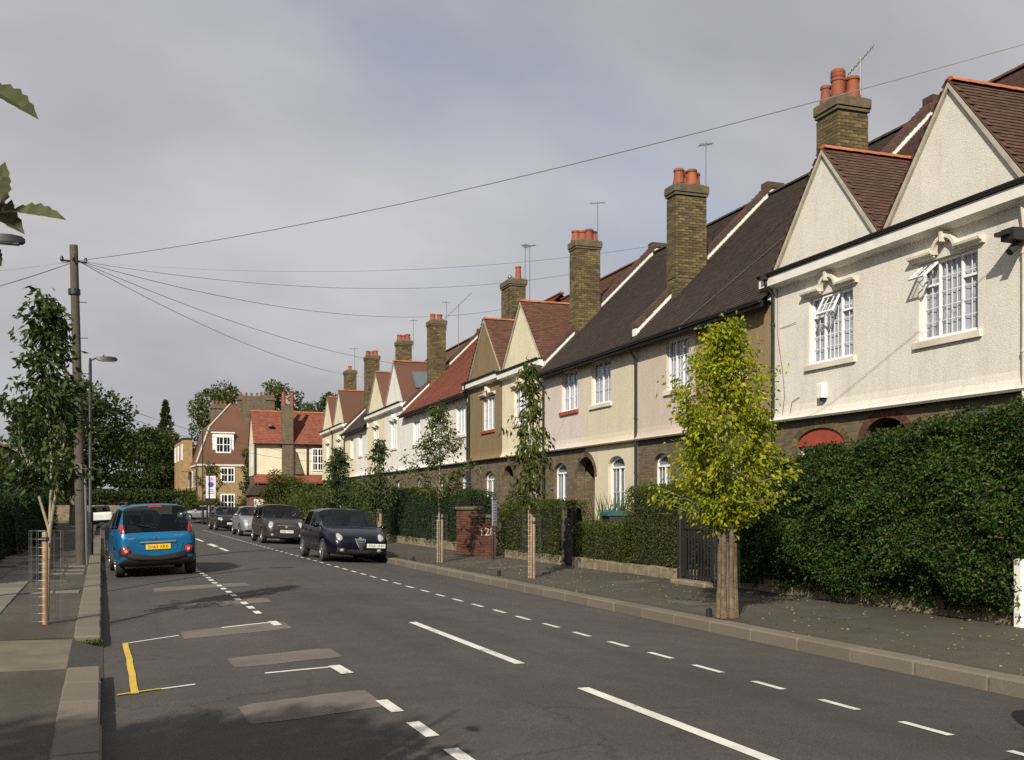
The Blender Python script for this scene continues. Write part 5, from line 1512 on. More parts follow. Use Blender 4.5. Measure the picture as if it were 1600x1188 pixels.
# big trees
def big_tree(label, c, h, rx, ry, z0c, mat, n, lsize, seed, bark='bark', name='large_tree', nclump=60, conifer=False, trunk=.25):
    rng = np.random.default_rng(seed)
    T = empty(name, (c[0], c[1], -.16), 0, label, 'tree')
    if conifer:
        z = rng.uniform(z0c, h, nclump); fr = 1 - (z - z0c) / (h - z0c); a = rng.uniform(0, 6.28, nclump); q = rng.uniform(.4, 1, nclump)
        cl = np.stack([np.cos(a) * rx * fr * q, np.sin(a) * ry * fr * q, z], 1); cr_ = np.clip(rx * .28 * (fr + .15), .1, 9)
    else:
        d = rng.normal(size=(nclump, 3)); d /= np.linalg.norm(d, axis=1, keepdims=True); d *= rng.uniform(.45, 1.0, (nclump, 1)) ** .5
        mid = (z0c + h) / 2
        cl = d * np.array([rx * .82, ry * .82, (h - z0c) / 2 * .85]) + np.array([0, 0, mid]); cr_ = rng.uniform(.16, .32, nclump) * min(rx, ry)
    i = rng.integers(0, nclump, n); dd = rng.normal(size=(n, 3)); dd /= np.linalg.norm(dd, axis=1, keepdims=True)
    P = cl[i] + dd * (cr_[i] * rng.uniform(.55, 1.15, n))[:, None] * np.array([1, 1, .7])
    leaf_cloud('crown', P, lsize, mat, T, dd * .8 + np.array([0, 0, .2]), .7, .15, .6, .1, rng)
    m = MB(); m.tube([(0, 0, -.2), (.1, 0, h * .3), (.05, .1, h * .6), (0, 0, h * .85)], [trunk, trunk * .8, trunk * .45, .04], 8)
    for j in range(9):
        e = cl[rng.integers(0, nclump)]; s = (0.08, .03, max(h * .22, e[2] * .5))
        m.tube([s, tuple((np.array(s) + e) / 2 + np.array([0, 0, .3])), tuple(e)], [trunk * .4, trunk * .25, .03], 5)
    m.build('trunk', bark, T, sm=50)
    return T
big_tree('garden tree behind the photographer that shades the near pavement', (-6.5, -1.9), 8.2, 2.5, 2.0, 4.4, 'leaf_green', 9000, .16, 72, nclump=50, trunk=.14)
big_tree('big dark broadleaf tree behind the lamp post on the left', (-1.9, 79), 10.6, 4.6, 4.6, 2.2, 'leaf_far', 15000, .30, 61, nclump=90)
big_tree('dark wide tree beyond the blue car at the end of the road', (4.6, 128), 10.9, 4.6, 4.0, .6, 'leaf_far', 11000, .40, 62, nclump=80)
big_tree('pale yellowish tree behind the dark one at the end of the road', (8.6, 142), 11.6, 3.6, 3.6, 1.5, 'leaf_far_light', 8000, .40, 63)
big_tree('pointed conifer rising above the trees at the end of the road', (9.7, 175), 18.2, 2.6, 2.6, 7.5, 'leaf_far', 4500, .45, 64, conifer=True, name='conifer_tree', nclump=70)
big_tree('lone thin poplar top left of the conifer', (6.6, 176), 13.0, 1.0, 1.0, 8.5, 'leaf_far', 700, .4, 65, conifer=True, name='conifer_tree', nclump=20)
big_tree('dark tree at the very end left of the blue car', (-3.5, 118), 8.5, 4.2, 4, 1.0, 'leaf_far', 7000, .4, 66)
big_tree('pale green tree behind the chimneys of the tan building', (15.2, 138), 18.2, 5.4, 5.0, 5, 'leaf_far_light', 9000, .42, 67)
big_tree('green tree behind the red roofed house', (21.0, 130), 17.6, 4.4, 4.2, 5, 'leaf_far_light', 8000, .4, 68)
big_tree('darker green tree behind the far end of the terrace', (24.0, 119), 15.2, 3.4, 3.4, 4, 'leaf_far', 6000, .36, 69)
hedge('dark overgrown hedge across the end of the road under the trees', -6, 9.5, 108.5, 111, -.1, 2.6, 'leaf_far', 9000, .3, topz=lambda y: 2.6, seed=88, lump=.5)
big_tree('dark tree by the left brick house', (-8.5, 52), 7.5, 3.5, 3.5, 1, 'leaf_far', 8000, .26, 70)
shrub('ivy and small tree on the side of the tan building', (14.0, 103.5), 1.2, 1.2, 8.4, 'leaf_green', 3500, .26, 71, name='ivy', cat='ivy')

# near tree left of the camera: its crown shades the near pavement and road, single leaves reach into the frame
def lobed_leaf(m, base, d, n, L):
    """one lobed leaf, midrib along d, facing n"""
    d = Vector(d).normalized(); n = Vector(n); s = d.cross(n).normalized(); n = s.cross(d)
    half = [(0, .0), (.06, .10), (.14, .19), (.20, .17), (.28, .27), (.36, .22), (.44, .29), (.53, .22), (.60, .25), (.69, .17), (.77, .17), (.86, .09), (1.0, .0)]
    b = Vector(base); rib = [b + d * (L * t) - n * (L * .10 * t * t) for t, _ in half]
    for sg in (-1, 1):
        for k in range(len(half) - 1):
            (t0, w0), (t1, w1) = half[k], half[k + 1]
            p0 = rib[k] + s * (sg * w0 * L) + n * (w0 * L * .35); p1 = rib[k + 1] + s * (sg * w1 * L) + n * (w1 * L * .35)
            if w0 == 0: m.add([rib[k], rib[k + 1], p1], [(0, 1, 2)])
            elif w1 == 0: m.add([rib[k], rib[k + 1], p0], [(0, 1, 2)])
            else: m.quad(rib[k], rib[k + 1], p1, p0)
NT = empty('street_tree', (-1.35, 2.6, .09), 0, 'near street tree whose lobed leaves hang in at the upper left', 'tree')
rng = np.random.default_rng(77)
m = MB(); m.tube([(0, 0, -.05), (.02, .02, 1.4), (.0, .0, 2.6), (.05, .05, 4.0)], [.06, .05, .035, .012], 8)
LIMBS = [(0.968, 0.807, 2.419), (0.94, 0.905, 2.868), (1.014, 0.853, 2.301)]
for e in LIMBS + [(-.6, .4, 3.0), (-.1, -.7, 2.9), (-.7, -.5, 2.7), (-.3, .4, 3.5)]:
    m.tube([(0, 0, 1.7), (e[0] * .5, e[1] * .5, 1.7 + (e[2] - 1.7) * .65), e], [.018, .012, .005], 5)
m.build('trunk', 'bark', NT, sm=50)
q = rng.normal(size=(520, 3)); q /= np.linalg.norm(q, axis=1, keepdims=True); q *= rng.uniform(.5, 1, (520, 1))
P = q * np.array([.62, .75, .8]) + np.array([-.35, -.2, 3.0])
lf = MB()
for p in P:
    if p[0] > .78 and p[1] > 0: continue
    d = rng.normal(size=3); d[2] -= .3; nn = rng.normal(size=3) * .6 + np.array([0, 0, 1])
    lobed_leaf(lf, p, d, nn, rng.uniform(.11, .16))
for e in LIMBS:          # leaves set along the three limbs that reach over the pavement
    for k in range(16):
        t = .35 + .5 * k / 16; p = Vector((0, 0, 1.7)).lerp(Vector((e[0] * .5, e[1] * .5, 1.7 + (e[2] - 1.7) * .65)), min(1, t * 2)) if t < .5 else Vector((e[0] * .5, e[1] * .5, 1.7 + (e[2] - 1.7) * .65)).lerp(Vector(e), t * 2 - 1)
        d = Vector((-.35, rng.normal() * .8, rng.normal() * .5)); lobed_leaf(lf, p, d, (rng.normal() * .4, -.3, 1), rng.uniform(.08, .13))
cr_o = lf.build('crown', 'leaf_big', NT)
# the twig that hangs out over the pavement, leaf by leaf
for (s, e, nn) in [((1.019, 0.873, 2.825), (1.177, 0.81, 2.736), (0.3, -0.75, 0.6)), ((1.065, 0.747, 2.413), (1.082, 0.74, 2.563), (-0.35, -0.9, 0.1)), ((1.106, 0.73, 2.413), (1.254, 0.671, 2.402), (0, -0.6, 0.75)), ((1.016, 0.767, 2.447), (1.145, 0.715, 2.357), (0.3, -0.8, 0.5)), ((1.085, 0.793, 2.399), (1.106, 0.784, 2.462), (0.5, -0.7, 0.2)), ((1.03, 0.869, 2.345), (1.071, 0.852, 2.277), (0.2, -0.9, 0.3))]:
    s, e = Vector(s), Vector(e)
    lm = MB(); lobed_leaf(lm, s, e - s, nn, (e - s).length); lm.build('leaf', 'leaf_big', NT)
tm = MB()
for pts in [[(0.968, 0.807, 2.419), (1.058, 0.75, 2.404), (1.106, 0.73, 2.411)], [(1.084, 0.739, 2.406), (1.079, 0.741, 2.436), (1.072, 0.744, 2.469)], [(0.94, 0.905, 2.868), (1.019, 0.873, 2.825)]]:
    tm.tube(pts, .004, 5)
tm.build('twig', 'bark', NT)

# weeds at the kerb end and dead leaves on the right pavement
rng = np.random.default_rng(5)
P = np.stack([rng.uniform(-.20, .03, 110), rng.normal(12.9, .03, 110), rng.uniform(.0, .05, 110)], 1); P[:, 2] += -.02
o = leaf_cloud('weeds', P, .04, 'leaf_green', None, np.tile([[0, -.2, .8]], (110, 1)), .7, 0, .45, .1, rng); tag(o, 'tuft of weeds at the end of the left kerb', 'weeds', kind='stuff')
n = 700
x = rng.uniform(7.7, 10.4, n); y = rng.uniform(6, 28, n)
P = np.stack([x, y, .082 + .06 * (x - 7.67) / 3.08 + .006], 1)
nr = rng.normal(size=(n, 3)) * np.array([1, 1, .12])
o = leaf_cloud('fallen_leaves', P, .035, 'leaf_litter', None, nr, .15, 0, .6, .05, rng); tag(o, 'small dead leaves scattered on the right pavement', 'leaves', kind='stuff')
# ================================================================== cars
carpaint('paint_blue', (0.010, 0.135, 0.30), .45, .30); carpaint('paint_navy', (0.003, 0.0035, 0.009), .0, .22); carpaint('paint_taupe', (0.045, 0.038, 0.034), .4, .38)
carpaint('paint_silver', (0.42, 0.43, 0.44), .75, .34); carpaint('paint_black', (0.012, 0.012, 0.014), .2, .3); carpaint('paint_darkgreen', (0.02, 0.03, 0.026), .3, .35); carpaint('paint_whitecar', (0.6, 0.6, 0.58), .0, .35)
plain('car_glass', (0.010, 0.013, 0.015), 0.06, 0.0, 0.35, 0.0); glassmat('auto_glass', (0.40, 0.44, 0.45), 0.0, .18); surf('seat_cloth', (0.03, 0.03, 0.032), .2, 3, 40, .9, 0); plain('tyre', (0.018, 0.017, 0.016), 0.85); plain('rim_alloy', (0.45, 0.45, 0.46), 0.35, 0.8)
plain('trim_black', (0.014, 0.014, 0.015), 0.5); plain('chrome', (0.7, 0.7, 0.71), 0.12, 1.0); plain('lamp_red', (0.33, 0.012, 0.012), 0.15, 0, .5, .8)
plain('lamp_clear', (0.55, 0.57, 0.58), 0.10, 0.55, .6, .8); plain('lamp_amber', (0.5, 0.16, 0.02), 0.15, 0, .5, .8); plain('plate_yellow', (0.72, 0.45, 0.02), 0.45); plain('plate_white', (0.66, 0.66, 0.63), 0.45)
plain('letter_black', (0.012, 0.012, 0.012), 0.5); plain('hub_white', (0.7, 0.7, 0.7), 0.4)

def ip(tab, y):
    ys_, vs_ = zip(*tab)
    return float(np.interp(y, ys_, vs_))
def make_car(name, label, paint, X, Y, heading, sp, group='cars parked along the street', roadcar=True, tilt=True, cat='car'):
    """sp: dict with L, W, H, belt, cowl (y,z), header y, roof_end y, tail belt z, hood nose z ... heading 0 = away from the camera, 180 = towards it"""
    L, W, H = sp['L'], sp['W'] / 2, sp['H']; f, b = L / 2, -L / 2
    cy, cz = sp['cowl']; hy = sp['header']; ry = sp['roof_end']; nz = sp['nose']; tz = sp['tail']; belt = sp['belt']; ty = sp.get('tail_y', b + .10)
    wr = sp.get('wr', .62)
    mid = (hy + ry) / 2
    st = [b, b + .07, b + .2] if not sp.get('boot') else [b, b + .06, b + .2]
    ys_ = sorted(set([b, b + .05, ty, ty + (ry - ty) * .5, ry, ry + .12, -.55, -.45, -.1, .1, hy - .25, hy, (hy + cy) / 2, cy, cy + .12, (cy + f) / 2, f - .30, f - .14, f - .05, f] + ([b + .25] if sp.get('boot') else [])))
    ys_ = [y for i, y in enumerate(ys_) if i == 0 or y - ys_[i - 1] > .025]
    top = [(b, tz - .16), (b + .05, tz - .03), (ty, tz), (ry, H - .035), (mid, H), (hy, H - .035), (cy, cz), ((cy + f) / 2, cz - (cz - nz) * .38), (f - .30, nz + .02), (f - .14, nz - .06), (f - .05, nz - .16), (f, nz - .26)]
    bel = [(b, tz - .22), (b + .05, tz - .10), (ty, min(tz - .04, belt + .06)), (ry, belt + .05), (mid, belt), (hy, belt - .02), (cy, cz - .06), (f - .30, nz - .08), (f - .05, nz - .22), (f, nz - .30)]
    wid = [(b, W * .80), (b + .05, W * .90), (b + .2, W * .965), (ry + .2, W), (cy, W), (f - .5, W * .965), (f - .30, W * .93), (f - .14, W * .86), (f - .05, W * .76), (f, W * .66)]
    bot = [(b, .38), (b + .05, .28), (b + .3, .22), (f - .3, .20), (f - .05, .21), (f, .27)]
    V = []; NS = len(ys_)
    for y in ys_:
        w = ip(wid, y); zb = ip(bot, y); zt = ip(top, y); zl = min(ip(bel, y), zt - .03); cab = min(1, max(0, (zt - zl - .06) / .35))
        zm_ = zb + (zl - zb) * .50
        wbelt = w * (.955 - .02 * cab); wroof = wbelt * (wr / .72 * (1 - .0) * cab + .93 * (1 - cab)) if cab > 0 else wbelt * .93
        wroof = wbelt * (.93 + (wr / .62 * .80 - .93) * cab)
        half = [(0, zb), (w * .82, zb), (w * .965, zb + .07), (w, zm_), (w * .992, zm_ + (zl - zm_) * .6), (wbelt, zl), (wroof, zt - .075 * cab - .012), (wroof * .86, zt - .025 * cab - .004), (wroof * .45, zt - .003), (0, zt)]
        ring = half + [(-x, z) for x, z in reversed(half[1:-1])]
        V.append([(x, y, z) for x, z in ring])
    K = len(V[0]); m = MB()
    allv = [p for r_ in V for p in r_]; fs, mi = [], []
    for i in range(NS - 1):
        ym_ = (ys_[i] + ys_[i + 1]) / 2
        for k in range(K):
            k2 = (k + 1) % K
            kk = k if k < 9 else K - 1 - k       # mirrored row index
            mt = 0
            if kk in (0, 1): mt = 2
            if kk == 5 and (ry - .02 if sp.get('quarter', 1) else ry + .3) < ym_ < hy + (cy - hy) * .45 and not (-.55 < ym_ < -.45): mt = 1
            if kk in (6, 7, 8) and hy < ym_ < cy: mt = 1
            if kk in (6, 7, 8) and ty < ym_ < ry: mt = 1
            fs.append((i * K + k, i * K + k2, (i + 1) * K + k2, (i + 1) * K + k)); mi.append(mt)
    for base, flip in ((0, False), ((NS - 1) * K, True)):
        for k in range(9):
            a, b_, c, d = base + k, base + k + 1, base + (K - k - 1) % K, base + (K - k) % K
            q = [a, b_, c, d] if k not in (0, 8) else ([base, base + 1, base + K - 1] if k == 0 else [base + 8, base + 9, base + 10])
            fs.append(tuple(q) if flip is False else tuple(reversed(q))); mi.append(2 if k < 2 else 0)
    me = bpy.data.meshes.new('car_tmp'); me.from_pydata(allv, [], [list(reversed(q)) for q in fs])
    for p_, q in zip(me.polygons, mi): p_.material_index = q
    for q in (paint, 'car_glass', 'trim_black'): me.materials.append(MATS[q])
    bm = bmesh.new(); bm.from_mesh(me); bmesh.ops.recalc_face_normals(bm, faces=bm.faces); bm.to_mesh(me); bm.free()
    ca_ = me.attributes.new('crease_edge', 'FLOAT', 'EDGE')
    for ed_ in me.edges:
        i0, i1 = sorted(ed_.vertices); r0, r1 = i0 // K, i1 // K; kk_ = min(i0 % K, K - i0 % K)
        if r0 != r1 and i0 % K == i1 % K: cv = {2: .5, 4: .35, 5: .7, 6: .45}.get(kk_, 0.0)
        elif r0 == r1 and r0 in (0, NS - 1): cv = .35
        elif r0 == r1 and kk_ >= 6 and any(abs(ys_[r0] - q_) < .03 for q_ in (cy, hy, ry, ty)): cv = .5
        else: cv = 0.0
        ca_.data[ed_.index].value = cv
    ob = bpy.data.objects.new('car_tmp', me); COL.objects.link(ob)
    ss = ob.modifiers.new('s', 'SUBSURF'); ss.levels = 2; ss.render_levels = 2
    wrad = sp.get('wrad', .315); wy = (b + sp.get('roh', .72), f - sp.get('foh', .80))
    cm = MB()
    for yw in wy:
        for s in (-1, 1):
            cm.lathe([(wrad + .055, -.17), (wrad + .055, .17)], 28, (s * (W - .09), yw, wrad - .01), axis='x')
    cut = cm.build('car_cut', 'trim_black')
    bo = ob.modifiers.new('b', 'BOOLEAN'); bo.operation = 'DIFFERENCE'; bo.object = cut; bo.solver = 'EXACT'
    dg = bpy.context.evaluated_depsgraph_get(); me2 = bpy.data.meshes.new_from_object(ob.evaluated_get(dg))
    bpy.data.objects.remove(ob); bpy.data.objects.remove(cut)
    vv = [v.co.copy() for v in me2.vertices]; pf = [(tuple(p.vertices), p.material_index, p.center.copy(), p.normal.copy()) for p in me2.polygons]
    names = [mm.name if mm else '' for mm in me2.materials]
    groups = {}
    for vi, mt, c, n in pf:
        nm = names[mt] if mt < len(names) else 'trim_black'
        if nm.startswith('car_glass'):
            key = 'side_window_right' if n.x > .55 else 'side_window_left' if n.x < -.55 else 'windscreen' if c.y > 0 else 'rear_window'
        elif nm.startswith('trim_black'): key = 'underside'
        else: key = 'body'
        groups.setdefault(key, []).append(vi)
    car = empty(name, (0, 0, 0), 0, label, cat, group)
    zz = roadz(X) if roadcar else -.056
    slope = (roadz(X + .1) - roadz(X - .1)) / .2 if roadcar and tilt else 0
    car.matrix_world = Matrix.Translation((X, Y, zz)) @ Matrix.Rotation(-math.atan(slope), 4, 'Y') @ Matrix.Rotation(R(heading), 4, 'Z')
    bo_ = None
    for key, fl in groups.items():
        used = sorted({i for q in fl for i in q}); mp_ = {o: i for i, o in enumerate(used)}
        q = MB(); q.v = [tuple(vv[i]) for i in used]; q.f = [[mp_[i] for i in f_] for f_ in fl]; q.m = [0] * len(fl)
        nm = key.replace('_right', '').replace('_left', '')
        o = q.build(nm, paint if key == 'body' else 'trim_black' if key == 'underside' else 'auto_glass', car, sm=50)
    bvh = BVHTree.FromPolygons(vv, [q[0] for q in pf])
    def cast(face, a, z):
        if face == 'rear': o_, d_ = Vector((a, b - 2, z)), Vector((0, 1, 0))
        elif face == 'front': o_, d_ = Vector((a, f + 2, z)), Vector((0, -1, 0))
        elif face == 'left': o_, d_ = Vector((-W - 2, a, z)), Vector((1, 0, 0))
        else: o_, d_ = Vector((W + 2, a, z)), Vector((-1, 0, 0))
        h, n, _, _ = bvh.ray_cast(o_, d_)
        if h is None:
            h, n, _, _ = bvh.find_nearest(o_ + d_ * 2)
        return h, -d_
    def patch(face, outline, mat, nm, off=.012, rings=4, dome=0.0, parent=None):
        cx = sum(p[0] for p in outline) / len(outline); cz_ = sum(p[1] for p in outline) / len(outline)
        q = MB(); n = len(outline); vs_ = []; h, o_ = cast(face, cx, cz_); vs_.append(h + o_ * (off + dome))
        for r_ in range(1, rings + 1):
            t = r_ / rings
            for p in outline:
                h, o_ = cast(face, cx + (p[0] - cx) * t, cz_ + (p[1] - cz_) * t); vs_.append(h + o_ * (off + dome * (1 - t * t)) if r_ < rings or True else h)
        for p in outline:      # rim sunk into the body so that the patch has thickness
            h, o_ = cast(face, p[0], p[1]); vs_.append(h - o_ * .02)
        fl = [(0, 1 + i, 1 + (i + 1) % n) for i in range(n)]
        for r_ in range(rings):
            for i in range(n):
                j = (i + 1) % n
                fl.append((1 + r_ * n + i, 1 + (r_ + 1) * n + i, 1 + (r_ + 1) * n + j, 1 + r_ * n + j))
        q.add(vs_, fl); return q.build(nm, mat, parent or car, sm=55)
    ell = lambda cx, cz_, a, h, n=18, rot=0.0: [(cx + a * math.cos(t) * math.cos(rot) - h * math.sin(t) * math.sin(rot), cz_ + a * math.cos(t) * math.sin(rot) + h * math.sin(t) * math.cos(rot)) for t in [2 * math.pi * k / n for k in range(n)]]
    def rect(x0, x1, z0, z1, n=4, r_=.02):
        pts = []
        for (xa, za), (xb, zb_) in (((x0 + r_, z0), (x1 - r_, z0)), ((x1, z0 + r_), (x1, z1 - r_)), ((x1 - r_, z1), (x0 + r_, z1)), ((x0, z1 - r_), (x0, z0 + r_))):
            for k in range(n): pts.append((xa + (xb - xa) * k / (n - 1), za + (zb_ - za) * k / (n - 1)))
        return pts
    # cabin: floor tub, dashboard and seats seen dimly through the glass
    q = MB(); q.box(-W * .84, W * .84, ry + .05, cy - .25, .34, .50); q.box(-W * .84, W * .84, cy - .32, cy - .06, .45, cz - .09); q.box(-W * .84, W * .84, max(ty, ry - .5) + .12, ry + .2, .4, belt - .12); q.build('interior', 'seat_cloth', car)
    for sy in (.0, -.85):
        for s in (-1, 1):
            q = MB(); xs_ = s * W * .42
            q.bbox(xs_ - .22, xs_ + .22, sy - .1, sy + .42, .45, .62, .03)
            q.prism([(xs_ - .2, sy - .12, .6), (xs_ - .2, sy + .02, .6), (xs_ - .17, sy - .12, belt + .12), (xs_ - .17, sy - .2, belt + .12)], (.38, 0, 0)); q.bbox(xs_ - .12, xs_ + .12, sy - .25, sy - .16, belt + .14, belt + .32, .03)
            q.build('seat', 'seat_cloth', car)
    q = MB(); q.tube([(W * .42 + .19 * math.cos(2 * math.pi * k / 16), cy - .5 + .04 * math.sin(2 * math.pi * k / 16), cz - .06 + .18 * math.sin(2 * math.pi * k / 16)) for k in range(17)], .014, 5, cap=False); q.build('steering_wheel', 'seat_cloth', car)
    # wheels
    for yw in wy:
        for s in (-1, 1):
            tm_ = MB(); r0 = wrad; hw = .10
            tm_.lathe([(r0 * .62, -hw * .8), (r0 * .9, -hw), (r0 * .985, -hw * .8), (r0, -hw * .4), (r0, hw * .4), (r0 * .985, hw * .8), (r0 * .9, hw), (r0 * .62, hw * .8)], 28, axis='x')
            wh = tm_.build('wheel', 'tyre', car, sm=40); wh.location = (s * (W - hw - .01), yw, wrad)
            rm = MB(); rm.lathe([(r0 * .64, s * .03), (r0 * .66, s * .085), (r0 * .60, s * .088), (r0 * .56, s * .05), (.02, s * .045)], 24, axis='x')
            for k in range(5):
                a = 2 * math.pi * k / 5 + .3; ca, sa = math.cos(a), math.sin(a)
                p = [(s * .092, -.03 * sa + .03 * ca, .03 * ca + .03 * sa), (s * .092, .03 * sa + .03 * ca, -.03 * ca + .03 * sa), (s * .085, r0 * .6 * ca + .02 * sa, r0 * .6 * sa - .02 * ca), (s * .085, r0 * .6 * ca - .02 * sa, r0 * .6 * sa + .02 * ca)]
                rm.prism(p, (-s * .04, 0, 0))
            rm.lathe([(.05, s * .05), (.045, s * .098), (.01, s * .1)], 12, axis='x')
            rm.build('rim', sp.get('rim', 'rim_alloy'), wh, sm=35)
    # mirrors
    for s in (-1, 1):
        mm = MB(); c = (s * (W + .07), cy - .18, cz + .02)
        mm.lathe([(.02, -.05), (.085, -.04), (.095, .0), (.07, .06), (.01, .085)], 12, c, axis='y')
        mm.v = [(x, y, c[2] + (z - c[2]) * .75) for x, y, z in mm.v]
        mm.box(min(s * (W - .08), s * (W + .02)), max(s * (W - .08), s * (W + .02)), c[1] - .02, c[1] + .02, c[2] - .04, c[2] - .01)
        mm.build('mirror', sp.get('mirror', paint), car, sm=50)
    # door seams and handles
    for s, face in ((-1, 'left'), (1, 'right')):
        for yy_ in (hy + .25, -.5, wy[0] + .36):
            patch(face, rect(yy_ - .004, yy_ + .004, .33, belt - .06, 6, .001), 'trim_black', 'door_seam', .003, 1)
        for yy_ in (-.3, -.95):
            patch(face, rect(yy_ - .09, yy_ + .09, belt - .13, belt - .09, 4, .01), paint, 'door_handle', .03, 2)
    # plates
    def plate(face, cx, z, text, mat, w=.52, h=.112, tiltx=None):
        sgn = 1 if face == 'front' else -1
        hs = [cast(face, cx + a, z + c)[0].y for a in (-w / 2, 0, w / 2) for c in (-h / 2, h / 2)]
        yp = (max(hs) if face == 'front' else min(hs)) + sgn * .012
        q = MB(); q.bbox(-w / 2, w / 2, -h / 2, h / 2, 0, .012, .004)
        rot = Matrix.Rotation(R(180), 4, 'Z') if face == 'front' else Matrix.Identity(4)
        M = Matrix.Translation((cx, yp, z)) @ rot @ Matrix.Rotation(R(90), 4, 'X')
        o = q.build('number_plate', mat, car); o.matrix_local = M
        k = txt(text, .098, 'letter_black', o, Matrix.Translation((0, -.003, .0135)), 'plate_lettering')
        wd = k.dimensions.x if k.dimensions.x > .01 else .5
        k.scale = (min(1.0, .47 / wd), 1, 1)
        return o
    return dict(car=car, patch=patch, ell=ell, rect=rect, plate=plate, L=L, W=W, f=f, b=b, cast=cast, wy=wy)

def plus(pts, dx, s=1):
    return [(s * (p[0]) + dx, p[1]) for p in pts]
# --- blue people carrier, seen from behind
A = make_car('parked_car', 'bright blue people carrier parked at left kerb, seen from behind', 'paint_blue', 1.10, 25.95, 2.2,
    dict(L=4.08, W=1.74, H=1.63, belt=1.04, cowl=(1.15, 1.06), header=.42, roof_end=-1.78, tail=1.02, tail_y=-1.965, nose=.82, wr=.655, wrad=.32, roh=.70, foh=.82, mirror='trim_black'))
P, E_, Rc = A['patch'], A['ell'], A['rect']
for s in (-1, 1):
    P('rear', [(s * a, z) for a, z in [(.66, .98), (.75, .99), (.77, 1.05), (.765, 1.13), (.73, 1.19), (.69, 1.18), (.67, 1.08)]], 'lamp_red', 'tail_lamp_upper', .02, 4, .01)
    P('rear', [(s * a, z) for a, z in [(.54, .58), (.60, .70), (.70, .72), (.78, .68), (.80, .58), (.78, .47), (.66, .46)]], 'trim_black', 'tail_lamp_housing', .012, 4, .012)
    P('rear', E_(s * .665, .60, .085, .082), 'lamp_red', 'tail_lamp', .03, 4, .022)
    P('rear', E_(s * .655, .595, .035, .035, 12), 'lamp_clear', 'reversing_lamp', .056, 2, .006)
    m = MB(); m.tube([(s * .60, .35, 1.60), (s * .60, .25, 1.665), (s * .59, -1.5, 1.665), (s * .585, -1.65, 1.60)], .018, 8); m.build('roof_rail', 'trim_black', A['car'], sm=40)
P('rear', [(-.80, .50), (-.62, .56), (-.45, .50), (0, .49), (.45, .50), (.62, .56), (.80, .50), (.80, .42), (.4, .385), (0, .38), (-.4, .385), (-.80, .42)], 'trim_black', 'bumper_strip', .022, 4, .006)
P('rear', [(-.72, .29), (.72, .29), (.74, .24), (-.74, .24)], 'trim_black', 'lower_valance', .01, 2)
P('rear', Rc(-.40, .42, .60, .745, 5, .03), 'paint_blue', 'plate_recess', .008, 3)
P('rear', Rc(-.36, .40, .755, .795, 5, .015), 'chrome', 'tailgate_handle', .03, 3, .012)
A['plate']('rear', .02, .672, 'SH62 XRK', 'plate_yellow')
for k in range(2):
    z = .86 + k * .035
    m = MB(); yb = A['cast']('rear', 0, z)[0].y - .012
    m.prism([(-.055, yb, z - .02), (0, yb, z + .015), (.055, yb, z - .02), (.055, yb, z - .002), (0, yb, z + .035), (-.055, yb, z - .002)], (0, .02, 0)); m.build('badge', 'chrome', A['car'])
for s in (-1, 1): P('rear', [(s * .60, .96), (s * .56, .70), (s * .50, .53), (s * .488, .53), (s * .548, .70), (s * .588, .96)], 'trim_black', 'tailgate_seam', .002, 1)
P('rear', Rc(.36, .56, .90, .915, 4, .004), 'chrome', 'model_script', .012, 1); P('rear', Rc(-.60, -.46, .86, .875, 4, .004), 'chrome', 'badge_script', .012, 1)
P('rear', Rc(-.14, .14, 1.545, 1.575, 4, .008), 'lamp_red', 'brake_light', .02, 2, .006)
m = MB(); yb = A['cast']('rear', 0, 1.12)[0].y - .03; m.tube([(0.02, yb, 1.07), (-.15, yb + .01, 1.12), (-.38, yb + .015, 1.17)], .010, 6); m.build('rear_wiper', 'trim_black', A['car'])
m = MB(); m.tube([(0, -1.5, 1.61), (0, -1.62, 1.78)], .006, 5); m.build('aerial', 'trim_black', A['car'])

# --- dark navy hatchback, facing the camera
A = make_car('parked_car', 'dark navy hatchback with offset plate parked nearest at right kerb', 'paint_navy', 6.52, 29.6, 180 + 1.5,
    dict(L=4.12, W=1.82, H=1.49, belt=.95, cowl=(.98, .97), header=.05, roof_end=-1.35, tail=.98, tail_y=-1.94, nose=.80, wr=.66, wrad=.315, roh=.70, foh=.84))
P, E_, Rc = A['patch'], A['ell'], A['rect']
for s in (-1, 1):
    P('front', E_(s * .58, .70, .10, .12, 18, s * -.35), 'trim_black', 'headlamp_rim', .010, 4, .02)
    P('front', E_(s * .58, .70, .08, .10, 18, s * -.35), 'lamp_clear', 'headlight', .022, 4, .03)
    P('front', E_(s * .52, .345, .055, .04), 'lamp_clear', 'fog_lamp', .012, 3, .012)
P('front', [(-.15, .66), (.15, .66), (.13, .56), (.05, .40), (0, .345), (-.05, .40), (-.13, .56)], 'chrome', 'grille_shield', .014, 4, .006)
P('front', [(-.125, .64), (.125, .64), (.108, .56), (.04, .42), (0, .375), (-.04, .42), (-.108, .56)], 'trim_black', 'grille', .022, 4, .006)
for k in range(4):
    z = .61 - k * .055; wv = .10 - k * .02
    P('front', Rc(-wv, wv, z - .006, z + .006, 4, .002), 'rim_alloy', 'grille_bar', .034, 1)
P('front', E_(0, .665, .04, .045, 14), 'chrome', 'badge', .026, 2, .008)
P('front', [(-.44, .36), (.44, .36), (.40, .25), (-.40, .25)], 'trim_black', 'lower_intake', .012, 4)
for s in (-1, 1): P('front', [(s * .42, .40), (s * .64, .42), (s * .66, .30), (s * .46, .27)], 'trim_black', 'side_intake', .006, 3)
A['plate']('front', -.43, .475, 'AF60 UHM', 'plate_white')
m = MB()
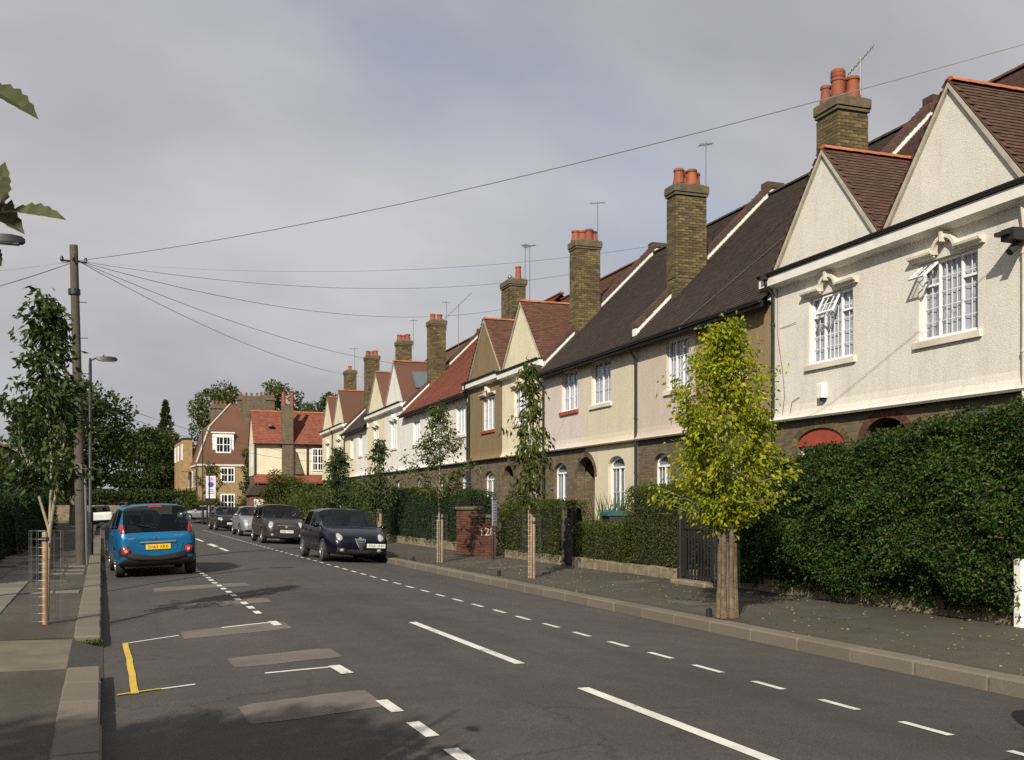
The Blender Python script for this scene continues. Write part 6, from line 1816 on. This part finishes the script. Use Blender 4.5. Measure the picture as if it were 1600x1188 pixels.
for s in (-1, 1):
    m.tube([(s * .15 + .1, .83, 1.01), (s * .1 - .3, .63, 1.11)], .007, 5)
m.build('wiper', 'trim_black', A['car'])
P('front', [(-.50, .66), (-.30, .80), (-.12, .80), (-.10, .795), (-.30, .79), (-.48, .65)], 'trim_black', 'bonnet_seam', .002, 1); P('front', [(.50, .66), (.30, .80), (.12, .80), (.10, .795), (.30, .79), (.48, .65)], 'trim_black', 'bonnet_seam', .002, 1)

# --- dark taupe small people carrier
A = make_car('parked_car', 'dark taupe tall hatchback parked behind the navy one', 'paint_taupe', 6.82, 43.2, 180,
    dict(L=4.08, W=1.76, H=1.6, belt=1.0, cowl=(.95, 1.02), header=.18, roof_end=-1.62, tail=1.02, tail_y=-1.93, nose=.86, wr=.67, wrad=.31, roh=.68, foh=.80))
P, E_, Rc = A['patch'], A['ell'], A['rect']
for s in (-1, 1):
    P('front', E_(s * .60, .76, .085, .15, 18, s * .42), 'lamp_clear', 'headlight', .016, 4, .025)
    P('front', E_(s * .55, .36, .05, .05), 'lamp_clear', 'fog_lamp', .012, 3, .01)
P('front', Rc(-.36, .36, .655, .72, 5, .02), 'trim_black', 'grille', .012, 3)
P('front', Rc(-.38, .38, .725, .742, 5, .004), 'chrome', 'grille_bar', .016, 2)
P('front', E_(0, .69, .05, .05, 14), 'chrome', 'badge', .026, 2, .008)
P('front', Rc(-.45, .45, .30, .43, 5, .03), 'trim_black', 'lower_intake', .012, 3)
P('front', Rc(-.66, .66, .265, .285, 5, .004), 'chrome', 'bumper_trim', .014, 1)
A['plate']('front', -.02, .50, 'EF06 YWM', 'plate_white')
# --- silver hatchback, black hatchback
A = make_car('parked_car', 'silver hatchback mostly hidden behind the taupe car', 'paint_silver', 7.1, 53.0, 180,
    dict(L=4.1, W=1.70, H=1.50, belt=.98, cowl=(.90, 1.0), header=.15, roof_end=-1.5, tail=1.0, tail_y=-1.93, nose=.84, wr=.60, wrad=.31))
for s in (-1, 1): A['patch']('front', A['ell'](s * .60, .72, .1, .1), 'lamp_clear', 'headlight', .016, 3, .02)
A['patch']('front', A['rect'](-.34, .34, .60, .68, 5, .02), 'trim_black', 'grille', .012, 3); A['plate']('front', 0, .46, 'KV05 HTR', 'plate_white')
A = make_car('parked_car', 'black boxy hatchback parked farthest along the right kerb', 'paint_black', 6.95, 63.4, 180 + 2,
    dict(L=3.9, W=1.68, H=1.43, belt=.95, cowl=(.75, .97), header=.1, roof_end=-1.45, tail=.96, tail_y=-1.83, nose=.84, wr=.60, wrad=.30))
for s in (-1, 1): A['patch']('front', A['rect'](s * .62 - .13, s * .62 + .13, .63, .77, 5, .03), 'lamp_clear', 'headlight', .016, 3, .012)
A['patch']('front', A['rect'](-.44, .44, .64, .74, 5, .02), 'trim_black', 'grille', .012, 3); A['patch']('front', A['ell'](0, .69, .05, .05, 12), 'chrome', 'badge', .024, 2)
A['plate']('front', -.02, .44, 'GX52 AUE', 'plate_white')
# --- silver saloon crossing at the far junction
A = make_car('moving_car', 'silver saloon crossing the far end of the road, side on', 'paint_silver', 8.9, 100.6, 90,
    dict(L=4.6, W=1.76, H=1.43, belt=.93, cowl=(1.0, .95), header=.30, roof_end=-1.0, tail=1.0, tail_y=-1.68, nose=.78, wr=.58, wrad=.33, rim='hub_white', boot=True, foh=.92, roh=1.0), group='cars beyond the junction', roadcar=False, tilt=False)
A['patch']('front', A['ell'](.6, .68, .12, .07), 'lamp_clear', 'headlight', .016, 3, .012); A['patch']('front', A['ell'](-.6, .68, .12, .07), 'lamp_clear', 'headlight', .016, 3, .012)
# --- cars ahead of the blue one, mostly hidden
A = make_car('parked_car', 'dark green car ahead of the blue people carrier', 'paint_darkgreen', 1.0, 33.5, 1,
    dict(L=4.2, W=1.72, H=1.46, belt=.96, cowl=(.9, .98), header=.1, roof_end=-1.4, tail=1.0, tail_y=-1.95, nose=.8, wr=.58, wrad=.31))
A = make_car('parked_car', 'white car far ahead at the left kerb, by the lamp post', 'paint_whitecar', -.1, 80.0, 3,
    dict(L=4.2, W=1.74, H=1.5, belt=.98, cowl=(.9, 1.0), header=.1, roof_end=-1.4, tail=1.0, tail_y=-1.95, nose=.82, wr=.60, wrad=.31))
# --- the dark car just past the right edge, its bumper corner in the frame
A = make_car('parked_car', 'dark car at the lower right edge, only its bumper corner showing', 'paint_black', 6.72, 3.28, 0,
    dict(L=4.2, W=1.74, H=1.45, belt=.96, cowl=(.9, .98), header=.1, roof_end=-1.4, tail=1.0, tail_y=-1.95, nose=.80, wr=.58, wrad=.31))
# ================================================================== poles, lamps, wires, signs
TP = empty('telegraph_pole', (-.46, 27.95, .08), 0, 'tall weathered wooden telegraph pole on the left pavement', 'telegraph pole')
m = MB(); m.tube([(0.0, 0, -.2), (-.06, 0, 3), (-.13, 0, 6), (-.18, 0, 8.02)], [.13, .115, .105, .098], 14); m.build('pole', 'wood_pole', TP, sm=40)
m = MB(); m.tube([(-.45, .0, 7.62), (.10, .0, 7.62)], .025, 6); m.tube([(-.175, -.3, 7.62), (-.175, .3, 7.62)], .025, 6)
for p in ((-.45, 0), (.10, 0), (-.175, -.3), (-.175, .3)): m.lathe([(.03, -.05), (.045, 0), (.04, .05), (.02, .09)], 8, (p[0], p[1], 7.64))
m.build('insulator_ring', 'metal_black', TP)
m = MB(); m.lathe([(.145, 0), (.145, .14)], 12, (-.165, 0, 6.78)); m.build('steel_band', 'metal_black', TP)
for i in range(9):
    z = 3.0 + i * .45; s = -1 if i % 2 else 1; x = -.02 - .022 * z
    m = MB(); m.tube([(x + s * .10, 0, z), (x + s * .30, 0, z + .01)], .010, 5); m.build('step_iron', 'metal_black', TP)
m = MB(); m.tube([(.13, -.05, 0), (.08, -.05, 2.5)], .035, 8); m.build('cable_guard', 'metal_grey', TP)
m = MB(); m.bbox(-.12, .02, -.17, -.15, 2.3, 2.55, .005); m.build('pole_plate', 'metal_grey', TP)

def lamp(label, x, y, h=5.85, arm=.62):
    Lp = empty('street_lamp', (x, y, .08), 0, label, 'street lamp')
    m = MB(); m.lathe([(.085, -.1), (.085, 1.25), (.075, 1.3), (.05, 1.34), (.045, h - .25), (.035, h)], 14); m.build('column', 'metal_black', Lp, sm=35)
    m = MB(); m.tube([(0, 0, h - .12), (.05, 0, h - .04), (.14, 0, h), (arm * .4, 0, h + .01)], .025, 8); m.build('arm', 'metal_black', Lp, sm=40)
    m = MB()
    for (xx, w, z0, z1) in [(arm * .25, .05, -.03, .04), (arm * .4, .10, -.055, .06), (arm * .9, .13, -.06, .07), (arm * 1.15, .10, -.05, .05), (arm * 1.22, .04, -.03, .02)]:
        m.v += [(xx, -w, h + z0), (xx, w, h + z0), (xx, w * .8, h + z1), (xx, -w * .8, h + z1)]
    for i in range(4):
        for k in range(4):
            m.f.append([i * 4 + k, i * 4 + (k + 1) % 4, i * 4 + 4 + (k + 1) % 4, i * 4 + 4 + k]); m.m.append(0)
    m.f += [[3, 2, 1, 0], [16, 17, 18, 19]]; m.m += [0, 0]
    m.build('lantern', 'metal_black', Lp, sm=60)
    m = MB(); m.box(arm * .45, arm * 1.08, -.085, .085, h - .075, h - .055); m.build('lens', 'lamp_clear', Lp)
    m = MB(); m.lathe([(.02, 0), (.025, .03), (.01, .06)], 8, (arm * .6, 0, h + .065)); m.build('photocell', 'metal_black', Lp)
    m = MB(); m.box(-.05, .05, -.09, -.08, .35, .95); m.build('access_door', 'metal_black', Lp)
    return Lp
lamp('dark street lamp column behind the telegraph pole', -.30, 32.9)
lamp('street lamp at the far left edge, only its lantern showing', -1.95, 18.4, 5.82, .66)

def wire(label, a, b, sag, r=.012):
    a = Vector(a); b = Vector(b); m = MB()
    n = 28
    mid = (a + b) / 2
    pts = [(a.lerp(b, k / n) - Vector((0, 0, sag * 4 * (k / n) * (1 - k / n)))) - mid for k in range(n + 1)]
    m.tube(pts, r, 4); o = m.build('overhead_wire', 'metal_grey'); o.location = mid
    tag(o, label, 'wire', 'telephone wires from the pole')
T0 = (-.55, 27.95, 7.72)
wire('overhead wire rising from the pole to the upper right corner', T0, (13.0, 6.5, 7.75), .45, .008)
wire('overhead wire from the pole to the tall chimney behind the yellow tree', T0, tuple(tw(11.8, .95, 8.9)), .5, .007)
wire('overhead wire from the pole towards the chimney above the dark roof', T0, tuple(tw(19.2, 1.0, 9.6)), .6, .007)
wire('overhead wire from the pole to the chimney above the brown gable', T0, tuple(tw(27.5, 1.4, 9.9)), .8, .008)
wire('overhead wire from the pole to the red tiled roof', T0, tuple(tw(33, .2, 8.0)), .6, .008)
wire('lowest overhead wire from the pole to the bright white gable', T0, tuple(tw(42.8, -.1, 8.6)), .8, .008)
wire('overhead wire leaving the pole at the left edge, upper', T0, (-12, 30, 7.3), .5, .010)
wire('overhead wire leaving the pole at the left edge, lower', T0, (-8, 26, 5.2), .4, .009)
wire('overhead wire leaving the pole at the left edge, middle', T0, (-13, 38, 6.2), .5, .009)
wire('far wire sagging behind the lamp post', (-2, 62, 8.2), (22, 92, 6.0), 1.2, .016)
wire('far wire just under the other one behind the lamp post', (-2, 62, 7.8), (22, 92, 5.4), 1.3, .016)

# parking sign by the brick pier
PS = empty('parking_sign', (9.72, 25.6, .10), R(42), 'narrow grey parking sign on a dark post beside the brick piers', 'sign')
m = MB(); m.lathe([(.035, -.1), (.035, 1.62), (.025, 1.64)], 12); m.build('post', 'metal_black', PS, sm=35)
plain('sign_grey', (0.34, 0.37, 0.43), .5); plain('sign_blue', (0.06, 0.06, 0.36), .45); plain('sign_violet', (0.075, 0.05, 0.33), .45); plain('sign_white', (0.58, 0.58, 0.64), .5)
m = MB(); m.bbox(-.13, .13, -.062, -.045, .92, 1.60, .004); sg = m.build('panel', 'sign_grey', PS)
for k in range(7):
    m = MB(); m.box(-.09, .09 - .02 * (k % 3), -.0665, -.0625, 1.50 - k * .075, 1.525 - k * .075); m.build('text_line', 'sign_white', sg)
# tall zone sign at the far bend
ZS = empty('zone_sign', (7.5, 81.0, .05), R(-6), 'tall white zone sign with violet disc on dark posts at far bend', 'sign')
m = MB(); m.lathe([(.07, -.2), (.07, 4.2), (.05, 4.22)], 10); m.build('post', 'metal_black', ZS)
m = MB(); m.bbox(-.1, .62, -.10, -.07, 1.9, 3.6, .006); pn = m.build('panel', 'sign_white', ZS)
m = MB(); m.lathe([(.21, 0), (.21, .008)], 24, (.27, -.112, 2.95), axis='y'); m.build('disc', 'sign_violet', pn)
for k, (w, z) in enumerate([(.22, 3.3), (.16, 3.42), (.2, 2.55), (.2, 2.42), (.24, 2.28)]):
    m = MB(); m.box(.27 - w, .27 + w, -.106, -.1005, z - .025, z + .025); m.build('text_line', 'metal_grey', pn)
fp = empty('sign_post', (8.0, 84, .05), 0, 'second thin dark post behind the zone sign', 'post'); m = MB(); m.lathe([(.07, -.2), (.07, 1.9), (.05, 1.93)], 10); m.lathe([(.1, -.2), (.1, .3)], 10); m.build('post_shaft', 'metal_black', fp)
tall = empty('sign_post', (7.1, 80.2, .05), 0, 'tall thin dark lamp column at far bend', 'lamp post')
m = MB(); m.lathe([(.09, -.2), (.085, 1.2), (.05, 1.3), (.04, 7.0)], 10); m.build('column', 'metal_black', tall); m = MB(); m.tube([(0, 0, 6.95), (.4, -.2, 7.0), (.9, -.4, 7.0)], [.03, .05, .05], 6); m.build('lantern', 'metal_grey', tall)

# ================================================================== far buildings
def sash(parent, x0, x1, z0, z1, y, nx=2, nz=2, mat='pvc_white', fw=.09):
    f_ = MB(); f_.box(x0, x0 + fw, y, y + .1, z0, z1); f_.box(x1 - fw, x1, y, y + .1, z0, z1); f_.box(x0 + fw, x1 - fw, y, y + .1, z0, z0 + fw); f_.box(x0 + fw, x1 - fw, y, y + .1, z1 - fw, z1)
    for k in range(1, nx):
        xx = x0 + (x1 - x0) * k / nx; f_.box(xx - .05, xx + .05, y - .003, y + .09, z0 + fw, z1 - fw)
    for k in range(1, nz):
        zz = z0 + (z1 - z0) * k / nz; f_.box(x0 + fw, x1 - fw, y + .003, y + .085, zz - .035, zz + .035)
    nb = nx * 2
    for k in range(1, nb):
        if k % 2:
            xx = x0 + (x1 - x0) * k / nb; f_.box(xx - .02, xx + .02, y + .01, y + .08, z0 + fw, z1 - fw)
    o = f_.build('window', mat, parent)
    g_ = MB(); g_.quad((x0 + .04, y + .05, z0 + .04), (x1 - .04, y + .05, z0 + .04), (x1 - .04, y + .05, z1 - .04), (x0 + .04, y + .05, z1 - .04)); g_.build('pane', 'car_glass', o)
    return o
# tan brick block with red mansard roof at the bend. local x right, y back
TB = empty('mansard_building', (9.0, 107.0, -.1), R(1), 'tan brick flats with red mansard roof and dormer at far bend', 'building')
w = 7.2
m = MB(); m.box(0, w, 0, 9, 0, 5.4); m.box(-.0, w, 9.003, 16, 0, 7.6); m.build('wall', 'brick_tan', TB)
m = MB(); m.box(-.12, w + .05, -.12, 9.1, 5.4, 5.62); m.build('cornice', 'paint_cream', TB)
m = MB()
m.add([(-.15, -.15, 5.62), (w, -.15, 5.62), (w, 9, 5.62), (-.15, 9, 5.62), (1.2, .9, 9.4), (w, .9, 9.4), (w, 8, 9.4), (1.2, 8, 9.4), (3.6, 3.4, 12.0), (w, 3.4, 12.0), (w, 6, 12.0), (3.6, 6, 12.0)],
      [(0, 1, 5, 4), (1, 2, 6, 5), (2, 3, 7, 6), (3, 0, 4, 7), (4, 5, 9, 8), (5, 6, 10, 9), (6, 7, 11, 10), (7, 4, 8, 11), (8, 9, 10, 11)])
rf = m.build('roof', 'tile_rust', TB)
m = MB()
for (a, b) in (((1.2, .85, 9.42), (3.6, 3.35, 12.02)), ((-.15, -.17, 5.7), (1.2, .85, 9.4))):
    m.tube([a, b], .11, 6)
m.build('hip_tiles', 'verge_mortar', rf)
m = MB(); m.box(1.45, 3.55, .25, 3, 6.3, 8.75); m.box(1.35, 3.65, .12, 3.2, 8.75, 8.87); m.build('dormer', 'paint_white', rf)
sash(TB, 1.75, 3.25, 6.75, 8.45, .16, 2, 2, fw=.12)
sash(TB, 2.2, 3.6, 3.75, 5.3, -.06, 2, 2, fw=.12); sash(TB, 2.2, 3.6, .9, 2.6, -.06, 2, 2, fw=.12)
for (x0, x1, y0, y1, z1) in ((2.0, 3.6, 5.5, 7, 12.2), (4.4, 6.6, 2.6, 4.0, 12.9), (7.0, 8.6, 5.5, 6.5, 13.3)):
    m = MB(); m.bbox(x0, x1, y0, y1, 9, z1, .05); m.bbox(x0 - .1, x1 + .1, y0 - .1, y1 + .1, z1 - .5, z1 - .25, .02)
    st_ = m.build('chimney', 'brick_stock', TB)
    for k in range(4):
        p = MB(); p.lathe([(.14, 0), (.11, .4)], 8, (x0 + (x1 - x0) * (k + .5) / 4, (y0 + y1) / 2, z1)); p.build('chimney_pot', 'brick_red', st_)
m = MB(); m.box(4.7, 6.9, 1.3, 2.6, 5.6, 12.6); m.build('chimney_breast', 'brick_stock', TB)
# left flank of the block: windows and drainpipes along the receding side
for k in range(4):
    yv = 1.5 + k * 3.4
    for z0 in (.8, 3.3):
        f_ = MB(); f_.box(-.05, .02, yv, yv + 1.2, z0, z0 + 1.7); f_.box(-.06, .0, yv + .1, yv + 1.1, z0 + .1, z0 + 1.6, 1); f_.box(-.07, .0, yv + .55, yv + .65, z0 + .1, z0 + 1.6); f_.build('window', ['pvc_white', 'car_glass'], TB)
for yv in (-.05, 6.4, 12.0):
    f_ = MB(); f_.tube([(-.14, yv, 0), (-.14, yv, 5.6)], .08, 6); f_.build('downpipe', 'gutter_black', TB)
for yv in (6.0, 10.5, 14.0):
    m = MB(); m.box(-.9, .05, yv, yv + 2.4, 5.0 if yv < 7 else 3.0, 8.4); m.build('bay', 'brick_tan', TB); f_ = MB(); f_.box(-.96, -.9, yv + .3, yv + 2.1, 6.2, 7.9); f_.build('window', 'pvc_white', TB)
    m = MB(); m.box(-1.0, .1, yv - .1, yv + 2.5, 8.4, 8.55); m.build('bay_roof', 'gutter_black', TB)

# red roofed cross wing at the end of the terrace, its long side facing the camera
RH = empty('red_roofed_house', (11.75, 86.6, 0), R(-2.8), 'cream house with bright red roof and central brick stack, side on', 'house')
w = 6.4; d_ = 5.0
m = MB(); m.box(0, w, 0, d_, 3.9, 6.55); m.prism([(0, 0, 6.55), (0, d_, 6.55), (0, d_ / 2, 9.4)], (.2, 0, 0)); m.build('upper_wall', 'render_butter', RH)
m = MB(); m.box(.05, w, .05, d_, 0, 3.9); m.build('ground_floor_wall', 'brick_brown', RH)
al = Vector((1, 0, 0)); upv = Vector((0, d_ / 2 + .25, 2.85)).normalized(); nv = Vector((0, -upv.z, upv.y))
m = MB(); o0 = Vector((-.08, -.28, 6.5)); S = math.hypot(d_ / 2 + .28, 2.95)
m.quad(o0, o0 + al * (w + .1), o0 + al * (w + .1) + upv * S, o0 + upv * S); t_ = o0 + upv * S
m.quad(t_, t_ + al * (w + .1), Vector((w, d_ + .28, 6.5)), Vector((-.08, d_ + .28, 6.5)))
rf = m.build('roof', 'tile_red', RH)
tile_mesh_np(tile_arrays(o0 + nv * .012, al, upv, nv, w + .1, S, None, .24, .2), al, upv, nv, 'tile_red', 'roof_tiles', rf, .24, .2)
ridge_tiles(rf, t_, t_ + al * (w + .1), 'ridge_orange', .14, True)
m = MB(); m.quad((-.05, -.75, 3.35), (w, -.75, 3.35), (w, .02, 4.0), (-.05, .02, 4.0)); m.box(-.05, w, -.8, -.72, 3.2, 3.34); m.build('pent_roof', 'tile_red', RH)
m = MB(); m.box(2.25, 3.15, -.35, .4, 3.6, 9.7); m.prism([(3.35, -.3, 4.0), (4.0, -.3, 4.0), (3.35, -.3, 6.0)], (0, .4, 0)); ch_ = m.build('chimney', 'brick_stock', RH)
for k in range(2):
    p = MB(); p.lathe([(.19, 0), (.14, 1.15), (.17, 1.2)], 10, (2.4 + k * .7, .05, 9.7)); p.build('chimney_pot', 'pot_clay', ch_)
sash(RH, 4.75, 5.7, 4.3, 6.2, -.08, 2, 3)
m = MB(); m.lathe([(.28, 0), (.28, .08), (.1, .12)], 14, (1.45, .85, 8.02)); m.build('satellite_dish', 'metal_grey', RH)
for xx in (.06, 4.35):
    f_ = MB(); f_.tube([(xx, -.12, 0.2), (xx, -.12, 6.4)], .07, 6); f_.build('downpipe', 'gutter_black', RH)
gutter(RH, -.1, w, -.34, 6.5, r=.08)
for k in range(2):
    f_ = MB(); f_.box(-.02, .02, 1.2 + k * 1.6, 1.75 + k * 1.6, 4.6, 6.0); f_.build('window', 'pvc_white', RH)
# dark porch roof beside it
PR = empty('garage', (10.6, 80.5, 0), R(-3), 'low dark roofed garage in front of the red roofed house', 'garage')
m = MB(); m.box(0, 3.8, 0, 3.2, 0, 2.2); m.build('wall', 'brick_red', PR); m = MB(); m.prism([(-.2, -.2, 2.2), (4.0, -.2, 2.2), (3.6, -.2, 2.95), (.2, -.2, 2.95)], (0, 3.6, 0)); m.build('roof', 'tile_dark', PR)
m = MB(); m.box(.3, 1.0, -.06, -.003, .1, 1.9); m.build('door', 'paint_white', PR)

# brick houses on the left, glimpsed behind the street tree
def left_house(label, x, y, w, d, ez, rz_, seed):
    LH = empty('brick_house', (x, y, .0), 0, label, 'house')
    m = MB(); m.box(-d, 0, 0, w, 0, ez); m.build('wall', 'brick_red', LH)
    m = MB(); m.add([(.4, -.4, ez), (.4, w + .4, ez), (-d - .4, w + .4, ez), (-d - .4, -.4, ez), (-d / 2, 1.8, rz_), (-d / 2, w - 1.8, rz_)], [(0, 1, 5, 4), (1, 2, 5), (2, 3, 4, 5), (3, 0, 4)]); m.build('roof', 'tile_rust', LH)
    m = MB(); m.box(-.05, 1.1, .4, 3.0, 0, 2.6); m.build('bay', 'brick_red', LH); m = MB(); m.add([(1.4, .1, 2.6), (1.4, 3.3, 2.6), (0, 3.3, 3.3), (0, .1, 3.3)], [(0, 1, 2, 3)]); m.build('bay_roof', 'tile_red', LH)
    for (a, z) in ((.9, 3.5), (w - 2.2, 3.5)):
        f_ = MB(); f_.box(.003, .06, a, a + 1.3, z, z + 1.1); f_.box(.055, .075, a + .1, a + .6, z + .1, z + 1.0, 1); f_.box(.055, .075, a + .7, a + 1.2, z + .1, z + 1.0, 1); f_.build('window', ['pvc_white', 'car_glass'], LH)
    for k in range(2):
        f_ = MB(); a = -2.2 - k * 3.0; f_.box(a, a + 1.3, -.06, -.003, 3.4, 4.6); f_.box(a + .1, a + .6, -.075, -.055, 3.5, 4.5, 1); f_.box(a + .7, a + 1.2, -.075, -.055, 3.5, 4.5, 1); f_.build('window', ['pvc_white', 'car_glass'], LH)
    m = MB(); m.bbox(-d / 2 - .4, -d / 2 + .4, w / 2 - .5, w / 2 + .5, rz_ - 1, rz_ + 1.2, .03); m.build('chimney', 'brick_red', LH)
left_house('red brick house with white windows at the left edge behind the hedge', -6.0, 56, 8, 8, 5.2, 8.0, 1)
left_house('farther red brick house on the left behind the street tree', -5.6, 68, 8, 8, 5.0, 7.6, 2)
# low tan house glimpsed under the end trees, and the wall in front of it
FB = empty('bungalow', (-2.5, 122, -.1), R(-4), 'low tan building with white windows under the trees at road end', 'building')
m = MB(); m.box(0, 5, 0, 6, 0, 2.3); m.build('wall', 'brick_tan', FB); m = MB(); m.add([(-.4, -.4, 2.3), (5.4, -.4, 2.3), (5.4, 6.4, 2.3), (-.4, 6.4, 2.3), (1.5, 3, 3.3), (3.5, 3, 3.3)], [(0, 1, 5, 4), (1, 2, 5), (2, 3, 4, 5), (3, 0, 4)]); m.build('roof', 'tile_brown', FB)
sash(FB, 1.2, 3.0, 1.3, 2.2, -.06, 3, 1)
fw_ = MB(); fw_.bbox(-14, 6.5, 106.2, 106.5, -.15, 1.35, .03); tag(fw_.build('boundary_wall', 'wall_low'), 'grey boundary wall across the end of the road', 'wall')
